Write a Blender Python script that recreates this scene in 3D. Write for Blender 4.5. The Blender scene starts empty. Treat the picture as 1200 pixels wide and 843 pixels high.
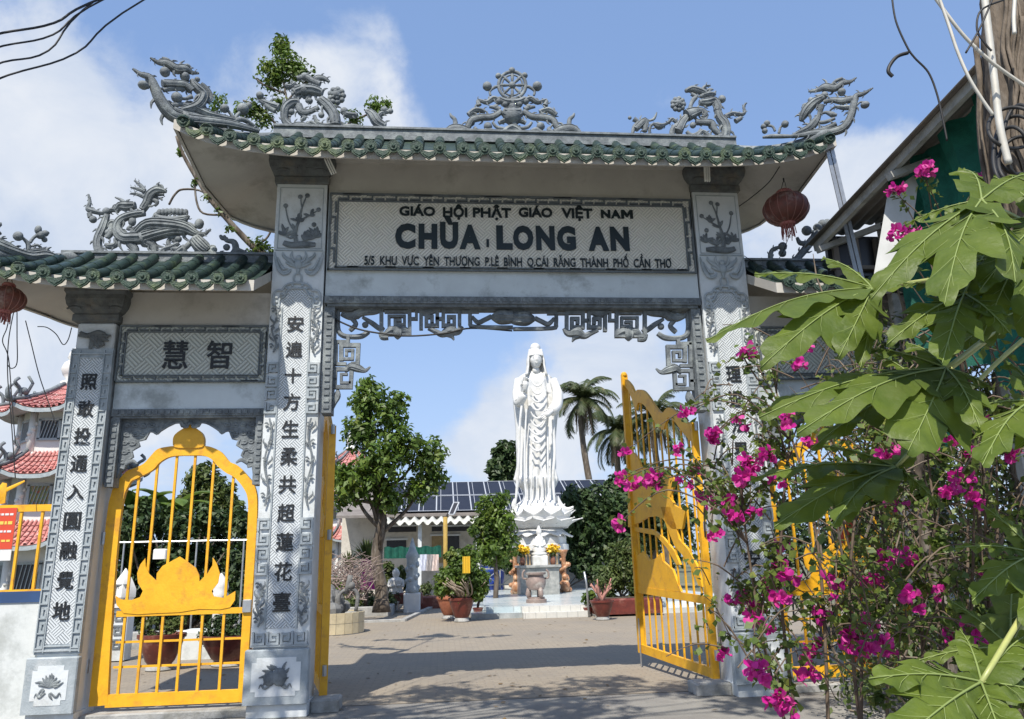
import bpy, bmesh, math, random
import numpy as np
from mathutils import Vector, Matrix
random.seed(7); RNG = np.random.default_rng(7)
PI = math.pi
scene = bpy.context.scene
# ------------------------------------------------------------------ camera
YAW, PITCH, ROLL, FPX, CAMD, CAMH = 0.096, 0.258, -0.026, 892.071, 9.26, 1.6
FW = Vector((math.sin(YAW)*math.cos(PITCH), math.cos(YAW)*math.cos(PITCH), math.sin(PITCH)))
_r = Vector((math.cos(YAW), -math.sin(YAW), 0)); _u = _r.cross(FW)
RT = math.cos(ROLL)*_r + math.sin(ROLL)*_u
UP = -math.sin(ROLL)*_r + math.cos(ROLL)*_u
CAM = Vector((0, -CAMD, CAMH))
cd = bpy.data.cameras.new('camera'); cam = bpy.data.objects.new('camera', cd)
scene.collection.objects.link(cam)
cam.matrix_world = Matrix(((RT.x, UP.x, -FW.x, CAM.x), (RT.y, UP.y, -FW.y, CAM.y), (RT.z, UP.z, -FW.z, CAM.z), (0, 0, 0, 1)))
cd.sensor_fit = 'HORIZONTAL'; cd.sensor_width = 36; cd.lens = FPX/1200*36; cd.clip_start = 0.05; cd.clip_end = 6000
scene.camera = cam
# ------------------------------------------------------------------ sky + sun
SUN_EL, SUN_AZ = math.radians(54), math.radians(-21)     # azimuth measured from straight behind the camera, + = to the right
sdir = Vector((math.sin(SUN_AZ)*math.cos(SUN_EL), -math.cos(SUN_AZ)*math.cos(SUN_EL), math.sin(SUN_EL)))
world = bpy.data.worlds.new('World'); scene.world = world; world.use_nodes = True
nt = world.node_tree; N = nt.nodes; L = nt.links; N.clear()
wo = N.new('ShaderNodeOutputWorld'); bg = N.new('ShaderNodeBackground')
sky = N.new('ShaderNodeTexSky'); sky.sky_type = 'NISHITA'; sky.sun_disc = False
sky.sun_elevation = SUN_EL; sky.sun_rotation = math.atan2(sdir.x, sdir.y)
sky.air_density = 1.0; sky.dust_density = 1.2; sky.ozone_density = 1.0; sky.altitude = 10
def wmath(op, a, b=None, c=None):
    n = N.new('ShaderNodeMath'); n.operation = op
    for i, v in enumerate((a, b, c)):
        if v is None: continue
        if isinstance(v, (int, float)): n.inputs[i].default_value = v
        else: L.new(v, n.inputs[i])
    return n.outputs[0]
tc = N.new('ShaderNodeTexCoord'); sx = N.new('ShaderNodeSeparateXYZ'); L.new(tc.outputs['Generated'], sx.inputs[0])
zc = wmath('ADD', wmath('MAXIMUM', sx.outputs[2], 0.0), 0.22)
cx = wmath('DIVIDE', sx.outputs[0], zc); cy = wmath('DIVIDE', sx.outputs[1], zc)
cmb = N.new('ShaderNodeCombineXYZ'); L.new(cx, cmb.inputs[0]); L.new(cy, cmb.inputs[1]); cmb.inputs[2].default_value = 3.1
def wnoise(vec, sc, det, dist=0.0, rough=0.6):
    n = N.new('ShaderNodeTexNoise'); n.inputs['Scale'].default_value = sc; n.inputs['Detail'].default_value = det
    n.inputs['Roughness'].default_value = rough; n.inputs['Distortion'].default_value = dist
    L.new(vec, n.inputs['Vector']); return n.outputs['Fac']
big = wnoise(cmb.outputs[0], 1.15, 9, 0.25, 0.62)
det = wnoise(tc.outputs['Generated'], 9.0, 8, 0.3, 0.6)
# cloud banks standing in given directions (unit vectors), each a soft cap of sky
def pdir(px, py):
    v = FW + RT*((px-600)/FPX) - UP*((py-421.5)/FPX); return v.normalized()
field = wmath('ADD', wmath('MULTIPLY', big, 0.62), wmath('MULTIPLY', det, 0.50))
def bank(px, py, rad, amt):
    global field
    d = pdir(px, py)
    vn = N.new('ShaderNodeVectorMath'); vn.operation = 'DOT_PRODUCT'; L.new(tc.outputs['Generated'], vn.inputs[0]); vn.inputs[1].default_value = d
    c0 = math.cos(rad/FPX)
    m = N.new('ShaderNodeMapRange'); m.interpolation_type = 'SMOOTHSTEP'; L.new(vn.outputs['Value'], m.inputs[0])
    m.inputs[1].default_value = c0; m.inputs[2].default_value = 1.0; m.inputs[3].default_value = 0.0; m.inputs[4].default_value = amt
    field = wmath('ADD', field, m.outputs[0])
for b in [(40, 190, 260, .22), (-40, 330, 260, .20), (230, 330, 150, .10), (60, 60, 110, -.05), (190, 60, 110, -.10), (430, 120, 110, .17), (330, 105, 80, .12), (600, 60, 150, -.20), (250, 20, 160, -.06), (900, 60, 190, -.22),
          (640, 5, 70, .10), (750, 8, 70, .08), (790, 115, 45, .13), (1000, 200, 110, .22), (950, 280, 150, .20), (1090, 110, 60, .05), (1050, 60, 100, -.18), (560, 480, 100, .14), (450, 490, 130, -.10), (500, 420, 110, -.10),
          (690, 410, 120, .20), (720, 520, 140, .14), (590, 540, 120, .12), (230, 470, 200, .14), (60, 430, 160, .12), (620, 250, 200, -.10)]:
    bank(*b)
mr = N.new('ShaderNodeMapRange'); mr.interpolation_type = 'SMOOTHSTEP'; L.new(field, mr.inputs[0])
mr.inputs[1].default_value = 0.575; mr.inputs[2].default_value = 0.80
rampc = N.new('ShaderNodeMapRange'); L.new(wnoise(tc.outputs['Generated'], 5.5, 7, 0.5, 0.6), rampc.inputs[0])
rampc.inputs[1].default_value = 0.3; rampc.inputs[2].default_value = 0.7; rampc.inputs[3].default_value = 0; rampc.inputs[4].default_value = 1
cc = N.new('ShaderNodeMixRGB'); L.new(rampc.outputs[0], cc.inputs[0]); cc.inputs[1].default_value = (4.4, 5.1, 6.3, 1); cc.inputs[2].default_value = (6.7, 6.9, 7.2, 1)
# thin humid veil whitening the lower sky
veil = N.new('ShaderNodeMapRange'); L.new(sx.outputs[2], veil.inputs[0]); veil.inputs[1].default_value = 0.0; veil.inputs[2].default_value = 0.75
veil.inputs[3].default_value = 0.45; veil.inputs[4].default_value = 0.40
vm = N.new('ShaderNodeMixRGB'); L.new(veil.outputs[0], vm.inputs[0]); L.new(sky.outputs[0], vm.inputs[1]); vm.inputs[2].default_value = (3.1, 5.0, 9.2, 1)
hz = N.new('ShaderNodeMapRange'); hz.interpolation_type = 'SMOOTHSTEP'; L.new(sx.outputs[2], hz.inputs[0]); hz.inputs[1].default_value = -0.02; hz.inputs[2].default_value = 0.50; hz.inputs[3].default_value = 0.55; hz.inputs[4].default_value = 0.0
vh = N.new('ShaderNodeMixRGB'); L.new(hz.outputs[0], vh.inputs[0]); L.new(vm.outputs[0], vh.inputs[1]); vh.inputs[2].default_value = (4.3, 5.5, 7.6, 1)
mx = N.new('ShaderNodeMixRGB'); L.new(wmath('MULTIPLY', mr.outputs[0], 0.93), mx.inputs[0]); L.new(vh.outputs[0], mx.inputs[1]); L.new(cc.outputs[0], mx.inputs[2])
L.new(mx.outputs[0], bg.inputs[0]); bg.inputs[1].default_value = 0.088; L.new(bg.outputs[0], wo.inputs[0])
sl = bpy.data.lights.new('sun', 'SUN'); sl.energy = 4.0; sl.angle = math.radians(0.5); sl.color = (1.0, 0.94, 0.85)
so = bpy.data.objects.new('sun', sl); scene.collection.objects.link(so); so.rotation_euler = sdir.to_track_quat('Z', 'Y').to_euler(); so.location = (0, -20, 30)
scene.view_settings.view_transform = 'Standard'; scene.view_settings.look = 'None'; scene.view_settings.exposure = 0.6; scene.view_settings.gamma = 1.0
# ------------------------------------------------------------------ pixel helpers: a point of the photograph at a given real plane
def W(px, py, Y=0.0):
    D = FW + RT*((px-600)/FPX) - UP*((py-421.5)/FPX); return CAM + D*((Y-CAM.y)/D.y)
def G(px, py, z=0.0):
    D = FW + RT*((px-600)/FPX) - UP*((py-421.5)/FPX); return CAM + D*((z-CAM.z)/D.z)
def WP(px, py, p, n):
    D = FW + RT*((px-600)/FPX) - UP*((py-421.5)/FPX); return CAM + D*((p-CAM).dot(n)/D.dot(n))
# ------------------------------------------------------------------ materials
MATS = {}
def mat(name, c1, c2=None, sc=4.0, rough=0.8, bump=0.0, bsc=40.0, det=6.0, metal=0.0, lo=.35, hi=.65, coord='Object', c3=None, c3sc=1.2, trans=0.0, spec=None, stretch=None):
    if name in MATS: return MATS[name]
    m = bpy.data.materials.new(name); m.use_nodes = True; nt = m.node_tree; b = nt.nodes['Principled BSDF']
    b.inputs['Roughness'].default_value = rough; b.inputs['Metallic'].default_value = metal
    if spec is not None: b.inputs['Specular IOR Level'].default_value = spec
    tcn = nt.nodes.new('ShaderNodeTexCoord'); vec = tcn.outputs[coord]
    if stretch:
        mp = nt.nodes.new('ShaderNodeMapping'); mp.inputs['Scale'].default_value = stretch; nt.links.new(vec, mp.inputs['Vector']); vec = mp.outputs[0]
    if c2 is None: b.inputs['Base Color'].default_value = (*c1, 1)
    else:
        n = nt.nodes.new('ShaderNodeTexNoise'); n.inputs['Scale'].default_value = sc; n.inputs['Detail'].default_value = det; n.inputs['Roughness'].default_value = 0.65; nt.links.new(vec, n.inputs['Vector'])
        mr = nt.nodes.new('ShaderNodeMapRange'); mr.inputs[1].default_value = lo; mr.inputs[2].default_value = hi; nt.links.new(n.outputs['Fac'], mr.inputs[0])
        mx = nt.nodes.new('ShaderNodeMixRGB'); mx.inputs[1].default_value = (*c1, 1); mx.inputs[2].default_value = (*c2, 1); nt.links.new(mr.outputs[0], mx.inputs[0])
        out = mx.outputs[0]
        if c3 is not None:
            n3 = nt.nodes.new('ShaderNodeTexNoise'); n3.inputs['Scale'].default_value = c3sc; n3.inputs['Detail'].default_value = 8; n3.inputs['Roughness'].default_value = .7; nt.links.new(vec, n3.inputs['Vector'])
            m3 = nt.nodes.new('ShaderNodeMapRange'); m3.inputs[1].default_value = .52; m3.inputs[2].default_value = .66; nt.links.new(n3.outputs['Fac'], m3.inputs[0])
            x3 = nt.nodes.new('ShaderNodeMixRGB'); nt.links.new(m3.outputs[0], x3.inputs[0]); nt.links.new(out, x3.inputs[1]); x3.inputs[2].default_value = (*c3, 1); out = x3.outputs[0]
        nt.links.new(out, b.inputs['Base Color'])
    if bump:
        n2 = nt.nodes.new('ShaderNodeTexNoise'); n2.inputs['Scale'].default_value = bsc; n2.inputs['Detail'].default_value = 5; nt.links.new(vec, n2.inputs['Vector'])
        bn = nt.nodes.new('ShaderNodeBump'); bn.inputs['Strength'].default_value = bump; bn.inputs['Distance'].default_value = .02
        nt.links.new(n2.outputs['Fac'], bn.inputs['Height']); nt.links.new(bn.outputs[0], b.inputs['Normal'])
    if trans:
        tr = nt.nodes.new('ShaderNodeBsdfTranslucent'); ms = nt.nodes.new('ShaderNodeMixShader'); ms.inputs[0].default_value = trans
        src = b.inputs['Base Color'].links[0].from_socket if b.inputs['Base Color'].is_linked else None
        if src: nt.links.new(src, tr.inputs[0])
        else: tr.inputs[0].default_value = (*c1, 1)
        o = nt.nodes['Material Output']; nt.links.new(b.outputs[0], ms.inputs[1]); nt.links.new(tr.outputs[0], ms.inputs[2]); nt.links.new(ms.outputs[0], o.inputs[0])
    MATS[name] = m; return m
def hatch_mat(name, base, groove, period=0.20, n=4.0):
    """basket-weave carving: blocks turned 45 degrees, each with parallel grooves"""
    m = bpy.data.materials.new(name); m.use_nodes = True; nt = m.node_tree; b = nt.nodes['Principled BSDF']; b.inputs['Roughness'].default_value = .8
    def mm(op, a, c=None):
        q = nt.nodes.new('ShaderNodeMath'); q.operation = op
        for i, v in enumerate((a, c)):
            if v is None: continue
            if isinstance(v, (int, float)): q.inputs[i].default_value = v
            else: nt.links.new(v, q.inputs[i])
        return q.outputs[0]
    tcn = nt.nodes.new('ShaderNodeTexCoord'); s = nt.nodes.new('ShaderNodeSeparateXYZ'); nt.links.new(tcn.outputs['Object'], s.inputs[0])
    a = mm('DIVIDE', mm('ADD', s.outputs[0], s.outputs[2]), period); c = mm('DIVIDE', mm('SUBTRACT', s.outputs[0], s.outputs[2]), period)
    par = mm('FLOORED_MODULO', mm('ADD', mm('FLOOR', a), mm('FLOOR', mm('MULTIPLY', c, 1.0))), 2.0)
    fa = mm('FRACT', mm('MULTIPLY', a, n)); fc = mm('FRACT', mm('MULTIPLY', c, n))
    sel = nt.nodes.new('ShaderNodeMixRGB'); nt.links.new(par, sel.inputs[0]); nt.links.new(fa, sel.inputs[1]); nt.links.new(fc, sel.inputs[2])
    g = mm('ABSOLUTE', mm('SUBTRACT', sel.outputs[0], 0.5)); mr = nt.nodes.new('ShaderNodeMapRange'); nt.links.new(g, mr.inputs[0]); mr.inputs[1].default_value = .26; mr.inputs[2].default_value = .42
    nz = nt.nodes.new('ShaderNodeTexNoise'); nz.inputs['Scale'].default_value = 2.5; nz.inputs['Detail'].default_value = 8; nt.links.new(tcn.outputs['Object'], nz.inputs['Vector'])
    fade = nt.nodes.new('ShaderNodeMapRange'); nt.links.new(nz.outputs['Fac'], fade.inputs[0]); fade.inputs[1].default_value = .3; fade.inputs[2].default_value = .7; fade.inputs[3].default_value = .55; fade.inputs[4].default_value = 1.0
    mx = nt.nodes.new('ShaderNodeMixRGB'); nt.links.new(mm('MULTIPLY', mr.outputs[0], fade.outputs[0]), mx.inputs[0]); mx.inputs[1].default_value = (*base, 1); mx.inputs[2].default_value = (*groove, 1)
    nt.links.new(mx.outputs[0], b.inputs['Base Color'])
    bn = nt.nodes.new('ShaderNodeBump'); bn.invert = True; bn.inputs['Strength'].default_value = .9; bn.inputs['Distance'].default_value = .012; nt.links.new(mr.outputs[0], bn.inputs['Height']); nt.links.new(bn.outputs[0], b.inputs['Normal'])
    return m
M = dict(
 white=mat('painted plaster', (.68,.71,.72), (.57,.61,.62), 2.5, .75, .15, 30, c3=(.42,.43,.41), c3sc=1.1),
 beam=mat('pale blue paint', (.60,.66,.68), (.52,.57,.59), 2.0, .6, .08, 25, c3=(.31,.34,.34), c3sc=1.3),
 soffit=mat('soffit plaster', (.56,.54,.49), (.47,.45,.41), 1.2, .9, .1, 20, c3=(.38,.36,.32), c3sc=1.5),
 stone=mat('grey carved stone', (.20,.225,.24), (.095,.11,.12), 9, .75, .35, 60, c3=(.27,.30,.30), c3sc=4),
 stonelt=mat('grey painted stone', (.38,.425,.45), (.28,.32,.34), 7, .75, .25, 60, c3=(.46,.49,.50), c3sc=5),
 key=mat('dark key stone', (.15,.175,.185), (.10,.115,.125), 10, .8, .2, 60),
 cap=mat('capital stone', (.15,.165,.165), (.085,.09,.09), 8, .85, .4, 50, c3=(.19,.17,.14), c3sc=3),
 tile=mat('green glazed tile', (.024,.048,.040), (.012,.027,.026), 12, .42, .3, 50, c3=(.06,.09,.05), c3sc=5),
 tileend=mat('mossy tile face', (.035,.075,.05), (.015,.035,.028), 22, .6, .7, 70, c3=(.11,.15,.065), c3sc=2.6),
 black=mat('black letter paint', (.012,.014,.016), None, rough=.5),
 letter=mat('dark green letter paint', (.004,.012,.012), None, rough=.4),
 yellow=mat('yellow gate paint', (.84,.45,.020), (.74,.37,.014), 5.0, .45, .12, 40, c3=(.62,.30,.03), c3sc=6),
 concrete=mat('weathered concrete', (.40,.40,.38), (.28,.28,.27), 6, .9, .4, 40, c3=(.2,.2,.18), c3sc=2),
 marble=mat('white statue paint', (.70,.70,.68), (.61,.61,.59), 3, .5, .12, 20, c3=(.52,.51,.47), c3sc=1.6),
 steel=mat('galvanised steel', (.50,.52,.53), (.36,.37,.38), 5, .4, metal=.7),
 wire=mat('black cable', (.02,.02,.02), None, rough=.6),
)
M['hatch'] = hatch_mat('carved basket weave', (.62,.66,.68), (.34,.38,.40), 0.15, 4)
M['hatchsign'] = hatch_mat('carved sign ground', (.80,.775,.69), (.56,.54,.48), 0.20, 4)
M['hatchside'] = hatch_mat('carved side panel ground', (.52,.54,.49), (.30,.315,.285), 0.24, 4)
# ------------------------------------------------------------------ objects
COL = scene.collection
def tag(o, label=None, cat=None, group=None, kind=None):
    if label: o['label'] = label
    if cat: o['category'] = cat
    if group: o['group'] = group
    if kind: o['kind'] = kind
    return o
def empty(name, loc, label, cat, group=None):
    o = bpy.data.objects.new(name, None); COL.objects.link(o); o.location = loc; o.empty_display_size = .2
    return tag(o, label, cat, group)
def attach(o, parent):
    if parent is not None:
        o.parent = parent
        if parent.type == 'EMPTY': o.matrix_parent_inverse = Matrix.Translation(-Vector(parent.location))
        elif parent.parent is None: o.matrix_parent_inverse = Matrix.Translation(-Vector(parent.location))
    return o
def kids(o): return [c for c in list(o.children)]
def copy_tree(o, parent=None):
    c = o.copy(); COL.objects.link(c)
    if parent is not None: c.parent = parent; c.matrix_parent_inverse = o.matrix_parent_inverse.copy()
    for ch in kids(o): copy_tree(ch, c)
    return c
class MB:
    def __init__(s): s.v = []; s.f = []
    def add(s, vs, fs):
        b = len(s.v); s.v += [tuple(p) for p in vs]; s.f += [tuple(b+i for i in f) for f in fs]; return s
    def box(s, x0, x1, y0, y1, z0, z1):
        return s.add([(x0,y0,z0),(x1,y0,z0),(x1,y1,z0),(x0,y1,z0),(x0,y0,z1),(x1,y0,z1),(x1,y1,z1),(x0,y1,z1)],
                     [(0,3,2,1),(4,5,6,7),(0,1,5,4),(1,2,6,5),(2,3,7,6),(3,0,4,7)])
    def bevbox(s, x0, x1, y0, y1, z0, z1, b=.01):
        """box with chamfered vertical and top edges"""
        def ring(i, z): return [(x0+i+b,y0+i,z),(x1-i-b,y0+i,z),(x1-i,y0+i+b,z),(x1-i,y1-i-b,z),(x1-i-b,y1-i,z),(x0+i+b,y1-i,z),(x0+i,y1-i-b,z),(x0+i,y0+i+b,z)]
        v = ring(0,z0)+ring(0,z1-b)+ring(b,z1); f = [tuple(range(7,-1,-1)), tuple(range(16,24))]
        for k in range(2):
            for i in range(8): j = (i+1)%8; f.append((k*8+i,k*8+j,k*8+8+j,k*8+8+i))
        return s.add(v, f)
    def bar(s, a, b, w, h=None, upv=(0,0,1)):
        a = Vector(a); b = Vector(b); h = h or w; t = (b-a).normalized(); u = Vector(upv)
        if abs(t.dot(u)) > .98: u = Vector((0,1,0))
        sd = t.cross(u).normalized()*w/2; u2 = sd.cross(t).normalized()*h/2
        v = [a-sd-u2,a+sd-u2,a+sd+u2,a-sd+u2,b-sd-u2,b+sd-u2,b+sd+u2,b-sd+u2]
        return s.add(v, [(0,1,2,3),(7,6,5,4),(0,4,5,1),(1,5,6,2),(2,6,7,3),(3,7,4,0)])
    def tube(s, pts, r, seg=8, caps=True):
        pts = [Vector(p) for p in pts]; n = len(pts); rr = r if isinstance(r, (list, tuple)) else [r]*n
        vs = []; fs = []; nrm = None
        for i, p in enumerate(pts):
            t = (pts[min(i+1,n-1)]-pts[max(i-1,0)]).normalized()
            if nrm is None: nrm = t.cross(Vector((0,0,1))); nrm = nrm if nrm.length > .05 else t.cross(Vector((0,1,0)))
            nrm = (nrm - t*nrm.dot(t)); nrm = nrm.normalized() if nrm.length > 1e-6 else t.orthogonal().normalized(); bn = t.cross(nrm)
            for k in range(seg): a = 2*PI*k/seg; vs.append(p+(nrm*math.cos(a)+bn*math.sin(a))*rr[i])
        for i in range(n-1):
            for k in range(seg): k2 = (k+1)%seg; fs.append((i*seg+k, i*seg+k2, (i+1)*seg+k2, (i+1)*seg+k))
        if caps: fs.append(tuple(range(seg-1,-1,-1))); fs.append(tuple((n-1)*seg+k for k in range(seg)))
        return s.add(vs, fs)
    def lathe(s, prof, c=(0,0,0), seg=24, lobes=0, amp=0, sx=1, sy=1):
        vs = []; fs = []; n = len(prof)
        for r, z in prof:
            for k in range(seg):
                a = 2*PI*k/seg; q = r*(1+amp*math.cos(lobes*a)) if lobes else r
                vs.append((c[0]+q*math.cos(a)*sx, c[1]+q*math.sin(a)*sy, c[2]+z))
        for i in range(n-1):
            for k in range(seg): k2 = (k+1)%seg; fs.append((i*seg+k, i*seg+k2, (i+1)*seg+k2, (i+1)*seg+k))
        fs.append(tuple(range(seg-1,-1,-1))); fs.append(tuple((n-1)*seg+k for k in range(seg)))
        return s.add(vs, fs)
    def ball(s, c, r, seg=10, rings=6, sc=(1,1,1)):
        c = Vector(c); vs = [c+Vector((0,0,r*sc[2]))]; fs = []
        for i in range(1, rings):
            t = PI*i/rings
            for k in range(seg): a = 2*PI*k/seg; vs.append(c+Vector((r*sc[0]*math.sin(t)*math.cos(a), r*sc[1]*math.sin(t)*math.sin(a), r*sc[2]*math.cos(t))))
        vs.append(c-Vector((0,0,r*sc[2])))
        for k in range(seg): fs.append((0,1+k,1+(k+1)%seg))
        for i in range(rings-2):
            for k in range(seg): k2 = (k+1)%seg; a = 1+i*seg; fs.append((a+k,a+seg+k,a+seg+k2,a+k2))
        a = 1+(rings-2)*seg; e = len(vs)-1
        for k in range(seg): fs.append((e,a+(k+1)%seg,a+k))
        return s.add(vs, fs)
    def prism(s, poly, y0, y1, fn=None):
        """polygon in x-z, extruded along y"""
        n = len(poly); vs = [(x,y0,z) for x,z in poly]+[(x,y1,z) for x,z in poly]
        if fn: vs = [fn(*p) for p in vs]
        fs = [tuple(range(n)), tuple(range(2*n-1,n-1,-1))]+[(i,n+i,n+(i+1)%n,(i+1)%n) for i in range(n)]
        return s.add(vs, fs)
    def keyline(s, pts, w, y0, y1, k=[0]):
        for (x0,z0),(x1,z1) in zip(pts, pts[1:]):
            k[0] = (k[0]+1)%3; e = .0012*k[0]
            s.box(min(x0,x1)-w/2, max(x0,x1)+w/2, y0-e, y1, min(z0,z1)-w/2, max(z0,z1)+w/2)
    def build(s, name, m, parent=None, smooth=False, label=None, cat=None, group=None, kind=None, fix=False, angle=None):
        me = bpy.data.meshes.new(name); vs = s.v; org = None
        if parent is None and vs:
            a = np.array(vs); org = Vector(((a[:,0].min()+a[:,0].max())/2, (a[:,1].min()+a[:,1].max())/2, a[:,2].min())); vs = (a-np.array(org)).tolist()
        me.from_pydata(vs, [], s.f); me.materials.append(m)
        if fix:
            bm = bmesh.new(); bm.from_mesh(me); bmesh.ops.recalc_face_normals(bm, faces=bm.faces); bm.to_mesh(me); bm.free()
        if smooth: me.polygons.foreach_set('use_smooth', [True]*len(me.polygons))
        if smooth and angle: me.set_sharp_from_angle(angle=math.radians(angle))
        me.update(); o = bpy.data.objects.new(name, me); COL.objects.link(o)
        if org is not None: o.location = org
        attach(o, parent); return tag(o, label, cat, group, kind)
def mesh_np(name, V, F, m, parent=None, smooth=False, **kw):
    """numpy mesh: V (n,3), F (k,c)"""
    V = np.asarray(V, dtype=np.float32); F = np.asarray(F, dtype=np.int32); me = bpy.data.meshes.new(name)
    org = None
    if parent is None: org = np.array([(V[:,0].min()+V[:,0].max())/2, (V[:,1].min()+V[:,1].max())/2, V[:,2].min()], dtype=np.float32); V = V-org
    me.vertices.add(len(V)); me.vertices.foreach_set('co', V.ravel()); c = F.shape[1]
    me.loops.add(F.size); me.loops.foreach_set('vertex_index', F.ravel()); me.polygons.add(len(F))
    me.polygons.foreach_set('loop_start', np.arange(0, F.size, c, dtype=np.int32)); me.materials.append(m)
    me.update(calc_edges=True)
    if smooth: me.polygons.foreach_set('use_smooth', [True]*len(F))
    o = bpy.data.objects.new(name, me); COL.objects.link(o)
    if org is not None: o.location = org.tolist()
    attach(o, parent); return tag(o, **kw)
def sm(pts, n=5, closed=False):
    """Catmull-Rom through tuples of any length"""
    P = [np.array(p, float) for p in pts]; out = []
    m = len(P)
    for i in range(m if closed else m-1):
        if closed: a, b, c, d = P[(i-1)%m], P[i], P[(i+1)%m], P[(i+2)%m]
        else: a, b, c, d = P[max(i-1,0)], P[i], P[i+1], P[min(i+2,m-1)]
        for k in range(n):
            t = k/n; out.append(.5*((2*b)+(c-a)*t+(2*a-5*b+4*c-d)*t*t+(3*b-a-3*c+d)*t**3))
    if not closed: out.append(P[-1])
    return out
class Carver:
    """carved strokes drawn on a vertical plane: mp maps 2-D design units to the plane, nrm points to the viewer"""
    def __init__(s, mp, nrm, flat=.8): s.mp = mp; s.n = Vector(nrm).normalized(); s.mb = MB(); s.flat = flat
    def scale(s, u, v): return (s.mp(u+1, v)-s.mp(u, v)).length
    def stroke(s, pts, seg=7, n=5, off=0.0, ridges=0, flat=None, rmul=1.0):
        """pts: (u, v, r)"""
        fl = flat or s.flat; S = sm(pts, n); P = [s.mp(p[0], p[1]) for p in S]; R = [max(p[2], 1e-4)*s.scale(p[0], p[1])*rmul for p in S]
        vs = []; fs = []; m = len(P); SD = []
        for i in range(m):
            t = P[min(i+1,m-1)]-P[max(i-1,0)]
            t = t.normalized() if t.length > 1e-7 else Vector((1,0,0)); sd = s.n.cross(t).normalized(); SD.append(sd)
            for k in range(seg):
                a = 2*PI*k/seg; vs.append(P[i]+s.n*off+sd*R[i]*math.cos(a)+s.n*R[i]*fl*math.sin(a))
        for i in range(m-1):
            for k in range(seg): k2 = (k+1)%seg; fs.append((i*seg+k,i*seg+k2,(i+1)*seg+k2,(i+1)*seg+k))
        fs.append(tuple(range(seg-1,-1,-1))); fs.append(tuple((m-1)*seg+k for k in range(seg)))
        s.mb.add(vs, fs)
        for j in range(ridges):
            q = (j-(ridges-1)/2)/max(1, ridges-1)*1.3 if ridges > 1 else 0
            hh = math.sqrt(max(0, 1-min(1, q*q)))
            path = [P[i]+s.n*(off+R[i]*fl*hh*.93)+SD[i]*R[i]*q for i in range(m)]
            if m > 2: s.mb.tube(path[1:-1], [max(.004, R[i]*.17) for i in range(1, m-1)], 4, False)
        return s
    def fringe(s, pts, step=1.5, length=2.0, seed=0):
        """small curled flame tongues along both sides of a stroke"""
        S = sm(pts, 8); rs = random.Random(seed); acc = 0; k = 0
        for i in range(1, len(S)-1):
            a, b = S[i-1], S[i+1]; du, dv = b[0]-a[0], b[1]-a[1]; L_ = math.hypot(du, dv) or 1; acc += L_/2; r = S[i][2]
            if acc < r*step: continue
            acc = 0; k += 1; sg = 1 if k % 2 else -1; nu, nv = -dv/L_*sg, du/L_*sg; tu, tv = du/L_, dv/L_; c, q = S[i][0]+nu*r*.7, S[i][1]+nv*r*.7; l = r*length*rs.uniform(.6, 1.1)
            s.stroke([(c, q, r*.42), (c+nu*l*.5+tu*l*.2, q+nv*l*.5+tv*l*.2, r*.34), (c+nu*l*.75+tu*l*.7, q+nv*l*.75+tv*l*.7, r*.12)], seg=5, n=2, off=rs.uniform(-.02,.03))
        return s
    def ball(s, u, v, r, sc=1.0, off=0.0, seg=9, rings=6, rz=None):
        p = s.mp(u, v)+s.n*off; q = r*s.scale(u, v); s.mb.ball(p, q, seg, rings, (1, s.flat*sc, (rz or 1))); return s
    def curl(s, u, v, r0, r1, turns, a0, w0, w1, ridges=0, cw=1):
        k = max(8, int(abs(turns)*10)); pts = []
        for i in range(k+1):
            t = i/k; a = a0+cw*turns*2*PI*t; q = r0+(r1-r0)*t; pts.append((u+q*math.cos(a), v+q*math.sin(a), w0+(w1-w0)*t))
        return s.stroke(pts, n=1, ridges=ridges)
    def build(s, name, m, parent, **kw): return s.mb.build(name, m, parent, smooth=True, angle=50, **kw)
def text(body, x, z, y, h, m, parent, w=None, name='lettering', ext=.006, bold=0.0, rot=0.0, center=True, kind=None):
    cu = bpy.data.curves.new('t', 'FONT'); cu.body = body; cu.size = 1; cu.extrude = .02; cu.offset = bold; cu.resolution_u = 3
    t = bpy.data.objects.new('t', cu); COL.objects.link(t); dg = bpy.context.evaluated_depsgraph_get(); me = bpy.data.meshes.new_from_object(t.evaluated_get(dg))
    bpy.data.objects.remove(t); bpy.data.curves.remove(cu); me.name = name
    n = len(me.vertices); co = np.zeros(n*3, np.float32); me.vertices.foreach_get('co', co); co = co.reshape(-1, 3)
    if n == 0: return None
    x0, x1, y0, y1 = co[:,0].min(), co[:,0].max(), co[:,1].min(), co[:,1].max()
    sy = h/(y1-y0) if h else None; sxx = (w/(x1-x0)) if w else sy
    X = (co[:,0]-(x0+x1)/2)*sxx; Z = (co[:,1]-(y0+y1)/2)*sy; T = co[:,2]/.02*ext
    out = np.stack([x+X, y-T, z+Z], 1).astype(np.float32); me.vertices.foreach_set('co', out.ravel()); me.materials.clear(); me.materials.append(m); me.update()
    o = bpy.data.objects.new(name, me); COL.objects.link(o); attach(o, parent)
    if kind: o['kind'] = kind
    return o
def mat4(*a): return Matrix(a)
# ================================================================== THE TEMPLE GATE
gate = empty('temple_gate', (1.0, .3, 0), 'white and grey carved temple gateway with green tiled roofs and lettered sign over the middle', 'gateway')
NV = (0, -1, 0)
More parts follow.
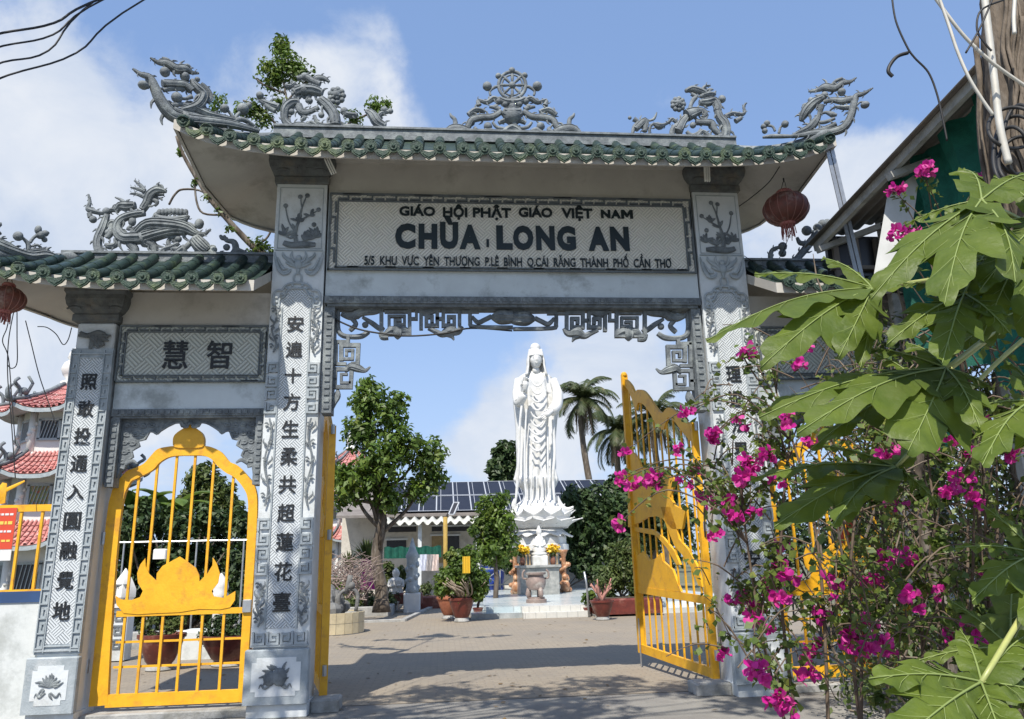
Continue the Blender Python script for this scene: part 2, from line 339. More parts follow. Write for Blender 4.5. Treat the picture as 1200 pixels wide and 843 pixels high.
# ---- roofs
def roof_fns(x0, x1, y0, y1, ze, zr, up, hipL, hipR, pw=7):
    xc = (x0+x1)/2 if hipL and hipR else (x1 if hipL else x0); hx = max(x1-xc, xc-x0); yc = (y0+y1)/2; hy = (y1-y0)/2
    def zE(x, y):
        k = (abs(x-xc)/hx)**pw; return ze+up*k*(.55+.45*abs((y-yc)/hy))
    def dist(x, y):
        d = min(y-y0, y1-y)
        if hipL: d = min(d, (x-x0)*1.15)
        if hipR: d = min(d, (x1-x)*1.15)
        return max(0, d)
    def top(x, y):
        t = dist(x, y)/hy; return zE(x, y)+.10+(zr-ze-.10)*(.72*t+.28*t*t)
    def under(x, y): return zE(x, y)-.0+.52*min(dist(x, y), .9)
    return top, under
def roof(x0, x1, y0, y1, ze, zr, up, hipL, hipR, label, pitch=.268, pw=7):
    top, under = roof_fns(x0, x1, y0, y1, ze, zr, up, hipL, hipR, pw)
    nx = int((x1-x0)/.12); ny = 20
    def sheet(fn, flip, dz=0.0, inset=0.0):
        vs = []; fs = []
        for i in range(nx+1):
            for j in range(ny+1):
                x = x0+inset+(x1-x0-2*inset)*i/nx; y = y0+inset+(y1-y0-2*inset)*j/ny; vs.append((x, y, fn(x, y)+dz))
        for i in range(nx):
            for j in range(ny):
                a = i*(ny+1)+j; q = (a, a+ny+1, a+ny+2, a+1); fs.append(q[::-1] if flip else q)
        return vs, fs
    mb = MB(); mb.add(*sheet(top, False)); R = mb.build('roof', M['tile'], gate, smooth=True, label=label)
    sb = MB(); sb.add(*sheet(under, True, 0, .03))
    # fascia band all round
    for (a, b) in (((x0,y0),(x1,y0)), ((x1,y0),(x1,y1)), ((x1,y1),(x0,y1)), ((x0,y1),(x0,y0))):
        k = 40; vs = []; fs = []
        for i in range(k+1):
            x = a[0]+(b[0]-a[0])*i/k; y = a[1]+(b[1]-a[1])*i/k; zz = under(x, y)
            cxm, cym = (x0+x1)/2, (y0+y1)/2; ix = x+(.035 if x < cxm else -.035); iy = y+(.035 if y < cym else -.035)
            vs += [(x,y,zz-.035),(x,y,zz+.095),(ix,iy,zz-.03)]
        for i in range(k): q = 3*i; fs += [(q,q+3,q+4,q+1),(q,q+2,q+5,q+3)]
        sb.add(vs, fs)
    sb.build('soffit', M['soffit'], R, smooth=True, angle=30)
    # tiles: one cover tile and one drip tile per column along the front eave
    n = int(round((x1-x0)/pitch)); p = (x1-x0)/n; yr = (y0+y1)/2
    for i in range(n):
        for kind in (0, 1):
            x = x0+p*(i+.5) if kind == 0 else x0+p*(i+1)
            if kind == 1 and i == n-1: continue
            dx = RNG.normal(0, .006)
            if kind == 0:
                ylim = yr-.06
                if hipL: ylim = min(ylim, y0+(x-x0)*1.15+.05)
                if hipR: ylim = min(ylim, y0+(x1-x)*1.15+.05)
                ylim = max(ylim, y0+.15); pts = [(x+dx, y0-.06+(ylim-y0+.06)*t, top(x, max(y0, y0-.06+(ylim-y0+.06)*t))+.015-(.02 if t == 0 else 0)) for t in [0,.03,.1,.25,.4,.55,.7,.85,1]]
                c = MB(); rr = .068; c.tube(pts, [rr+.006]+[rr]*8, 10)
                for t in (.25, .5, .75):      # lap joints
                    y = y0+(ylim-y0)*t; z = top(x, y)+.015; c.tube([(x+dx,y-.012,z-.006),(x+dx,y+.012,z+.006)], rr+.006, 10)
                o = c.build('cover_tile', M['tile'], R, smooth=True, angle=40)
                e = MB(); z = pts[0][2]; e.tube([(x+dx,y0-.085,z-.004),(x+dx,y0-.055,z)], .077, 14); e.tube([(x+dx,y0-.092,z-.004),(x+dx,y0-.08,z-.004)], .046, 12); e.ball((x+dx,y0-.092,z-.004), .022, 7, 4)
                e.build('tile_disc', M['tileend'], R, smooth=True, angle=40)
            else:
                z = top(x, y0)-.06; w = .105; c = MB()
                poly = [(-w,.035),(-w*.96,-.02),(-w*.62,-.062),(-w*.25,-.085),(0,-.105),(w*.25,-.085),(w*.62,-.062),(w*.96,-.02),(w,.035),(w*.5,.005),(0,-.008),(-w*.5,.005)]
                c.prism([(x+a, z+b) for a, b in poly[::-1]], y0-.075, y0-.05); q = [(x+a*.72, z-.012+b*.66) for a, b in poly[::-1]]; c.prism(q, y0-.083, y0-.074)
                c.build('drip_tile', M['tileend'], R)
    return R, top
main_roof, topM = roof(-3.13, 5.02, -1.0, 1.4, 6.30, 7.24, .34, True, True, 'wide upper roof over the sign, corners swept up')
wing_roof, topL = roof(-5.35, -2.14, -.8, 1.2, 4.70, 5.46, .30, True, False, 'lower roof over the left side gate', pw=5)
wing_roof2, topR = roof(4.09, 7.3, -.8, 1.2, 4.72, 5.46, .30, False, True, 'lower roof over the right side gate', pw=5)
# ridges
def ridge(x0, x1, y, z, h, R, sag=0.0):
    mb = MB(); k = 24; w = .085
    for i in range(k):
        xa = x0+(x1-x0)*i/k; xb = x0+(x1-x0)*(i+1)/k
        mb.bar((xa,y,z+h/2),(xb,y,z+h/2), w*2, h)
    mb.box(x0,x1,y-w-.025,y+w+.025,z+h,z+h+.03); mb.box(x0,x1,y-w-.03,y+w+.03,z-.03,z+.015)
    return mb.build('ridge_beam', M['stone'], R, fix=True)
ridge(-2.25, 4.2, .2, 7.21, .14, main_roof); ridge(-4.75, -2.14, .2, 5.38, .10, wing_roof); ridge(4.10, 6.7, .2, 5.38, .10, wing_roof2)
# hip ridges running to the swept corners
def hip(R, top, pts):
    c = MB(); S = sm(pts, 6); c.tube([(x, y, top(x, y)+dz) for x, y, dz in S], [.10-.03*i/len(S) for i in range(len(S))], 8); c.build('hip_ridge', M['stone'], R, smooth=True)
hip(main_roof, topM, [(-2.2,.2,.05),(-2.6,-.3,.06),(-3.08,-.93,.08)]); hip(main_roof, topM, [(4.1,.2,.05),(4.5,-.3,.06),(4.97,-.93,.08)])
hip(main_roof, topM, [(-2.2,.2,.05),(-2.6,.7,.06),(-3.08,1.33,.08)]); hip(main_roof, topM, [(4.1,.2,.05),(4.5,.7,.06),(4.97,1.33,.08)])
hip(wing_roof, topL, [(-4.6,.2,.05),(-4.9,-.2,.05),(-5.3,-.75,.08)]); hip(wing_roof2, topR, [(6.6,.2,.05),(6.9,-.2,.05),(7.25,-.75,.08)])
# ---- pillars
PX = {'left': (-4.42, -3.94), 'mid': (-2.125, -1.485), 'right': (3.435, 4.075), 'far': (5.9, 6.38)}
def capital(P, x0, x1, z0, z1, y0, y1, big):
    c = MB(); e = .10; xm = (x0+x1)/2; n = 8
    prof = [(-.005,0),(.03,.03),(.03,.22),(.015,.26),(.05,.34),(.09,.5),(.105,.68),(.10,.82),(.12,.9),(.12,1)]
    for (ea, ta), (eb, tb) in zip(prof, prof[1:]):
        za, zb = z0+(z1-z0)*ta, z0+(z1-z0)*tb
        c.add([(x0-ea,y0-ea,za),(x1+ea,y0-ea,za),(x1+ea,y1+ea,za),(x0-ea,y1+ea,za),(x0-eb,y0-eb,zb),(x1+eb,y0-eb,zb),(x1+eb,y1+eb,zb),(x0-eb,y1+eb,zb)],
              [(0,1,5,4),(1,2,6,5),(2,3,7,6),(3,0,4,7)])
    c.add([(x0,y0,z0),(x1,y0,z0),(x1,y1,z0),(x0,y1,z0)], [(0,3,2,1)])
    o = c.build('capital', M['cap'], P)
    k = Carver(lambda u, v: Vector((xm+u, y0-.085, z0+(z1-z0)*v)), NV, .35)
    k.curl(0,.62,.10,.03,1.1,.3,.020,.016); 
    for s_ in (-1, 1):
        k.stroke([(s_*.05,.45,.012),(s_*.14,.5,.02),(s_*.2,.7,.02),(s_*.13,.85,.018),(s_*.1,.7,.012)]); k.stroke([(s_*.3,.5,.012),(s_*.27,.65,.022),(s_*.33,.85,.016)])
        k.stroke([(s_*.16,.38,.012),(s_*.24,.42,.018),(s_*.32,.36,.012)])
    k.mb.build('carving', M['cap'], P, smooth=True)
    return o
def keyspiral(mb, x, z, s, w, y0, y1, fx=1, fz=1):
    p = [(-.5,-.5),(-.5,.5),(.5,.5),(.5,-.35),(-.18,-.35),(-.18,.15),(.2,.15)]
    mb.keyline([(x+fx*a*s, z+fz*b*s) for a, b in p], w, y0, y1)
def flora(P, xm, z0, z1, side, m):
    """climbing scroll of leaves between two heights"""
    k = Carver(lambda u, v: Vector((xm+u, -.035, v)), NV, .5); h = z1-z0; n = 5
    pts = []
    for i in range(n*2+1): t = i/(n*2); pts.append((side*.03*math.sin(t*PI*3), z0+h*t, .012))
    k.stroke(pts)
    for i in range(n):
        z = z0+h*(i+.5)/n; s_ = -1 if i % 2 else 1
        k.stroke([(0,z-.03,.008),(s_*.03,z,.015),(s_*.055,z+.03,.010),(s_*.05,z+.07,.004)]); k.ball(-s_*.03, z+.01, .017); k.stroke([(0,z+.02,.007),(-s_*.03,z+.05,.012),(-s_*.055,z+.04,.005)])
    k.build('scroll_relief', m, P)
def block(P, x0, x1, z0, z1, y, motif):
    mb = MB(); mb.bevbox(x0, x1, y, y+.10, z0, z1, .012); mb.build('base_block', M['stonelt'], P)
    pb = MB(); i = .085; c = .05; X0, X1, Z0, Z1 = x0+i, x1-i, z0+i, z1-i
    pb.prism([(X0+c,Z0),(X1-c,Z0),(X1-c,Z0+c),(X1,Z0+c),(X1,Z1-c),(X1-c,Z1-c),(X1-c,Z1),(X0+c,Z1),(X0+c,Z1-c),(X0,Z1-c),(X0,Z0+c),(X0+c,Z0+c)], y-.004, y+.05)
    pb.build('base_panel', M['white'], P)
    xm, zm = (x0+x1)/2, (z0+z1)/2; k = Carver(lambda u, v: Vector((xm+u*(x1-x0), y-.012, zm+v*(z1-z0))), NV, .5)
    rs = random.Random(int(x0*100))
    if motif == 'peach':
        k.ball(-.09,-.02,.10,.6,0,12,8,1.2); k.ball(.06,.0,.115,.6,.01,12,8,1.2); k.stroke([(.1,.1,.03),(.12,.2,.02),(.16,.27,.008)])
    else:
        for a in range(-4, 5): k.stroke([(0,-.02,.02),(.12*math.sin(a*.35),.10*math.cos(a*.35),.03),(.20*math.sin(a*.38),.20*math.cos(a*.38),.008)])
    for j in range(11):
        a = rs.uniform(0, 2*PI); r = rs.uniform(.12,.2); q = r+rs.uniform(.05,.1)
        k.stroke([(r*math.cos(a)*.7,r*math.sin(a)*.7,.010),(r*math.cos(a),r*math.sin(a),.026),(q*math.cos(a+.15),q*math.sin(a+.15),.006)], seg=6, n=3)
    for sx_ in (-1, 1): k.stroke([(sx_*.05,-.12,.014),(sx_*.16,-.2,.02),(sx_*.22,-.13,.012),(sx_*.25,-.2,.006)])
    k.build('fruit_relief', M['stone'], P)
def pillar(kind, ztop, label):
    x0, x1 = PX[kind]; xm = (x0+x1)/2; big = kind in ('mid', 'right'); y1 = .62 if big else .5
    sc = MB(); sc.bevbox(x0+.02, x1-.02, .02, y1, 0, ztop, .015); P = sc.build('pillar', M['white'], gate, label=label)
    pl = MB(); pl.box(x0-.005, x1+.005, -.005, .5, 0, .13); pl.build('plinth', M['white'], P)
    block(P, x0-.045, x1+.015, .14, .71, -.055, 'peach' if big else 'lotus')
    if big:
        # white slab with a key-pattern rim
        s = MB(); s.box(x0, x1, -.002, .05, .735, ztop); s.build('face_slab', M['white'], P)
        h = MB(); h.box(x0+.135, x1-.135, -.007, .02, .93, 4.86)
        h.prism([(xm-.185,4.86),(xm+.185,4.86),(xm+.17,4.93),(xm+.10,4.985),(xm,5.0),(xm-.10,4.985),(xm-.17,4.93)], -.007, .02)
        h.build('woven_ground', M['hatch'], P)
        k = MB(); w = .026; ya, yb = -.030, .01
        for s_, sx_ in ((x0+.072, 1), (x1-.072, -1)):
            for (za, n) in ((3.45, 4), (1.58, 4)):
                for i in range(n): keyspiral(k, s_, za+i*.165, .115, w, ya, yb, sx_, 1 if i % 2 else -1)
            k.keyline([(s_+sx_*.075, .93), (s_+sx_*.075, 4.72)], .018, -.022, .01)
        for i in range(4): keyspiral(k, x0+.085+i*(x1-x0-.17)/3, .825, .115, w, ya, yb, 1 if i < 2 else -1, -1)
        k.keyline([(x0+.012,.745),(x1-.012,.745)], .02, -.026, .01)
        k.build('key_border', M['stonelt'], P, kind=None)
        for sgn, xs in ((1, x0+.075), (-1, x1-.075)):
            flora(P, xs, 4.14, 4.72, sgn, M['stone']); flora(P, xs, 2.28, 3.32, sgn, M['stone']); flora(P, xs, .95, 1.42, sgn, M['stone'])
        # arch, ring, bat mask, flower picture
        A = Carver(lambda u, v: Vector((xm+u, -.022, v)), NV, .6)
        for s_ in (-1, 1):
            A.stroke([(0,5.055,.014),(s_*.12,5.035,.014),(s_*.17,4.98,.014),(s_*.185,4.955,.014),(s_*.25,4.95,.014),(s_*.285,4.89,.014),(s_*.285,4.76,.012),(s_*.20,4.755,.012)], n=4)
            A.stroke([(0,4.985,.012),(s_*.09,4.975,.012),(s_*.13,4.93,.012),(s_*.155,4.87,.013),(s_*.205,4.84,.012),(s_*.215,4.72,.01)], n=4)
            for q in ((.06,5.02),(.13,4.985),(.19,4.90),(.245,4.86),(.24,4.80)): A.ball(s_*q[0], q[1], .020, .7)
            A.stroke([(s_*.018,5.06,.010),(s_*.045,5.09,.012),(s_*.045,5.15,.012),(s_*.02,5.18,.010)])
            # bat wings
            A.stroke([(s_*.30,5.47,.006),(s_*.285,5.38,.018),(s_*.25,5.26,.026),(s_*.19,5.18,.024),(s_*.12,5.19,.02),(s_*.09,5.24,.012)], ridges=2)
            A.stroke([(s_*.26,5.40,.006),(s_*.225,5.31,.016),(s_*.18,5.245,.018),(s_*.13,5.25,.012)])
            A.stroke([(s_*.05,5.30,.02),(s_*.12,5.36,.026),(s_*.19,5.42,.018),(s_*.2,5.47,.008)], ridges=2)
            A.stroke([(s_*.05,5.34,.014),(s_*.09,5.42,.018),(s_*.08,5.48,.008)]); A.stroke([(s_*.03,5.27,.014),(s_*.1,5.30,.02),(s_*.16,5.33,.010)])
            A.ball(s_*.035, 5.35, .018)
        A.ball(0,5.30,.055,.8,0,10,6,1.2); A.ball(0,5.39,.04); A.stroke([(0,5.24,.03),(0,5.20,.022),(0,5.17,.012)])
        A.build('mask_relief', M['stonelt'], P)
        fr = MB(); fr.keyline([(x0+.03,5.50),(x1-.03,5.50)], .014, -.014, 0); fr.keyline([(x0+.045,5.53),(x0+.045,6.38),(x1-.045,6.38),(x1-.045,5.53),(x0+.045,5.53)], .008, -.008, 0); fr.build('thin_frame', M['stonelt'], P)
        F = Carver(lambda u, v: Vector((xm+u, -.012, v)), NV, .5); rs = random.Random(3 if kind == 'mid' else 8); fx = 1 if kind == 'mid' else -1
        F.stroke([(fx*-.20,5.60,.035),(fx*-.10,5.57,.045),(fx*.05,5.58,.05),(fx*.2,5.58,.03)], ridges=2); F.stroke([(fx*-.04,5.6,.03),(fx*-.06,5.75,.024),(fx*-.02,5.92,.018),(fx*.01,6.1,.012),(fx*.06,6.26,.008)])
        F.stroke([(fx*-.03,5.9,.014),(fx*.08,5.97,.012),(fx*.2,6.05,.007)]); F.stroke([(fx*.01,6.08,.010),(fx*-.01,6.2,.008),(fx*-.0,6.24,.005)]); F.stroke([(fx*-.06,5.75,.014),(fx*-.15,5.9,.010),(fx*-.2,6.1,.007)])
        for q in [(-.2,6.12),(.07,6.27),(.22,6.07),(.17,5.86),(-.02,6.25)]: F.ball(fx*q[0], q[1], .032, .6)
        for i in range(64):
            bx, bz = rs.choice([(-.12,5.66),(-.05,5.72),(-.02,5.9),(.12,5.98),(.05,5.64),(.2,5.68),(-.2,5.7)]); a = rs.uniform(.2, 2.9); r = rs.uniform(.09,.20)
            if bz > 5.85: r *= .7
            cl_x = lambda q: max(-.255, min(.255, q)); F.stroke([(cl_x(fx*bx),bz,.008),(cl_x(fx*bx+r*.55*math.cos(a)),bz+r*.6*math.sin(a),.019),(cl_x(fx*bx+r*math.cos(a)*.9),bz+r*math.sin(a)*.85,.004)], seg=6, n=3)
        F.build('flower_relief', M['stone'], P)
        capital(P, x0-.0, x1+.0, ztop, ztop+.42, -.01, y1-.02, True)
    else:
        s = MB(); s.box(x0, x1, -.002, .05, .735, 4.20); s.build('face_slab', M['stonelt'], P)
        h = MB(); h.box(x0+.105, x1-.105, -.006, .02, .84, 4.08); h.build('woven_ground', M['hatch'], P)
        k = MB(); w = .014
        for s_ in (x0+.052, x1-.052):
            z = .80
            while z < 4.05:
                k.keyline([(s_-.035,z),(s_+.03,z),(s_+.03,z+.10),(s_-.005,z+.10),(s_-.005,z+.06)], w, -.018, .0); z += .155
            k.keyline([(s_-.045,.76),(s_-.045,4.17)], .012, -.02, 0); k.keyline([(s_+.047,.76),(s_+.047,4.17)], .012, -.02, 0)
        for z in (.775, 4.13): k.keyline([(x0+.02,z),(x1-.02,z)], .018, -.022, 0); k.keyline([(x0+.1,z+(.045 if z < 2 else -.045)),(x1-.1,z+(.045 if z < 2 else -.045))], .012, -.018, 0)
        k.build('key_border', M['stonelt'], P)
        A = Carver(lambda u, v: Vector((xm+u, -.012, v)), NV, .6); rs = random.Random(2)
        for i in range(12):
            a = rs.uniform(PI*.95, 2.05*PI); A.stroke([(rs.uniform(-.1,.1),4.38,.02),(.10*math.cos(a),4.36+.09*math.sin(a),.028),(.19*math.cos(a),4.36+.17*math.sin(a),.008)], seg=6, n=3)
        A.stroke([(-.17,4.40,.02),(-.08,4.36,.03),(.05,4.40,.03),(.16,4.34,.016)]); A.build('vine_relief', M['cap'], P)
        capital(P, x0, x1, ztop, ztop+.40, -.01, y1-.02, False)
    return P
pm = pillar('mid', 6.43, 'tall inner pillar left of the main opening'); pr = pillar('right', 6.43, 'tall inner pillar right of the main opening')
plf = pillar('left', 4.53, 'shorter outer pillar on the left'); pfr = pillar('far', 4.53, 'shorter outer pillar on the right')
def chars(P, s, kind, z0, dz, h=.215):
    x0, x1 = PX[kind]; xm = (x0+x1)/2
    for i, c in enumerate(s):
        if c != ' ': text(c, xm, z0-dz*i, -.012, h*(.98 if c not in '十入' else .85), M['black'], P, w=h*.92, name='character', ext=.008, bold=.014)
ZM = [W(x, y, 0).z for x, y in ((345,380),(312,706))]
chars(pm, '安遍十方生柔共超蓮花臺', 'mid', ZM[0], (ZM[0]-ZM[1])/10)
chars(pr, '  理週法界   安 ', 'right', ZM[0]-.0, (ZM[0]-ZM[1])/10)
ZL = [W(x, y, 0).z for x, y in ((105,448),(71,716))]
chars(plf, '照敢投通入圓融覺地', 'left', ZL[0], (ZL[0]-ZL[1])/8, .20)
# ---- central beam, sign, frieze
XA, XB = -1.465, 3.415
bm_ = MB(); bm_.box(XA, XB, .04, .56, 4.895, 7.0); beam = bm_.build('beam', M['beam'], gate, label='deep pale beam carrying the sign')
wl = MB(); wl.box(XA, XB, .025, .05, 6.335, 6.95); wl.build('upper_band', M['soffit'], beam)
wl = MB(); wl.box(-3.0,-2.13,.06,.5,6.43,6.95); wl.box(4.08,4.9,.06,.5,6.43,6.95)
sg = MB(); sg.box(XA+.02, XB-.02, .0, .06, 5.245, 6.315); sign = sg.build('sign_panel', M['hatchsign'], gate, label='woven-carved sign panel with temple name')
kb = MB(); w = .022
def keyband(mb, x0, x1, z0, z1, y0, y1, w, unit=.30, band=.10, slim=False):
    """running key band round a rectangle"""
    for z, s_ in ((z1-band/2, 1), (z0+band/2, -1)):
        if slim and s_ < 0:
            x = x0+band
            while x < x1-band: mb.keyline([(x,z0+.045),(x+.12,z0+.045)], w, y0, y1); x += .16
            continue
        n = int((x1-x0-2*band)/unit); p = (x1-x0-2*band)/n
        for i in range(n):
            a = x0+band+i*p; mb.keyline([(a+.02,z-s_*band*.3),(a+p*.45,z-s_*band*.3),(a+p*.45,z+s_*band*.02)], w, y0, y1); mb.keyline([(a+p*.25,z+s_*band*.3),(a+p*.95,z+s_*band*.3)], w, y0, y1); mb.keyline([(a+p*.62,z-s_*band*.3),(a+p*.92,z-s_*band*.3)], w, y0, y1)
    for x, s_ in ((x0+band/2, -1), (x1-band/2, 1)):
        n = max(1, int((z1-z0-2*band)/unit)); p = (z1-z0-2*band)/n
        for i in range(n):
            a = z0+band+i*p; mb.keyline([(x-s_*band*.3,a+.02),(x-s_*band*.3,a+p*.45),(x+s_*band*.02,a+p*.45)], w, y0, y1); mb.keyline([(x+s_*band*.3,a+p*.25),(x+s_*band*.3,a+p*.95)], w, y0, y1); mb.keyline([(x-s_*band*.3,a+p*.62),(x-s_*band*.3,a+p*.92)], w, y0, y1)
    mb.keyline([(x0+w/2,z0+w/2),(x1-w/2,z0+w/2),(x1-w/2,z1-w/2),(x0+w/2,z1-w/2),(x0+w/2,z0+w/2)], w, y0, y1)
    b = band+.01; zb = z0+(.045 if slim else b); mb.keyline([(x0+b,zb),(x1-b,zb),(x1-b,z1-b),(x0+b,z1-b),(x0+b,zb)], w*.8, y0, y1)
keyband(kb, XA+.02, XB-.02, 5.235, 6.315, -.022, .005, .022, slim=True); kb.build('key_border', M['key'], sign)
def sline(body, pl, pr_, ptop, pbot, bold):
    a = W(pl, (ptop+pbot)/2, 0); b = W(pr_, (ptop+pbot)/2, 0); t = W((pl+pr_)/2, ptop, 0).z; bt = W((pl+pr_)/2, pbot, 0).z
    text(body, (a.x+b.x)/2, (t+bt)/2, -.006, t-bt, M['letter'], sign, w=b.x-a.x, name='letter' if len(body) < 2 else 'lettering', ext=.012, bold=bold, kind='stuff' if len(body) > 1 else None)
for wd, a, b, t_, d, bo in (('GIÁO',468,510,240,253.6,.035),('HỘI',519,547.6,240,258,.035),('PHẬT',554,599,240.5,258.5,.035),('GIÁO',607.6,647,241.5,255.2,.035),('VIỆT',658,694,241,259.5,.035),('N',704,715,246.6,256.2,.05),('A',715.6,727,246.6,256.4,.05)):
    sline(wd, a, b, t_, d, bo)
mp0, mp1 = W(728,256.6,0), W(741,246.9,0)
mm_ = MB(); mm_.prism([(mp0.x+(mp1.x-mp0.x)*a, mp0.z+(mp1.z-mp0.z)*b) for a, b in [(0,0),(0,1),(.28,1),(.5,.52),(.72,1),(1,1),(1,0),(.76,0),(.76,.58),(.58,.18),(.42,.18),(.24,.58),(.24,0)][::-1]], -.018, .002); mm_.build('letter', M['letter'], sign, fix=True)
for ch, a, b, t_, d in (('C',463,487,262.5,292),('H',490.5,512.5,263,292),('Ù',515.5,537,253.5,292.3),('A',538.5,563,264,292.5),('L',581.5,600.5,265,293),('O',601,625,265,293.7),('N',628,650,265.5,293.7),('G',652.5,674.5,265.5,294.3),('A',689,713,266.5,294.5),('N',715,737,266.5,294.5)):
    sline(ch, a, b, t_, d, .06)
sline('5/5  KHU  VỰC  YÊN  THƯỢNG  P.LÊ  BÌNH  Q.CÁI  RĂNG  THÀNH  PHỐ  CẦN  THƠ', 427, 786, 296.6, 315.4, .014)
sline('1', 570, 573, 281, 290, .01)
# lintel mould and jamb strips (dentils cut along them)
lm = MB(); lm.box(XA, XB, .0, .30, 4.80, 4.893); lm.box(XA+.03, XB-.03, .03, .28, 4.765, 4.80)
x = XA+.05
while x < XB-.08: lm.box(x, x+.05, -.012, .01, 4.825, 4.87); x += .085
lm.build('lintel_mould', M['stone'], gate)
for xa, xb in ((XA, XA+.125), (XB-.125, XB)):
    j = MB(); j.box(xa, xb, .05, .30, 3.40, 4.765); z = 3.45
    while z < 4.72: j.box(xa+.03, xb-.03, .036, .06, z, z+.05); z += .085
    j.build('jamb_strip', M['stone'], gate)
# fretwork (traced on the plane of the opening, 6 cm thick)
FY = .17
fw_ = Carver(lambda u, v: W(u, v, FY), NV, 1.0)
def pk(mb, pts, wpx=5.0, k=[0]):
    for (u0,v0),(u1,v1) in zip(pts, pts[1:]):
        a = W(u0, v0, FY); b = W(u1, v1, FY); t = (b-a).normalized()*(wpx*.0104/2); k[0] = (k[0]+1)%3
        mb.bar(a-t, b+t, .06+.002*k[0], wpx*.0104, (0,0,1)) if abs((b-a).z) < abs((b-a).x) else mb.bar(a-t, b+t, wpx*.0104, .06+.002*k[0], (0,1,0))
fk = fw_.mb
def sq(cu, cv, wd, ht, mx=1, my=1):
    a, b = wd/2, ht/2; p = [(-a,b),(-a,-b),(a,-b),(a,b*.7),(-a*.35,b*.7),(-a*.35,-b*.3),(a*.35,-b*.3),(a*.35,b*.15)]
    pk(fk, [(cu+mx*x, cv+my*y) for x, y in p], 4.6)
def mir(u): return 1202.5-u           # the frieze is symmetrical about u = 601
for s_ in (0, 1):
    f = (lambda u: u) if s_ == 0 else mir; sg_ = 1 if s_ == 0 else -1
    vy = lambda v: v+(2 if s_ else 0)
    pk(fk, [(f(388),vy(361)),(f(606),vy(362))], 2.2)
    # corner leafwork
    fw_.stroke([(f(397),vy(362),2),(f(396),vy(385),3),(f(401),vy(393),3.2),(f(412),vy(395),3.2),(f(424),vy(394),3.5),(f(432),vy(389),3)], ridges=0)
    fw_.stroke([(f(400),vy(368),3),(f(412),vy(371),5),(f(425),vy(366),5),(f(438),vy(365),4.5),(f(446),vy(364),3)], ridges=2)
    fw_.stroke([(f(412),vy(373),3),(f(417),vy(380),3),(f(412),vy(386),3.2),(f(410),vy(388),2.5)]); fw_.stroke([(f(425),vy(372),2),(f(436),vy(379),3.2),(f(446),vy(386),3),(f(450),vy(384),2)])
    fw_.ball(f(428), vy(381), 4); fw_.ball(f(418), vy(369), 6, .8); fw_.stroke([(f(402),vy(360),2),(f(410),vy(362),4),(f(420),vy(360),2)])
    # first key with flower pendant
    pk(fk, [(f(447),vy(362)),(f(447),vy(392)),(f(480),vy(392)),(f(480),vy(362))], 4.6); pk(fk, [(f(452),vy(366)),(f(478),vy(366))], 3); pk(fk, [(f(456),vy(385)),(f(456),vy(371)),(f(474),vy(371)),(f(474),vy(381)),(f(463),vy(381)),(f(463),vy(376)),(f(469),vy(376))], 3.6)
    fw_.stroke([(f(466),vy(380),3),(f(466),vy(389),6),(f(466),vy(394),5),(f(466),vy(398),1)], ridges=2); fw_.stroke([(f(452),vy(391),3),(f(459),vy(387),5),(f(466),vy(388),4)]); fw_.stroke([(f(480),vy(391),3),(f(473),vy(387),5),(f(466),vy(388),4)])
    fw_.stroke([(f(446),vy(390),3),(f(448),vy(396),3),(f(455),vy(396),3)])
    # twin keys
    pk(fk, [(f(482),vy(374)),(f(488),vy(374)),(f(488),vy(365)),(f(500),vy(363))], 3.6); sq(f(503), vy(375), 19, 20, sg_, 1); sq(f(529), vy(375), 19, 20, -sg_, 1)
    fw_.stroke([(f(490),vy(363),3),(f(500),vy(366),5.5),(f(511),vy(363),3)]); pk(fk, [(f(512),vy(374)),(f(519),vy(374))], 4)
    fw_.stroke([(f(502),vy(385),2.6),(f(511),vy(389),3.2),(f(518),vy(392),4),(f(527),vy(388),6.5),(f(537),vy(389),4),(f(541),vy(383),3)]); fw_.stroke([(f(522),vy(390),5),(f(529),vy(394),3),(f(532),vy(399),.8)])
    # centre cartouche half
    pk(fk, [(f(538),vy(366)),(f(560),vy(366))], 3); fw_.stroke([(f(551),vy(360),2.2),(f(551),vy(378),2.6),(f(556),vy(383),2.6),(f(601),vy(384),2.6)], n=3); pk(fk, [(f(551),vy(364)),(f(600),vy(364.5))], 2.6)
    fw_.stroke([(f(553),vy(371),2),(f(560),vy(378),3),(f(568),vy(375),3),(f(576),vy(371),3)]); fw_.stroke([(f(576),vy(372),3),(f(585),vy(372),8.5),(f(597),vy(372),8),(f(602),vy(370),7)], ridges=3)
    # vertical keys down the jamb
    pk(fk, [(f(408),vy(397)),(f(408),vy(401)),(f(391),vy(401)),(f(391),vy(402)),(f(394),vy(402)),(f(393.5),vy(427)),(f(404),vy(427))], 4); 
    pk(fk, [(f(400),vy(421)),(f(400),vy(405)),(f(420),vy(405)),(f(419),vy(427)),(f(414),vy(427))], 5); pk(fk, [(f(401),vy(421)),(f(413),vy(421)),(f(413.5),vy(411)),(f(406),vy(411)),(f(406),vy(416))], 3.4)
    fw_.stroke([(f(404),vy(436),2),(f(411),vy(430),5),(f(420),vy(432),5),(f(428),vy(434.5),2.6),(f(434),vy(430),1)], ridges=2)
    pk(fk, [(f(406),vy(433)),(f(393),vy(433)),(f(392),vy(454)),(f(411),vy(454)),(f(412),vy(437))], 4.6); pk(fk, [(f(400),vy(449)),(f(400),vy(439)),(f(406),vy(439))], 3); pk(fk, [(f(402),vy(449)),(f(410),vy(449))], 3)
    fw_.stroke([(f(396),vy(456),1.2),(f(395),vy(464),4.5),(f(391),vy(472),4),(f(389),vy(478),3),(f(388),vy(484),.8)], ridges=2); pk(fk, [(f(386),vy(445)),(f(393),vy(445))], 3.4)
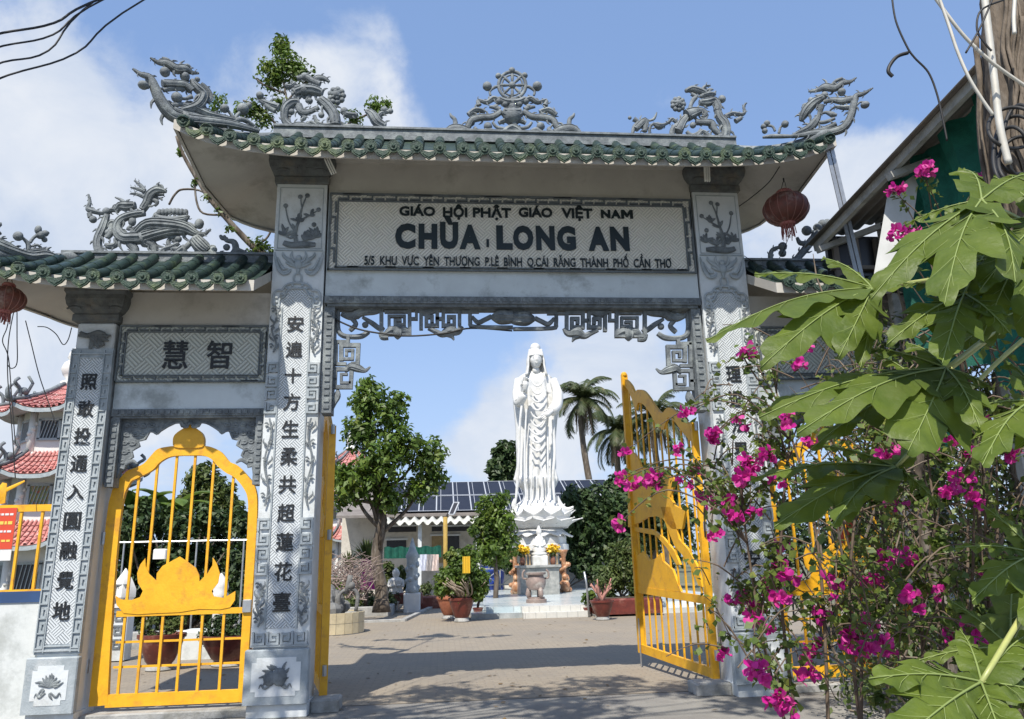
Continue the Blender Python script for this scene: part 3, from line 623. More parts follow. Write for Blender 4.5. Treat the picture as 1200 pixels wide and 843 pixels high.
fw_.mb.build('fretwork_frieze', M['stone'], gate, smooth=True, angle=40, label='pierced grey key-pattern frieze under the beam')
# ---- side beams, panels and pierced arches
def side(x0, x1, right, lab):
    b = MB(); b.box(x0, x1, .10, .44, 3.47, 4.95); B = b.build('beam', M['beam'], gate, label=lab)
    ub = MB(); ub.box(x0, x1, .085, .11, 4.53, 4.95); ub.build('upper_band', M['soffit'], B)
    p = MB(); p.box(x0+.0, x1-.0, .06, .11, 3.79, 4.51); p.build('side_panel', M['hatchside'], B)
    k = MB(); keyband(k, x0+.01, x1-.01, 3.79, 4.51, .04, .07, .017, .26, .075); k.build('key_border', M['key'], B)
    l = MB(); l.box(x0, x1, .08, .34, 3.385, 3.468); l.box(x0+.01, x1-.01, .10, .32, 3.36, 3.386)
    x = x0+.04
    while x < x1-.07: l.box(x, x+.045, .066, .09, 3.405, 3.45); x += .075
    for xa, xb in ((x0, x0+.10), (x1-.10, x1)):
        l.box(xa, xb, .10, .32, 2.55, 3.36); z = 2.6
        while z < 3.32: l.box(xa+.025, xb-.025, .088, .11, z, z+.045); z += .075
    l.build('lintel_mould', M['stone'], B)
    # pierced spandrels
    w = x1-x0; c = Carver(lambda u, v: Vector((x0+.10+(w-.20)*u, .21, 3.36-v*.9)), NV, .3); fp = MB()
    hw = (w-.2)/2
    for s_ in (-1, 1):
        def X(t): return .5+s_*t
        edge = [(.5,.78),(.485,.64),(.455,.66),(.44,.56),(.40,.50),(.415,.42),(.36,.36),(.375,.29),(.325,.27),(.30,.17),(.265,.17),(.24,.20),(.22,.16),(.17,.10),(.12,.055),(.075,.05),(.06,.10),(.02,.09),(0,.03)]
        poly = [(X(.5),0)]+[(X(a),b) for a, b in edge]+[(X(0),0)]
        fp.prism([(x0+.10+(w-.20)*a, 3.36-b*.9) for a, b in (poly if s_ > 0 else poly[::-1])], .185, .235)
        rs = random.Random(5)
        for (a, b) in [(.46,.08),(.40,.08),(.34,.09),(.28,.08),(.46,.2),(.40,.2),(.34,.2),(.465,.32),(.41,.32),(.465,.44),(.43,.42),(.47,.56)]:
            c.curl(X(a), b, .026, .008, 1.2, rs.uniform(0,6), .009, .006, 0, rs.choice((-1,1)))
        e2 = sm([(X(a), b, .010) for a, b in edge], 2); c.stroke([tuple(q) for q in e2], n=1)
        c.stroke([(X(.07),.03,.012),(X(.05),.09,.018),(X(.02),.10,.014),(X(.03),.06,.008)]); c.stroke([(X(.45),.60,.02),(X(.40),.56,.016),(X(.36),.60,.008)])
    c.mb.v = [(x_, y_-.03, z_) for x_, y_, z_ in c.mb.v]
    S = fp.build('pierced_spandrel', M['stone'], B, fix=True); c.mb.build('spandrel_scrolls', M['stone'], B, smooth=True)
    return B
sl_ = side(-3.925, -2.14, False, 'left side beam with two painted characters'); side(4.09, 5.885, True, 'right side beam with woven panel')
for ch, u in (('慧', 206), ('智', 257)):
    q = W(u, 416, .06); text(ch, q.x, q.z, .052, .36, M['black'], sl_, w=.30, name='character', ext=.008, bold=.010)
# ================================================================== CARVED RIDGE FIGURES (each drawn in its own design units on a vertical plane)
def zoomer(ox, oy, k, plane):
    if isinstance(plane, (int, float)): return lambda u, v: W(ox+u/k, oy+v/k, plane)
    p, n = plane; return lambda u, v: WP(ox+u/k, oy+v/k, p, n)
def orn(ox, oy, k, plane, strokes, balls=(), curls=(), flowers=(), label=None, parent=None, nrm=NV, depth=.9, mul=1.04, fringe=True):
    c = Carver(zoomer(ox, oy, k, plane), nrm, depth)
    for s in strokes:
        rd = 0
        if isinstance(s, tuple): rd, s = s
        c.stroke([(a, b, r*mul) for a, b, r in s], seg=8, n=4, ridges=rd)
        if rd and fringe: c.fringe([(a, b, r*mul*.8) for a, b, r in s], seed=int(s[0][0]))
    for b in balls: c.ball(b[0], b[1], b[2]*1.08, b[3] if len(b) > 3 else 1.0, 0, 9, 6, b[4] if len(b) > 4 else 1)
    for q in curls: c.curl(*q)
    for (u, v, r) in flowers:
        c.ball(u, v, r*.55, 1.3)
        for i in range(9): a = 2*PI*i/9; c.ball(u+r*.72*math.cos(a), v+r*.72*math.sin(a), r*.36, 1.0, 0, 7, 5)
        for i in range(6): a = 2*PI*i/6+.3; c.ball(u+r*.36*math.cos(a), v+r*.36*math.sin(a), r*.26, 1.0, .03, 7, 4)
    return c.build('ridge_ornament', M['stone'], parent or gate, label=label)
def oblique(p, q):
    p = Vector((*p, 0)); q = Vector((*q, 0)); t = (q-p).normalized(); n = Vector((t.y, -t.x, 0)); return (p, n if n.y < 0 else -n)
plA = oblique((-3.15,-.95), (-2.2,-.35)); plE = oblique((5.05,-.95), (4.1,-.35))
orn(150, 60, 7.5, plA, [
 (2,[(40,155,10),(110,205,22),(190,235,32),(235,330,44),(290,450,52),(380,560,56),(500,600,50),(700,620,42),(900,645,36),(1150,705,18)]),
 (2,[(195,58,8),(260,100,20),(340,110,36),(420,160,42),(500,160,38),(560,190,18),(622,195,10)]), [(300,70,20),(350,85,22),(400,130,14)],
 (2,[(300,285,34),(400,290,36),(500,300,34),(560,350,36)]), (1,[(310,345,20),(400,330,22),(500,340,16)]), [(470,150,14),(520,130,20),(560,160,10)],
 (3,[(560,270,24),(600,320,40),(660,380,44),(640,450,44),(580,500,44),(450,530,30)]), (2,[(640,290,22),(700,350,24),(730,410,20),(700,450,18)]),
 (2,[(380,480,24),(460,470,20),(560,480,18)]), (3,[(560,500,40),(700,560,36),(820,585,28),(960,610,18)]), (2,[(400,520,34),(520,560,36),(660,590,30),(800,620,24)]),
 [(870,515,12),(915,570,14),(930,615,16)], [(1010,520,14),(965,560,14),(940,600,16)], [(900,640,20),(990,600,22),(1080,640,18),(1160,700,10)], [(420,400,18),(500,420,14),(560,400,22)]],
 balls=[(135,300,46,1,.8),(325,185,42),(430,410,46),(850,505,36),(1010,510,46),(500,225,40),(1060,480,26),(1160,390,30),(570,270,26),(610,250,22)],
 label='swept-up dragon finial on the left corner of the upper roof', nrm=plA[1], depth=1.0)
orn(880, 80, 8, plE, [
 (2,[(1145,185,7),(1060,240,20),(985,265,28),(960,360,36),(930,470,38),(870,560,42),(760,600,40),(600,610,34),(380,640,20)]), [(1080,335,20),(1030,318,10),(988,350,12)],
 (2,[(990,88,7),(930,130,18),(860,140,28),(790,190,34),(700,180,38),(640,200,24),(590,215,16),(540,218,11)]), [(860,95,14),(800,120,18),(760,160,18)],
 (2,[(960,290,36),(850,310,34),(760,300,26),(680,320,20)]), (1,[(935,370,26),(860,372,24),(790,365,14),(740,400,8)]), (3,[(690,270,28),(600,320,44),(530,390,50),(490,450,38),(470,495,20)]), (3,[(660,350,34),(640,440,22),(600,510,40),(540,570,38),(400,630,20)]),
 [(650,435,12),(700,415,16),(760,435,26),(805,440,14)], [(790,470,14),(700,505,20),(640,510,18)], (2,[(800,520,24),(700,570,28),(560,610,22)]), [(320,530,14),(280,550,11),(262,610,14)], [(225,590,12),(205,550,12),(160,535,16)], [(110,650,12),(200,640,22),(320,640,20),(400,640,14)]],
 balls=[(1070,345,42,1,.8),(850,225,38),(690,255,34),(320,525,34),(120,550,28),(150,520,30),(130,590,26),(760,435,28),(560,300,26),(500,370,26),(470,430,24),(640,270,26)],
 label='swept-up dragon finial on the right corner of the upper roof', nrm=plE[1], depth=1.0)
orn(300, 60, 6.667, .2, [
 (3,[(270,590,34),(225,540,28),(230,460,38),(280,410,40),(340,400,30)]), (3,[(300,330,36),(370,310,44),(450,310,44),(520,330,30)]), (2,[(320,215,20),(390,205,26),(440,230,24),(500,260,26)]), (2,[(455,240,20),(480,215,26),(530,215,20),(572,240,12)]), (1,[(230,270,20),(270,280,22),(310,250,18)]),
 (3,[(500,380,38),(560,430,42),(610,500,42),(620,580,44)]), (1,[(455,505,14),(480,560,18),(540,580,18),(600,570,16)]), (2,[(330,420,30),(360,480,30),(420,475,22),(490,440,20)]), (1,[(340,480,18),(380,520,18),(350,545,14)]),
 (2,[(240,610,26),(330,580,26),(400,590,26),(480,600,22),(600,610,22)]), [(400,575,12),(430,555,14),(480,580,12)], (1,[(20,340,12),(45,390,22),(110,420,30),(180,440,30)]), [(60,380,16),(90,430,26),(150,470,22)], (1,[(670,470,20),(720,500,26),(790,500,20)]),
 (3,[(860,465,18),(910,500,36),(950,560,42),(1010,590,28)]), (1,[(940,540,22),(980,490,20),(1040,475,14)]), [(680,600,22),(760,590,22),(860,610,22),(1080,620,12)], (1,[(420,350,20),(400,390,16),(430,410,10)])],
 balls=[(510,500,24),(275,475,26),(420,390,24),(690,470,30),(380,310,50),(560,400,30),(1050,470,22),(1000,460,26),(960,600,30),(380,200,30)], curls=[(270,470,40,14,1.1,1.5,12,8)], flowers=[(630,350,70),(330,320,56)], label='carved phoenix and peony on the ridge, left half')
wh = []
for q in range(33): a = 2*PI*q/32; wh.append((570+100*math.cos(a), 190+100*math.sin(a), 13))
wh2 = [(570+76*math.cos(2*PI*q/32), 190+76*math.sin(2*PI*q/32), 7) for q in range(33)]
sp = [[(570+24*math.cos(a), 190+24*math.sin(a), 8), (570+60*math.cos(a), 190+60*math.sin(a), 12), (570+98*math.cos(a), 190+98*math.sin(a), 8)] for a in [PI*i/4 for i in range(8)]]
SC = [(2,[(490,385,22),(420,425,24),(340,430,26),(270,450,26),(240,500,24),(200,530,24)]), (1,[(245,410,20),(300,375,24),(370,385,14)]), (1,[(325,340,20),(318,300,12),(380,318,18),(430,290,22),(470,300,18)]),
 [(425,465,10),(455,500,13),(510,512,13)], [(410,265,9),(405,235,9),(440,205,12),(470,200,10)], (2,[(70,540,18),(130,510,30),(200,520,34),(260,540,26)]), [(150,500,18),(145,445,16),(120,420,12),(110,398,6)], [(350,540,14),(390,520,20),(430,530,14)], (1,[(470,290,22),(520,315,28),(570,320,30)]),
 [(400,350,10),(440,355,16),(480,370,20)], (1,[(470,470,16),(520,450,20),(560,455,20)]), [(290,500,10),(300,520,16),(270,540,18)], (1,[(500,560,28),(540,520,30),(580,505,32)])]
SCm = [(s[0], [(1140-a, b, r) for a, b, r in s[1]]) if isinstance(s, tuple) else [(1140-a, b, r) for a, b, r in s] for s in SC]
orn(510, 70, 6.316, .2, [wh, wh2]+sp+SC+SCm+[(3,[(500,385,30),(570,410,58),(640,385,30)])],
 balls=[(570,190,26),(568,82,24),(468,122,22),(662,118,22),(385,198,33),(755,198,34),(570,420,66),(520,330,26),(620,330,26),(570,350,30),(390,495,30),(780,495,30),(450,350,20),(690,350,20),(470,310,24),(670,310,24),(570,300,22)], label='dharma wheel between scrolls at the centre of the ridge')
orn(730, 85, 7.5, .2, [
 (1,[(550,168,14),(600,148,30),(660,160,32),(730,185,26)]), (1,[(700,150,14),(725,122,14),(770,118,6)]), [(740,160,12),(765,150,14),(795,152,6)], (1,[(690,205,20),(760,195,28),(815,190,14)]), [(800,190,16),(815,165,8)], [(600,190,16),(640,215,18),(620,240,20),(600,280,16),(590,320,20)],
 (3,[(670,265,26),(740,265,38),(800,250,34),(830,300,36),(830,340,34)]), (2,[(560,380,56),(620,355,46),(690,335,24),(725,360,22),(700,395,16)]), (3,[(830,330,30),(850,400,36),(890,450,42),(905,530,40),(880,600,32)]), (1,[(900,390,22),(960,362,20),(1040,372,18),(1073,345,12),(1060,305,12),(1085,268,6)]), [(990,430,24),(1040,400,18)],
 (2,[(640,440,26),(720,440,28),(780,450,30),(800,500,28),(860,560,20)]), (2,[(480,520,44),(520,440,36),(560,390,30)]), (1,[(430,550,24),(440,500,24),(480,460,22)]), [(560,520,16),(600,552,18),(650,540,16),(690,505,14)], (1,[(480,445,16),(430,412,18),(400,440,14),(360,460,16),(320,475,32),(270,455,14),(240,480,12),(230,550,12)]),
 [(80,550,12),(100,480,18),(130,440,18),(95,410,24)], (2,[(110,500,28),(160,450,30),(200,430,28),(190,520,22)]), [(230,425,10),(268,412,12),(288,380,9),(297,352,5)], [(60,560,16),(200,555,14),(400,570,18),(650,570,20),(900,600,22)], (1,[(650,570,22),(700,520,18),(760,560,22)])],
 balls=[(870,235,32),(615,465,26),(870,440,26),(690,210,18),(560,160,18),(60,400,16)], curls=[(700,370,44,16,1.0,0,12,8)], flowers=[(485,280,66)], label='carved dragon with flower on the ridge, right half')
orn(90, 205, 5, .2, [
 (1,[(68,115,6),(76,160,11),(66,200,16),(100,215,16),(150,225,14),(178,215,18)]), [(72,225,14),(78,250,14)], (3,[(178,235,18),(155,310,26),(125,380,26),(128,440,26),(165,485,24),(240,500,14)]), (2,[(205,265,14),(205,330,20),(175,370,18)]),
 (3,[(228,215,16),(255,185,26),(300,185,30),(345,180,24)]), [(275,165,14),(262,148,10),(225,132,5)], (1,[(175,215,14),(215,205,16),(245,210,18)]), (3,[(400,225,20),(330,235,24),(262,262,26),(236,315,30),(270,370,36),(340,375,40),(400,370,36)]),
 (4,[(345,355,30),(420,300,44),(540,300,46),(640,315,38),(700,345,22),(748,348,13),(785,318,6)]), (4,[(380,380,46),(470,350,40),(560,330,36),(640,330,28)]), (3,[(385,205,24),(412,165,26),(432,120,30),(475,92,26),(525,98,11)]), [(440,145,14),(470,160,14),(458,185,6)], [(450,75,10),(490,62,9),(505,75,6)], [(470,115,14),(510,115,9)], [(490,135,8),(500,150,5)],
 (1,[(395,92,14),(372,60,11),(338,34,6)]), (1,[(400,100,14),(355,82,11),(315,74,5)]), (1,[(395,130,14),(350,112,11),(312,112,5)]), (2,[(310,400,26),(342,440,24),(330,468,20),(272,470,20),(250,478,14)]), (2,[(410,390,40),(448,420,24),(455,450,18),(420,466,14)]), (1,[(232,375,18),(230,408,18),(192,420,20),(168,405,9)]),
 (1,[(468,232,10),(500,262,20),(565,272,24),(630,264,18),(655,238,9)]), (1,[(460,225,5),(480,250,16),(565,262,20),(640,250,16),(660,240,6)]), [(322,300,12),(300,318,12),(330,318,6)], [(715,300,12),(690,300,11),(655,285,10)],
 (5,[(690,375,38),(735,425,46),(770,450,32)]), (3,[(640,435,34),(580,465,22),(530,490,16)]), (1,[(600,400,12),(555,425,18),(505,440,14),(480,480,20)]), [(600,365,12),(560,368,13),(535,395,13),(560,430,15),(620,435,18),(665,400,16)], (1,[(650,460,22),(665,490,18)]), (1,[(760,470,30),(785,485,22)]),
 (2,[(780,450,24),(825,480,22),(900,492,18),(985,480,18),(1060,492,12)]), [(860,360,12),(880,385,14),(920,395,18),(930,440,20),(890,485,16)], [(840,355,8),(855,372,14),(885,375,9)], (1,[(930,440,20),(990,465,18),(1040,490,12)])],
 balls=[(95,262,22),(175,215,24),(325,275,22,1,1.3),(718,288,26,1,1.2),(595,378,20),(878,425,20),(470,480,24),(182,340,20),(800,440,22)]+[(484+22*i, 222-6*math.sin(i/7*PI), 15, 1.2, 1.5) for i in range(8)]+[(440+22*i, 300-4*i+(10 if i%2 else 0), 14) for i in range(9)],
 curls=[(182,350,22,8,1,0,9,6)], label='carved kirin carrying a lotus, on the left roof ridge', parent=gate)
plG = oblique((-5.35,-.78), (-4.5,.1))
orn(0, 250, 8.43, plG, [[(225,245,16),(275,300,24),(282,360,26)], [(295,290,18),(335,240,16),(380,215,20)], (1,[(310,330,12),(370,315,15),(425,360,12)]), (3,[(-200,250,60),(-50,310,60),(120,380,60),(300,430,55),(450,420,55),(580,450,30),(640,465,14)]), (2,[(-100,250,40),(60,300,30),(150,350,25),(240,380,20)]), [(-60,160,24),(0,110,22),(15,105,12)], [(-60,220,24),(0,190,26)], (2,[(200,400,30),(330,370,26),(450,370,24),(540,430,16)])],
 balls=[(180,228,50),(378,165,34,1,1.4),(400,215,44),(445,200,34),(440,262,28),(470,195,18)], label='cloud and flower finial on the far left roof corner', nrm=plG[1])
orn(860, 240, 7.03, .2, [(1,[(135,490,14),(180,492,18),(240,465,18),(300,480,20)]), (2,[(280,480,20),(420,485,22),(500,460,24),(560,400,28),(640,300,30),(720,200,30)]), (1,[(310,460,20),(300,420,20),(320,370,16),(370,352,14)]), [(520,270,12),(545,315,20),(600,320,22)], (2,[(600,330,24),(680,250,30)]), [(640,240,12),(660,250,14)]],
 balls=[(402,345,34),(400,400,30),(600,215,38),(690,190,34),(730,160,34),(770,150,30),(700,230,30)], label='scroll finial on the right roof ridge')
# ================================================================== METAL GATES
GY = .30
S1 = lambda pts, k=6.316, ox=130, oy=470: [(ox+a/k, oy+b/k) for a, b in pts]
outer = [(105,828),(117,710),(128.5,590)]+S1([(75,590),(100,545),(180,500),(250,465),(300,410),(350,360),(420,342),(500,335),(590,333),(690,335),(750,345),(820,380),(880,450),(940,480),(1010,550),(1070,640)])[1:]+[(302,600),(296,700),(288,824)]
inner = [(127,826),(133,710),(143,600)]+S1([(95,690),(140,620),(200,575),(280,535),(330,500),(370,455),(430,420),(500,408),(590,406),(690,408),(750,435),(790,480),(850,530),(920,570),(980,640),(1015,720)])[1:]+[(291,610),(286,700),(279,822)]
def mk_side_gate(fx, label):
    root = empty('metal_gate', (fx(W(200,820,GY).x), GY, .12), label, 'gate', 'closed yellow side gates')
    Q = lambda u, v: (fx(W(u, v, GY).x), W(u, v, GY).z)
    fm = MB(); oo = sm([Q(*p) for p in outer], 4); ii = sm([Q(*p) for p in inner], 4); n = len(oo); vs = []; fs = []
    for a, b in zip(oo, ii): vs += [(a[0],GY-.03,a[1]),(b[0],GY-.03,b[1]),(b[0],GY+.03,b[1]),(a[0],GY+.03,a[1])]
    for i in range(n-1):
        for k in range(4): k2 = (k+1)%4; fs.append((4*i+k,4*i+k2,4*i+4+k2,4*i+4+k))
    fs += [(3,2,1,0),(4*n-4,4*n-3,4*n-2,4*n-1)]; fm.add(vs, fs); fm.build('frame', M['yellow'], root, fix=True)
    xl, xr = sorted((Q(128,820)[0], Q(279,815)[0])); z0 = W(200,826,GY).z; z1 = W(200,811,GY).z
    b = MB(); b.box(xl-.03, xr+.03, GY-.028, GY+.028, z0, z1); b.build('bottom_rail', M['yellow'], root)
    zr = W(200,718,GY).z; b = MB(); b.box(xl-.01, xr+.06, GY-.022, GY+.022, zr-.03, zr+.035); b.build('middle_rail', M['yellow'], root)
    for v in (751, 780): z = W(200,v,GY).z; b = MB(); b.box(xl, xr+.02, GY+.015, GY+.03, z-.012, z+.012); b.build('thin_rail', M['yellow'], root)
    ztop = lambda x: max([z for (a, z), (c, _) in zip(ii, ii[1:]) if min(a, c)-.05 <= x <= max(a, c)+.05] or [2.0])
    ups = [Q(40*0+340/2.09, 440+258/2.09), Q(386/2.09, 440+222/2.09), Q(433/2.09, 650*0+540), Q(478/2.09, 540), Q(524/2.09, 545), Q(571/2.09, 565)]
    for q in ups:
        x = q[0]; t = MB(); t.box(x-.014, x+.014, GY-.012, GY+.014, z1-.02, ztop(x)+.03); t.build('bar', M['yellow'], root)
    bud = S1([(480,345),(467,300),(476,262),(505,233),(545,207),(572,186),(590,158),(610,186),(642,210),(678,238),(694,275),(695,310),(682,345),(580,352)])
    k = MB(); P_ = [tuple(p) for p in sm([Q(*p) for p in bud], 3, True)]; P_ = P_ if fx(1) == 1 else P_[::-1]; k.prism(P_, GY-.045, GY+.035); k.build('bud_finial', M['yellow'], root, fix=True)
    lot = [(285,540),(300,549),(325,550),(345,543),(352,528),(340,508),(338,485),(346,463),(358,448),(359,468),(368,487),(385,503),(386,485),(400,467),(422,455),(442,444),(462,457),(482,472),(490,490),(490,505),(510,485),(522,465),(523,446),(533,462),(540,485),(536,508),(520,528),(525,541),(550,545),(578,528),(577,550),(565,568),(540,573),(490,572),(440,580),(385,582),(340,585),(305,582),(288,562)]
    k = MB(); P_ = [Q(a/2.09, 440+b/2.09) for a, b in lot]; P_ = P_ if fx(1) == 1 else P_[::-1]; k.prism(P_, GY-.030, GY-.016); k.build('lotus_panel', M['yellow'], root, fix=True)
    for z in (.5, 1.9): h_ = MB(); x = Q(118, 700)[0] if z < 1 else Q(133, 590)[0]; h_.tube([(x-fx(1)*0-.06*(1 if fx(1)==1 else -1), GY-.02, z), (x-.06*(1 if fx(1)==1 else -1), GY-.02, z+.14)], .024, 8); h_.build('hinge', M['steel'], root)
    lx = Q(289, 735)[0]; h_ = MB(); h_.bevbox(lx-.05, lx+.05, GY-.06, GY-.028, zr-.02, zr+.12, .008); h_.build('latch', M['steel'], root)
    return root
mk_side_gate(lambda x: x, 'closed yellow gate with lotus cut-out between the left outer and inner pillars')
mk_side_gate(lambda x: 1.95-x, 'closed yellow gate with lotus cut-out behind the bougainvillea branches')
# swinging leaves of the main opening
def leaf_gate(h, f, z0h, z0f, label, tops, lotus, post_far, bulb):
    """h, f: ground positions of hinge and free edge; leaf drawn in (t along, z)"""
    h = Vector((*h, 0)); f = Vector((*f, 0)); L_ = (f-h).length; t = (f-h)/L_; n = Vector((t.y, -t.x, 0))
    root = empty('metal_gate', (h.x, h.y, z0h), label, 'gate', 'open yellow leaves of the main gate')
    P3 = lambda a, z, d=0: h+t*a+n*d+Vector((0,0,z))
    sag = lambda a: z0h+(z0f-z0h)*a/L_
    def member(name, pts, w, d, close=False):
        m = MB()
        for (a0, za), (a1, zb) in zip(pts, pts[1:]): m.bar(P3(a0, za), P3(a1, zb), w, d, tuple(n) if abs(a1-a0) < abs(zb-za) else tuple(n))
        return m.build(name, M['yellow'], root)
    mh = MB(); mh.box(0,0,0,0,0,0); mh = MB()
    mh.bar(P3(.045, sag(0)), P3(.045, tops[0][1]), .06, .09, tuple(n)); mh.build('hinge_post', M['yellow'], root)
    mh = MB(); mh.bar(P3(L_-.05, sag(L_)), P3(L_-.05, post_far), .06, .10, tuple(n)); mh.ball(P3(L_-.05, post_far), .055, 8, 5); mh.build('meeting_post', M['yellow'], root)
    mh = MB(); mh.bar(P3(.05, sag(.05)+.06), P3(L_-.05, sag(L_)+.06), .05, .12, (0,0,1)); mh.build('bottom_rail', M['yellow'], root)
    zr = 1.05; mh = MB(); mh.bar(P3(.05, zr+sag(.05)-z0h), P3(L_-.05, zr+sag(L_)-z0h), .045, .10, (0,0,1)); mh.build('middle_rail', M['yellow'], root)
    # scalloped top: flat plate following the humps
    S = sm([(a*L_, z, wd) for a, z, wd in tops[1:]], 5); vs = []; fs = []
    for a, z, wd in S: vs += [P3(a, z, .02), P3(a, z-wd, .02), P3(a, z-wd, -.02), P3(a, z, -.02)]
    for i in range(len(S)-1):
        for k in range(4): k2 = (k+1)%4; fs.append((4*i+k,4*i+k2,4*i+4+k2,4*i+4+k))
    m = MB(); m.add(vs, fs); m.build('scalloped_top', M['yellow'], root, fix=True)
    nb = 11
    for i in range(1, nb):
        a = L_*i/nb; zt = [z for q, z, wd in S]; zt = np.interp(a, [q for q, _, _ in S] if S[0][0] < S[-1][0] else [q for q, _, _ in S][::-1], zt if S[0][0] < S[-1][0] else zt[::-1])
        m = MB(); m.bar(P3(a, sag(a)+.08), P3(a, zt-.1), .022, .022, tuple(n)); m.build('bar', M['yellow'], root)
    for poly in lotus:
        m = MB(); k = len(poly); vs = [P3(a*L_, z, .016) for a, z in poly]+[P3(a*L_, z, -.016) for a, z in poly]
        m.add(vs, [tuple(range(k)), tuple(range(2*k-1, k-1, -1))]+[(i, k+i, k+(i+1)%k, (i+1)%k) for i in range(k)]); m.build('lotus_panel', M['yellow'], root, fix=True)
    m = MB(); m.tube([P3(L_-.12, sag(L_)+.5, -.05), P3(L_-.12, .02, -.05)], .012, 6); m.build('drop_bolt', M['steel'], root)
    for z in (.35, 1.9, 3.2): m = MB(); m.tube([P3(-.03, z), P3(-.03, z+.12)], .025, 8); m.build('hinge', M['steel'], root)
    return root
hR, fR = (3.36, .48), (3.02, 2.87)
plR = oblique(hR, fR); LR = (Vector(fR)-Vector(hR)).length
def onleaf(u, v):
    D = FW + RT*((u-600)/FPX) - UP*((v-421.5)/FPX); p, n = plR; q = CAM + D*((p-CAM).dot(n)/D.dot(n)); a = (Vector((q.x,q.y))-Vector(hR)).length/LR; return (a, q.z)
tp = [(820,496,16),(808,497,20),(798,487,18),(790,480,14),(783,478,12),(777,484,20),(770,478,22),(762,466,20),(755,458,18),(748,457,16),(745,460,22),(741,452,18),(737,447,12),(733,444,10)]
tops = [(0, onleaf(822, 492)[1])]+[(min(1, onleaf(u, v)[0]), onleaf(u, v)[1], max(.08, onleaf(u, v)[1]-onleaf(u, v+w_)[1])) for u, v, w_ in tp]
R3 = lambda pts: [onleaf(700+a/3.83, 400+b/3.83) for a, b in pts]
R4 = lambda pts: [onleaf(700+a/3.47, 600+b/3.47) for a, b in pts]
lotR = [R3([(140,505),(165,500),(190,530),(205,580),(215,560),(232,575),(285,620),(295,580),(335,600),(352,620),(345,660),(330,700),(355,740),(400,760),(385,843),(340,843),(300,800),(270,785),(230,790),(190,815),(142,835)]),
        R4([(152,130),(165,180),(190,160),(215,198),(240,190),(262,168),(270,200),(310,235),(330,290),(345,325),(160,305)]), R4([(150,62),(230,72),(272,105),(318,160),(340,215),(325,215),(285,145),(240,95),(150,78)]),
        R4([(262,-20),(300,-20),(322,50),(335,110),(375,155),(415,230),(430,305),(415,300),(385,225),(345,170),(318,140),(285,60)])]
gR = leaf_gate(hR, fR, .13, .20, 'open right-hand yellow gate leaf, half lotus sheet, swung inward', tops, lotR, onleaf(737, 436)[1], True)
hL, fL = (-1.37, .46), (-1.93, 2.75)
leaf_gate(hL, fL, .12, .20, 'open left-hand yellow gate leaf seen almost edge-on beside its pillar', tops, lotR[:2], tops[-1][1]+.1, True)
# stone stubs under the hinges, and thresholds
for (x0, x1, nm) in ((-1.475, -1.16, 'white concrete stub at the foot of the inner left pillar'), (3.0, 3.43, 'white concrete stub at the foot of the inner right pillar')):
    b = MB(); b.bevbox(x0, x1, .18, .56, 0, .135, .018); b.build('hinge_block', M['concrete'], None, label=nm, cat='block')
b = MB(); b.bevbox(-3.93, -2.14, .12, .50, 0, .085, .015); b.build('threshold', M['concrete'], None, label='low concrete threshold under the left side gate', cat='threshold')
b = MB(); b.bevbox(4.10, 5.88, .12, .50, 0, .085, .015); b.build('threshold', M['concrete'], None, label='low concrete threshold under the right side gate', cat='threshold')
# far left: wall with blue stripe, fence and poster
M['wallwhite'] = mat('painted boundary wall', (.66,.68,.66), (.55,.58,.57), 1.5, .8, .15, 20, c3=(.42,.44,.42), c3sc=1.5)
M['blue'] = mat('blue band paint', (.03,.08,.20), (.025,.06,.15), 4, .6)
wl = empty('boundary_wall', (-6.8, .3, 0), 'low white wall with dark blue top band left of the gate', 'wall')
b = MB(); b.box(-9.4, -4.50, .2, .42, 0, 1.28); b.build('wall_body', M['wallwhite'], wl); b = MB(); b.box(-9.42, -4.50, .185, .435, 1.28, 1.40); b.build('blue_band', M['blue'], wl)
fe = empty('metal_fence', (-6.8, .3, 1.40), 'yellow bar fence standing on the blue topped wall', 'fence')
for z, h in ((W(20,694,.3).z, .045), (W(20,595,.3).z, .05)): b = MB(); b.box(-9.4, -4.45, .275, .325, z-h, z+h*.6); b.build('rail', M['yellow'], fe)
for u in (4, 25, 47):
    x = W(u, 640, .3).x
for i in range(15):
    x = W(44,650,.3).x-i*.235; b = MB(); b.box(x-.014, x+.014, .285, .315, W(20,694,.3).z, W(20,594,.3).z+(.0)); b.build('bar', M['yellow'], fe)
b = MB(); zt = W(20,590,.3).z
for i in range(4):
    x = W(10,580,.3).x-i*.9; k = Carver(lambda u, v: Vector((x+u, .3, zt+v)), NV, .4); k.stroke([(-.12,.02,.03),(-.05,.14,.025),(.05,.2,.02),(.16,.26,.01)]); k.stroke([(-.05,.0,.03),(-.08,.12,.06),(-.06,.24,.03)]); k.build('leaf_scroll', M['yellow'], fe)
M['red'] = mat('poster red', (.62,.07,.03), None, rough=.5); M['posterw'] = mat('poster white', (.7,.7,.68), None, rough=.5)
po = empty('poster', (W(2,625,.26).x, .26, W(2,645,.26).z), 'small red and white poster tied to the yellow fence', 'poster')
p0, p1 = W(-20,596,.262), W(12,657,.262); b = MB(); b.box(p0.x, p1.x, .258, .268, p1.z, p0.z); b.build('sheet', M['posterw'], po)
b = MB(); b.box(p0.x, p1.x, .254, .259, W(0,644,.26).z, p0.z); b.build('red_field', M['red'], po)
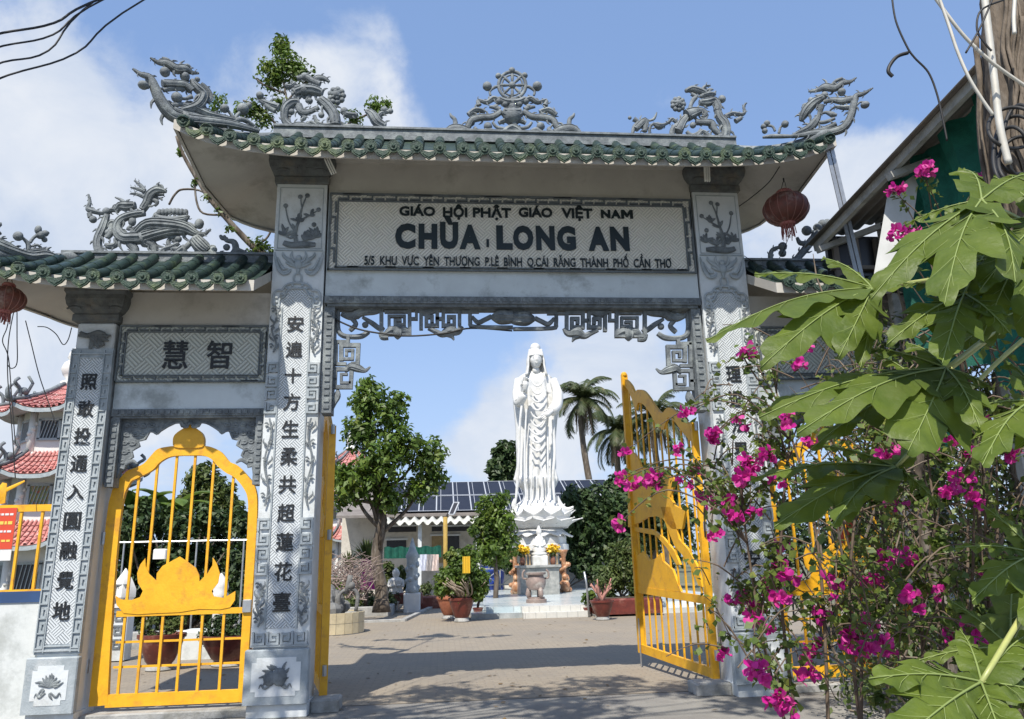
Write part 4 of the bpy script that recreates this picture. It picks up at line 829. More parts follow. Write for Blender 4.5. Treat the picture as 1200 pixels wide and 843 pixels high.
for j, v in enumerate((603, 613, 623, 634)):
    b = MB(); z = W(5,v,.25).z; x = p1.x-.03
    for q in range(5): wd = RNG.uniform(.02,.05); b.box(x-wd, x, .2505, .2545, z-.018, z+.018) if j == 1 else b.box(x-wd, x, .2505, .2545, z-.012, z+.012); x -= wd+.012
    b.build('print_line', M['posterw'] if j % 2 == 0 else mat('poster yellow', (.75,.55,.1), None), po, kind='stuff')
# ================================================================== lanterns, bulbs, strut, wires
M['lantern'] = mat('faded red lantern cloth', (.20,.060,.045), (.13,.055,.045), 14, .6, .2, 60, c3=(.30,.21,.18), c3sc=5, trans=.12)
M['rib'] = mat('lantern rib', (.34,.16,.13), None, rough=.6); M['tassel'] = mat('tassel', (.45,.20,.17), (.22,.04,.04), 30, .8)
def lantern(c, r, hook, label):
    c = Vector(c); root = empty('paper_lantern', (c.x, c.y, c.z-r*1.6), label, 'lantern', 'round lanterns hung from the eaves')
    b = MB(); prof = []
    for i in range(15): a = -PI/2*.86+PI*.86*i/14; prof.append((r*math.cos(a), r*.76*math.sin(a)))
    b.lathe(prof, c, 32); b.build('shade', M['lantern'], root, smooth=True)
    for i in range(16):
        a = 2*PI*i/16; k = MB(); k.tube([(c.x+q*1.012*math.cos(a), c.y+q*1.012*math.sin(a), c.z+z*1.012) for q, z in prof], .004, 4); k.build('rib', M['rib'], root)
    for s_, nm in ((1, 'top_ring'), (-1, 'bottom_ring')):
        k = MB(); k.lathe([(r*.30,0),(r*.36,.02),(r*.36,.06),(r*.28,.08)], (c.x,c.y,c.z+s_*r*.74-.03), 20); k.build(nm, M['tassel'], root, smooth=True)
    k = MB(); rs = random.Random(4)
    for i in range(26):
        a = 2*PI*i/26; q = r*.26*rs.uniform(.7,1.1); k.tube([(c.x+q*math.cos(a), c.y+q*math.sin(a), c.z-r*.74), (c.x+q*1.15*math.cos(a), c.y+q*1.15*math.sin(a), c.z-r*1.1), (c.x+q*1.2*math.cos(a+.1), c.y+q*1.2*math.sin(a+.1), c.z-r*rs.uniform(1.25,1.5))], .006, 4)
    k.build('tassel_fringe', M['tassel'], root, kind='stuff')
    k = MB(); h = Vector(hook)
    for d in (-.05, .05): k.tube([h+Vector((d*.3,0,0)), (c.x+d,c.y,c.z+r*.76)], .004, 4)
    k.tube([h, h+Vector((0,0,.06))], .01, 5); k.build('hanging_wire', M['wire'], root)
    return root
q = W(921,245,-.3); lantern(q, .295, (q.x+.02,-.3,topM(q.x,-.3)-.35), 'faded red-brown lantern hanging under the right end of the upper roof')
q = W(8,351,-.3); lantern(q, .20, (q.x,-.3,4.98), 'dark red lantern under the left end of the lower roof')
M['tubeglass'] = mat('lamp tube glass', (.85,.85,.8), None, rough=.2); M['brass'] = mat('lamp socket', (.35,.25,.12), (.2,.15,.1), 9, .5)
def cfl(u, v, u2, v2, label):
    a = W(u, v, -.35); b = W(u2, v2, -.35); d = (b-a).normalized(); s_ = d.cross(Vector((0,1,0))).normalized(); o_ = s_.cross(d)
    root = empty('light_bulb', a, label, 'bulb', 'energy-saving bulbs under the eave'); k = MB(); k.tube([a-d*.10, a+Vector((0,0,0))], .03, 8); k.build('socket', M['brass'], root, smooth=True)
    for i in range(3):
        q = (i-1)*.028; k = MB(); p = a+s_*q; L_ = (b-a).length; k.tube(sm([p-o_*.014, p-o_*.014+d*L_*.92, p+d*L_, p+o_*.014+d*L_*.92, p+o_*.014], 4), .011, 6); k.build('glass_tube', M['tubeglass'], root, smooth=True)
    k = MB(); k.tube([a-d*.10, a-d*.1+Vector((0,.05,.15))], .006, 5); k.build('flex', M['wire'], root)
cfl(383,186,391,203,'bare tube bulb hanging beside the capital of the inner left pillar'); cfl(828,192,829,212,'bare tube bulb hanging in front of the capital of the inner right pillar')
a = W(972,174,-.92); b_ = W(1012,345,-.92); k = MB(); d = b_-a
for s_ in (-1, 1): k.bar(a+Vector((s_*.032,0,0)), b_+Vector((s_*.032,0,0)), .012, .05, (1,0,0))
k.bar(a+Vector((0,.02,0)), b_+Vector((0,.02,0)), .07, .01, (0,1,0)); k.build('steel_strut', M['steel'], None, label='slanting galvanised channel propping the right corner of the upper roof', cat='strut', fix=True)
def wire(pts, r, label, cat='cable', m='wire', name='cable', group=None, n=6, seg=5):
    k = MB(); k.tube([tuple(p) for p in sm([tuple(p) for p in pts], n)], r, seg); return k.build(name, M[m], None, smooth=True, label=label, cat=cat, group=group)
for i, (a, b, sag_) in enumerate((((-10,42,2.5),(130,-6,2.5),4), ((-10,58,2.5),(128,-4,2.5),6), ((-10,78,2.6),(120,-6,2.6),10), ((-10,96,2.4),(175,-4,2.4),8))):
    # these lines pass overhead in front of the roof
    A = W(a[0],a[1],-4.5); B = W(b[0],b[1],-4.0+i*.1); mid = (A+B)/2-Vector((0,0,.02*sag_)); d = (B-A)
    wire([A-d*.6, A, mid, B, B+d*2.5], .007 if i else .009, ['uppermost of the four overhead cables in the top left corner','second highest overhead cable in the top left corner','thin third overhead cable crossing the top left corner','lowest overhead cable in the top left corner'][i], group='overhead cables at top left')
wire([W(388,372,.1),W(400,378,.1),W(420,386,.1),W(446,391,.1),W(480,394,.12),W(520,391,.12),W(552,385,.14),W(600,388,.4)], .012, 'black cable looped under the pierced frieze')
wire([W(866,242,0),W(880,232,-.1),W(900,215,-.2),W(912,198,-.3),W(918,188,-.3)], .007, 'thin cord from the right inner pillar to the lantern hook')
wire([W(872,300,0),W(885,308,.05),W(900,312,.1),W(915,300,.1),W(930,262,-.3)], .005, 'thin cord sagging right of the inner right pillar')
for i, (pts, lab) in enumerate(((((12,366),(8,385),(3,400),(10,420),(14,470),(18,520)), 'leftmost loose cord below the left lantern'), (((16,366),(10,400),(9,440),(13,490),(18,560)), 'long straight cord hanging below the left lantern'), (((20,366),(20,395),(20,425),(14,432),(9,428)), 'short looped cord below the left lantern'),
     (((30,376),(36,400),(46,440),(58,475),(66,500)), 'slanting cord from the left eave towards the pagoda'), (((44,383),(55,384),(66,392),(74,404),(80,398),(84,384)), 'dark twig-like cord under the left eave'))):
    wire([W(u, v, -.1+.02*i) for u, v in pts], .006, lab, cat='cord', name='cord')
# ================================================================== GROUND
def brick_mat(name, c1, c2, mortar, sx, sz, msize=.02, rough=.85, bump=.4, patch=(.3,.3,.3), lo=.45, hi=.75):
    m = bpy.data.materials.new(name); m.use_nodes = True; nt = m.node_tree; b = nt.nodes['Principled BSDF']; b.inputs['Roughness'].default_value = rough
    tcn = nt.nodes.new('ShaderNodeTexCoord'); br = nt.nodes.new('ShaderNodeTexBrick'); nt.links.new(tcn.outputs['Object'], br.inputs['Vector'])
    br.inputs['Color1'].default_value = (*c1,1); br.inputs['Color2'].default_value = (*c2,1); br.inputs['Mortar'].default_value = (*mortar,1)
    br.inputs['Scale'].default_value = 1; br.inputs['Brick Width'].default_value = sx; br.inputs['Row Height'].default_value = sz; br.inputs['Mortar Size'].default_value = msize; br.inputs['Mortar Smooth'].default_value = .3
    n = nt.nodes.new('ShaderNodeTexNoise'); n.inputs['Scale'].default_value = .45; n.inputs['Detail'].default_value = 9; n.inputs['Roughness'].default_value = .7; nt.links.new(tcn.outputs['Object'], n.inputs['Vector'])
    mr = nt.nodes.new('ShaderNodeMapRange'); nt.links.new(n.outputs['Fac'], mr.inputs[0]); mr.inputs[1].default_value = lo; mr.inputs[2].default_value = hi; mr.inputs[4].default_value = .8
    x = nt.nodes.new('ShaderNodeMixRGB'); nt.links.new(mr.outputs[0], x.inputs[0]); nt.links.new(br.outputs['Color'], x.inputs[1]); x.inputs[2].default_value = (*patch,1)
    n2 = nt.nodes.new('ShaderNodeTexNoise'); n2.inputs['Scale'].default_value = 14; n2.inputs['Detail'].default_value = 6; nt.links.new(tcn.outputs['Object'], n2.inputs['Vector'])
    x2 = nt.nodes.new('ShaderNodeMixRGB'); x2.blend_type = 'MULTIPLY'; x2.inputs[0].default_value = .25; nt.links.new(x.outputs[0], x2.inputs[1]); nt.links.new(n2.outputs['Fac'], x2.inputs[2])
    x3 = nt.nodes.new('ShaderNodeMixRGB'); x3.blend_type = 'MULTIPLY'; x3.inputs[0].default_value = 1; nt.links.new(x2.outputs[0], x3.inputs[1]); x3.inputs[2].default_value = (1.15,1.15,1.15,1)
    nt.links.new(x3.outputs[0], b.inputs['Base Color'])
    bn = nt.nodes.new('ShaderNodeBump'); bn.inputs['Strength'].default_value = bump; bn.inputs['Distance'].default_value = .01; bn.invert = True
    ad = nt.nodes.new('ShaderNodeMath'); ad.operation = 'SUBTRACT'; nt.links.new(br.outputs['Fac'], ad.inputs[0]); nt.links.new(n2.outputs['Fac'], ad.inputs[1]); nt.links.new(ad.outputs[0], bn.inputs['Height']); nt.links.new(bn.outputs[0], b.inputs['Normal'])
    return m
M['ground'] = mat('dusty earth and grass', (.16,.15,.10), (.08,.11,.05), .8, .95, .3, 8, c3=(.22,.19,.14), c3sc=.3)
M['paving'] = brick_mat('courtyard pavers', (.30,.255,.19), (.26,.22,.165), (.22,.185,.143), .22, .11, .012, patch=(.22,.195,.16), lo=.42, hi=.66)
M['lane'] = mat('old concrete lane', (.25,.24,.215), (.19,.18,.165), 1.6, .92, .5, 35, c3=(.30,.285,.25), c3sc=.7)
M['marbletile'] = brick_mat('pale blue-grey marble tiles', (.55,.62,.63), (.38,.46,.49), (.28,.31,.32), .6, .3, .012, rough=.22, bump=.15, patch=(.66,.68,.66), lo=.4, hi=.6)
M['riser'] = brick_mat('cream step tiles', (.62,.60,.54), (.55,.54,.50), (.36,.36,.34), .3, .16, .012, rough=.4, bump=.2, patch=(.5,.52,.5))
def sheet(name, x0, x1, y0, y1, z, m, label=None):
    b = MB(); b.add([(x0,y0,z),(x1,y0,z),(x1,y1,z),(x0,y1,z)], [(0,1,2,3)]); o = b.build(name, m, None, kind='structure'); 
    if label: o['label'] = label
    return o
sheet('ground', -900, 900, -60, 1800, -.008, M['ground']); sheet('lane', -14, 14, -16, .55, -.004, M['lane']); sheet('courtyard_paving', -9.5, 12, .55, 34, 0, M['paving'])
# raised marble terrace in front of and around the statue, two steps up
st = MB(); st.box(.85, 9.5, 13.6, 40, 0, .15); a_ = st.build('terrace', M['marbletile'], None, kind='structure')
st = MB(); st.box(1.3, 9.5, 14.0, 40, .152, .30); st.build('terrace', M['marbletile'], None, kind='structure')
st = MB(); st.box(2.3, 4.2, 13.2, 14.02, 0.002, .156); st.build('step', M['riser'], None, kind='structure'); st = MB(); st.box(2.3, 4.2, 13.55, 14.02, .156, .306); st.build('step', M['riser'], None, kind='structure')
# ================================================================== FOLIAGE TOOLS
M['leafA'] = mat('bright tree leaves', (.13,.21,.03), (.065,.12,.02), 1.1, .5, trans=.35, lo=.42, hi=.58, c3=(.18,.22,.035), c3sc=2.5)
M['leafB'] = mat('dark green leaves', (.050,.090,.022), (.024,.050,.015), 1.5, .55, trans=.2, lo=.4, hi=.6, c3=(.06,.09,.025), c3sc=4)
M['leafC'] = mat('olive shrub leaves', (.105,.145,.035), (.055,.090,.022), 3, .55, trans=.25, lo=.4, hi=.6, c3=(.14,.14,.05), c3sc=6)
M['leafP'] = mat('palm leaflets', (.075,.10,.035), (.04,.06,.02), 2, .5, trans=.2, c3=(.17,.15,.07), c3sc=2)
M['dry'] = mat('dry twigs', (.20,.16,.12), (.12,.095,.07), 5, .9); M['bark'] = mat('tree bark', (.15,.12,.09), (.06,.047,.036), 9, .95, 1.0, 26, c3=(.24,.215,.18), c3sc=5, stretch=(1,1,.22))
def leaf_cloud(clumps, n, size, name, m, parent=None, up=.5, aspect=.45, shell=.55, seed=1, kind=None, **kw):
    """n leaves spread through ellipsoid clumps (x,y,z,rx,ry,rz): folded pointed leaves of two triangles each side"""
    g = np.random.default_rng(seed); C_ = np.array([c if len(c) == 6 else (c[0],c[1],c[2],c[3],c[3],c[3]) for c in clumps], float)
    vol = (C_[:,3]*C_[:,4]*C_[:,5])**.75; k = g.choice(len(C_), n, p=vol/vol.sum()); d = g.normal(size=(n,3)); d /= np.linalg.norm(d,axis=1)[:,None]
    r = shell+(1-shell)*g.random(n)**.6; lob = np.sin(6*d[:,0]+k*1.7)*np.cos(5*d[:,2]+k*2.3)+.7*np.sin(11*d[:,1]+9*d[:,0]+k); r *= 1+.17*lob; r *= np.where(lob < -.55, .55, 1.0)
    p = C_[k,:3]+d*C_[k,3:]*r[:,None]
    nrm = d*.7+g.normal(size=(n,3))*.55+np.array([0,0,up]); nrm /= np.linalg.norm(nrm,axis=1)[:,None]
    t = np.cross(nrm, g.normal(size=(n,3))); t /= np.linalg.norm(t,axis=1)[:,None]; b = np.cross(nrm, t); s = size*(.6+.8*g.random(n))[:,None]
    V = np.stack([p-t*s*.5, p+b*s*aspect*.5+nrm*s*.08, p+t*s*.5-nrm*s*.12, p-b*s*aspect*.5+nrm*s*.08], 1).reshape(-1,3)
    F = np.arange(n*4).reshape(n,4); return mesh_np(name, V, F, m, parent, kind=kind, **kw)
def limb(mb, a, b, r0, r1, wob=.15, n=6, seed=0, seg=7):
    rs = random.Random(seed); a = Vector(a); b = Vector(b); L_ = (b-a).length; pts = []
    for i in range(n+1):
        t = i/n; w = wob*L_*.3*math.sin(t*PI); pts.append(a.lerp(b, t)+Vector((rs.uniform(-w,w), rs.uniform(-w,w), rs.uniform(-w,w)*.3)))
    mb.tube([tuple(p) for p in sm([tuple(p) for p in pts], 2)], [r0+(r1-r0)*i/(2*n) for i in range(2*n+1)], seg)
def tree(base, trunk_top, r0, clumps, n, size, m, label, cat='tree', seed=1, name='tree', bark='bark', group=None, fork=.45, aspect=.45, shell=.5):
    base = Vector(base); tt = Vector(trunk_top); root = empty(name, base, label, cat, group); mb = MB(); limb(mb, base, tt, r0, r0*.6, .12, 6, seed, 10)
    mb.tube([base-Vector((0,0,.05)), base+Vector((0,0,r0*1.6))], [r0*1.35, r0*1.0], 10)
    mb.build('trunk', M[bark], root, smooth=True); lb = MB()
    for i, c in enumerate(clumps):
        f = base.lerp(tt, fork+(.95-fork)*((i*.37) % 1)); limb(lb, f, (c[0],c[1],c[2]), r0*.38, r0*.08, .25, 5, seed+i, 5)
        rs = random.Random(i)
        for q in range(3):
            rr = c[3]; limb(lb, Vector((c[0],c[1],c[2])).lerp(f, .3), (c[0]+rs.uniform(-rr,rr)*.8, c[1]+rs.uniform(-rr,rr)*.8, c[2]+rs.uniform(-.5,.8)*rr), r0*.12, r0*.03, .2, 3, i*7+q, 4)
    lb.build('branches', M[bark], root, smooth=True, kind='stuff'); leaf_cloud(clumps, n, size, 'crown', M[m], root, seed=seed, kind='stuff', aspect=aspect, shell=shell); return root
def CP(u, v, Y, rpx, ry=None):       # clump centred on pixel at depth Y with radius in pixels
    p = W(u, v, Y); s = (W(u+1, v, Y)-p).length; return (p.x, p.y, p.z, rpx*s, (ry or rpx)*s, rpx*s)
def shrub(base, clumps, n, size, m, label, cat='shrub', name='shrub', seed=1, group=None, stem=.03, aspect=.5, shell=.35):
    base = Vector(base); root = empty(name, base, label, cat, group); mb = MB()
    for i, c in enumerate(clumps): limb(mb, base, (c[0],c[1],c[2]), stem, stem*.35, .3, 4, seed+i, 5)
    mb.build('stems', M['bark'], root, smooth=True, kind='stuff'); leaf_cloud(clumps, n, size, 'leaves', M[m], root, seed=seed, kind='stuff', aspect=aspect, shell=shell); return root
# ---- courtyard tree with rough trunk
b0 = W(447,706,15.0); b0.z = .25
tree(b0, W(444,560,15.0), .21, [CP(432,470,15,24),CP(425,505,15,26),CP(458,488,14.8,20),CP(466,470,15.3,14),CP(470,520,14.6,26),CP(500,535,15,24),CP(508,560,15.3,20),CP(488,575,15,18),CP(415,565,14.6,26),CP(398,560,15,16),CP(402,585,15.3,14),CP(445,545,14.4,30),CP(455,585,14.8,20),CP(430,455,15.2,14)],
     6800, .22, 'leafA', 'broad-leaved tree with rough trunk in the raised bed left of the statue', seed=3, shell=.35)
# ---- slender tree behind the gate roof with a creeping branch along the left eave
rt = empty('tree', (-2.3, 2.6, 0), 'slender tree rising behind the left end of the upper gate roof', 'tree')
mb = MB(); P_ = [W(u, v, 2.3) for u, v in ((352,330),(335,318),(318,305),(298,290),(280,272),(262,252),(245,232),(228,205),(214,180),(207,160))]; mb.tube([(P_[0].x+.1, 2.5, 0)]+[(P_[0].x, 2.4, z) for z in (1.5, 3.2, 4.6)]+[tuple(p) for p in sm([tuple(p) for p in P_], 3)], [.09,.085,.08,.075]+[.07-.045*i/27 for i in range(28)], 7)
mb.build('trunk', M['bark'], rt, smooth=True); mb = MB()
for pts in (((352,330),(345,200),(338,130),(330,80),(332,50)), ((345,190),(400,150),(445,128)), ((340,170),(310,130),(285,118)), ((262,252),(240,226),(215,222),(205,228),(198,240)), ((262,252),(238,250),(230,235),(228,210)), ((298,290),(312,280),(318,270)), ((335,120),(360,95),(375,90)), ((335,110),(310,100),(300,92))):
    mb.tube([tuple(p) for p in sm([tuple(W(u, v, 2.3)) for u, v in pts], 4)], .018, 5)
mb.build('branches', M['bark'], rt, smooth=True, kind='stuff')
leaf_cloud([CP(330,58,2.3,14),CP(338,78,2.3,20),CP(322,92,2.4,20),CP(352,86,2.2,16),CP(312,78,2.3,12),CP(330,50,2.4,10),CP(300,128,2.3,14),CP(285,130,2.3,12),CP(258,118,2.3,10),CP(252,128,2.3,8),CP(310,140,2.3,13),CP(328,122,2.2,10),CP(440,126,2.3,14),CP(452,122,2.3,8),CP(415,140,2.3,12),CP(390,130,2.3,8),CP(262,245,2.3,11),CP(276,250,2.3,8),CP(303,290,2.3,14),CP(318,296,2.3,10),CP(268,268,2.2,8),CP(210,180,2.3,5),CP(228,214,2.3,6),CP(244,232,2.3,8)], 3800, .085, 'crown', M['leafA'], rt, seed=5, kind='stuff', shell=.2)
# ================================================================== PALMS
def palm(base, top, r, R_, label, nf=26, seed=1, petal=1.0):
    base = Vector(base); top = Vector(top); root = empty('palm_tree', base, label, 'palm', 'palms behind the statue'); mb = MB(); n = 16; pts = [base.lerp(top, i/n)+Vector((.3*math.sin(i*.35),0,0)) for i in range(n+1)]; pts[-1] = top
    mb.tube(pts, [r*(1.0-.35*i/n)*(1.06 if i%2 else 1) for i in range(n+1)], 9); mb.build('trunk', M['bark'], root, smooth=True)
    rs = random.Random(seed); V = []; F = []; st_ = MB()
    for f in range(nf):
        az = 2*PI*f/nf*2.618+rs.uniform(-.2,.2); el = 1.45-2.1*(f/nf)+rs.uniform(-.1,.1); L_ = R_*rs.uniform(.85,1.1); d = Vector((math.cos(az),math.sin(az),0)); pts = []; p = top.copy(); a = el
        for i in range(12): pts.append(p.copy()); p = p+(d*math.cos(a)+Vector((0,0,math.sin(a))))*L_/11; a -= (.12 if el > 0 else .10)+.012*i
        st_.tube(pts, [.05*(1-i/13)*R_/4+.008 for i in range(12)], 4, False); sd = d.cross(Vector((0,0,1)))
        for i in range(1, 12):
            for q in range(4):
                t = (i-1+q/4); k = int(t); fr = t-k; c = pts[k].lerp(pts[min(k+1,11)], fr); tt_ = (pts[min(k+1,11)]-pts[k]).normalized() if k < 11 else tt_
                ll = R_*.26*math.sin(PI*min(1,(t+1.5)/13))**.7
                for s_ in (-1, 1):
                    tip = c+(sd*s_*.75+tt_*.55+Vector((0,0,-.42+rs.uniform(-.25,.15)))).normalized()*ll; w = tt_*.045*R_/3; b = len(V); V += [c-w, c+w, tip]; F.append((b,b+1,b+2))
    st_.build('frond_stems', M['leafP'], root, smooth=True, kind='stuff'); mesh_np('fronds', [tuple(v) for v in V], F, M['leafP'], root, kind='stuff')
    k = MB()
    for i in range(44): a = rs.uniform(0, 2*PI); q = top+Vector((math.cos(a)*r*1.2, math.sin(a)*r*1.2-0, -.2)); k.tube([q, q+Vector((math.cos(a)*.25*R_/3,math.sin(a)*.25*R_/3,-rs.uniform(1.0,2.8)*R_/3.5))], [.05,.03], 4)
    k.build('dead_fronds', M['dry'], root, kind='stuff')
t_ = W(683,468,55); palm((t_.x+.3, 55, 0), t_, .34, 3.9, 'tall coconut palm standing just right of the white statue', 34, 4)
t_ = W(724,505,66); palm((t_.x, 66, 0), t_, .40, 4.6, 'smaller coconut palm half hidden behind the open gate leaf', 28, 9)
t_ = W(768,488,62); palm((t_.x, 62, 0), t_, .40, 4.6, 'coconut palm seen through the bars of the open gate leaf', 28, 12)
# ================================================================== TREES AND HEDGES BEHIND
def bg(u, v, Y, r): return CP(u, v, Y, r)
tree((W(590,560,45).x,45,0), W(590,570,45), .3, [bg(592,530,45,14),bg(585,548,45,15),bg(600,552,45,14),bg(588,568,45,14)], 3200, .5, 'leafB', 'dark tree behind the solar roof left of the statue', seed=8)
tree((W(580,650,19).x,19.5,0), W(578,610,19.5), .10, [bg(573,595,19.5,16),bg(585,612,19.5,20),bg(565,618,19.5,15),bg(590,640,19.5,20),bg(572,645,19.5,18),bg(590,585,19.5,10)], 3800, .2, 'leafA', 'light green leafy tree between the solar house and the statue', seed=9)
tree((W(690,640,27).x,27,0), W(690,610,27), .15, [bg(672,590,27,20),bg(700,590,27,22),bg(725,600,27,22),bg(680,615,27,24),bg(705,625,27,24),bg(735,640,27,20),bg(665,640,27,16),bg(690,650,27,20),bg(722,570,28,14),bg(655,600,28,12)], 8500, .30, 'leafB', 'dense dark green tree right behind the statue', seed=10)
tree((W(760,600,30).x,30,0), W(765,600,30), .2, [bg(750,560,30,20),bg(775,575,30,22),bg(790,610,30,24),bg(760,620,30,24)], 4500, .35, 'leafB', 'dark bushy tree beyond the open gate leaf', seed=11)
tree((W(232,640,16).x,16,0), W(240,600,16), .12, [bg(238,562,16,20),bg(255,580,16,22),bg(225,585,16,16),bg(268,600,16,18)], 3600, .2, 'leafC', 'airy small tree seen over the hedge through the left side gate', seed=12)
hx = [bg(u, v, 11+((i*7)%3)*.5, 21) for i, (u, v) in enumerate([(150,620),(170,605),(195,612),(215,618),(240,610),(265,612),(285,618),(155,650),(180,655),(205,650),(230,652),(258,650),(282,655),(150,685),(180,690),(210,688),(240,690),(270,692),(290,690),(140,640),(160,715),(200,718),(250,716),(290,715)])]
shrub((W(215,700,11.5).x,11.5,0), hx, 13000, .17, 'leafB', 'dense dark hedge behind the left side gate', 'hedge', 'hedge', seed=13, stem=.05)
bx = [bg(u, v, 12.5, 12) for u, v in ((160,585),(178,592),(150,600),(196,590))]
def banana(u, v, Y, label, n=9, L0=1.5, seed=1):
    p = W(u, v, Y); root = empty('banana_plant', (p.x, Y, 0), label, 'banana plant'); k = MB(); k.tube([(p.x,Y,0),(p.x,Y,p.z)], [.14,.08], 8); k.build('stem', M['leafC'], root, smooth=True); rs = random.Random(seed)
    for i in range(n):
        az = rs.uniform(0, 2*PI); el = rs.uniform(.5,1.4); q = Vector((p.x,Y,p.z-.1)); d = Vector((math.cos(az),math.sin(az),0)); sd = d.cross(Vector((0,0,1))); vs = []; fs = []
        for j in range(9): w = .26*math.sin(PI*(.12+.88*j/8))**.6*L0/1.5; vs += [q-sd*w-Vector((0,0,.05)), q, q+sd*w-Vector((0,0,.05))]; q = q+(d*math.cos(el)+Vector((0,0,math.sin(el))))*L0/8; el -= .22
        for j in range(8): b = j*3; fs += [(b,b+1,b+4,b+3),(b+1,b+2,b+5,b+4)]
        m_ = MB(); m_.add(vs, fs); m_.build('leaf', M['leafA'], root, smooth=True)
banana(160,606,12.5,'banana plant rising over the hedge at the left edge of the side gate', seed=2); banana(200,600,13,'banana plant over the middle of the hedge behind the side gate', seed=3)
# far tree belt closing the horizon
g = np.random.default_rng(3); cl = []
for i in range(130):
    x = -150+i*2.7; cl.append((x, 95+g.uniform(-8,8), g.uniform(1.5,5.5), 3.2, 3.2, g.uniform(2.5,4.2)))
leaf_cloud(cl, 26000, .9, 'distant_trees', M['leafB'], None, seed=14, kind='stuff', label='dark belt of far trees closing the horizon')
# ================================================================== STATUE
SY = 24.0
ps = W(1,1,SY); sU = (W(621,600,SY)-W(620,600,SY)).length
statue = empty('statue', (W(631,650,SY).x, SY, .3), 'tall white standing bodhisattva statue on a lotus pedestal in the courtyard', 'statue')
Z1 = lambda pts: [(580+a/5.11, 395+b/5.11) for a, b in pts]; Z8 = lambda a, b: (570+a/4.68, 550+b/4.68)
prof = [(395+y/5.11, 580+a/5.11, 580+b/5.11, dp) for y, a, b, dp in [(205,200,285,.85),(222,170,312,.75),(240,142,336,.7),(270,124,350,.66),(310,116,358,.62),(360,110,372,.60),(400,108,380,.60),(440,112,378,.6),(500,117,370,.6),(560,121,364,.6),(620,120,359,.62),(700,122,360,.64),(780,122,362,.66),(843,118,366,.68)]]+[(550+y/4.68, 570+a/4.68, 570+b/4.68, dp) for y, a, b, dp in [(20,152,380,.7),(60,152,385,.72),(85,170,378,.76),(110,196,368,.82),(150,196,366,.85),(180,186,378,.85),(198,170,398,.85)]]
nv = 150; na = 96; vv = np.linspace(prof[0][0], prof[-1][0], nv); pr_ = np.array(prof); Lf = np.interp(vv, pr_[:,0], pr_[:,1]); Rt = np.interp(vv, pr_[:,0], pr_[:,2]); Dp = np.interp(vv, pr_[:,0], pr_[:,3])
vs = []; 
for i in range(nv):
    cu = (Lf[i]+Rt[i])/2; hw = (Rt[i]-Lf[i])/2*sU; c = W(cu, vv[i], SY); f = (vv[i]-prof[0][0])/(prof[-1][0]-prof[0][0])
    for k in range(na):
        a = 2*PI*k/na; ca, sa = math.cos(a), math.sin(a); x = hw*math.copysign(abs(ca)**.85, ca); y = hw*Dp[i]*math.copysign(abs(sa)**.9, sa); xn = x/hw; d = 0
        front = max(0, -sa); zl = f
        if front > 0:
            inner = math.exp(-(xn/.52)**4)
            sw = math.sin((zl*26)-3.2*xn*xn*1.6); swag = inner*max(0, 1-abs(zl-.33)/.30)**.5 if abs(zl-.33) < .30 else 0
            d += .055*swag*(sw if sw > 0 else sw*.4)*front
            ver = (1-inner)*.07*math.sin(xn*17+zl*2.5)+(.07*math.sin(xn*22+1.5*math.sin(zl*9)) if zl > .55 else 0)*inner
            d += ver*min(1, zl*5)
            # deep hanging sleeve folds either side of the torso
            d -= .20*math.exp(-((abs(xn)-.60)/.085)**2)*(1 if .18 < zl < .82 else .2)
            d += .10*math.exp(-((abs(xn)-.36)/.07)**2)*(1 if zl > .08 else .3)
        else: d += .06*math.sin(xn*14)
        if zl > .66: d += .10*math.sin(a*13+zl*14)*math.exp(-((zl-.80)/.06)**2)
        q = 1+d/max(hw, .2); vs.append((c.x+x*q, SY+y*q, c.z))
fs = [(i*na+k, (i+1)*na+k, (i+1)*na+(k+1)%na, i*na+(k+1)%na) for i in range(nv-1) for k in range(na)]; fs += [tuple(range(na-1,-1,-1))]
b = MB(); b.add(vs, fs); b.build('robe', M['marble'], statue, smooth=True, fix=True)
def SP(u, v, dy): p = W(u, v, SY); return Vector((p.x, SY+dy, p.z))
# head: veil, face, topknot
hc = SP(626.5, 424.5, -.42); R_ = 9.8*sU
hb = MB(); vs = []; rings = 26; seg = 28
for i in range(rings+1):
    t = PI*i/rings; z = math.cos(t); r = math.sin(t)**.85 if math.sin(t) > 0 else 0
    for k in range(seg):
        a = 2*PI*k/seg; x = .80*r*math.cos(a); y = .86*r*math.sin(a); fr = max(0, -math.sin(a)); d = 0
        if z < -.2: x *= 1-.30*(-z-.2); y *= 1-.12*(-z-.2)
        X = x; d += .20*math.exp(-(X/.09)**2-((z+.12)/.20)**2)*fr; d += .07*math.exp(-(X/.2)**2-((z+.48)/.07)**2)*fr; d -= .10*math.exp(-((abs(X)-.28)/.15)**2-((z-.02)/.09)**2)*fr; d += .05*math.exp(-((abs(X)-.28)/.12)**2-((z-.0)/.05)**2)*fr; d += .06*math.exp(-(X/.25)**2-((z+.82)/.12)**2)*fr
        vs.append((hc.x+R_*x, hc.y+R_*(y-d), hc.z+R_*1.18*z))
fs = [(i*seg+k, i*seg+(k+1)%seg, (i+1)*seg+(k+1)%seg, (i+1)*seg+k) for i in range(rings) for k in range(seg)]
hb.add(vs, fs); hb.tube([hc+Vector((0,.05,-R_*.9)), hc+Vector((0,.1,-R_*1.75))], [R_*.42, R_*.5], 14)
for s_ in (-1, 1): hb.ball(hc+Vector((s_*R_*.80, .02, -.25*R_)), R_*.16, 8, 6, (.5,.7,2.1))
hb.build('head', M['marble'], statue, smooth=True, fix=True)
K = Carver(lambda u, v: Vector((hc.x+u*R_, hc.y-R_*(.86-.22*abs(u)), hc.z+v*R_)), NV, .9)
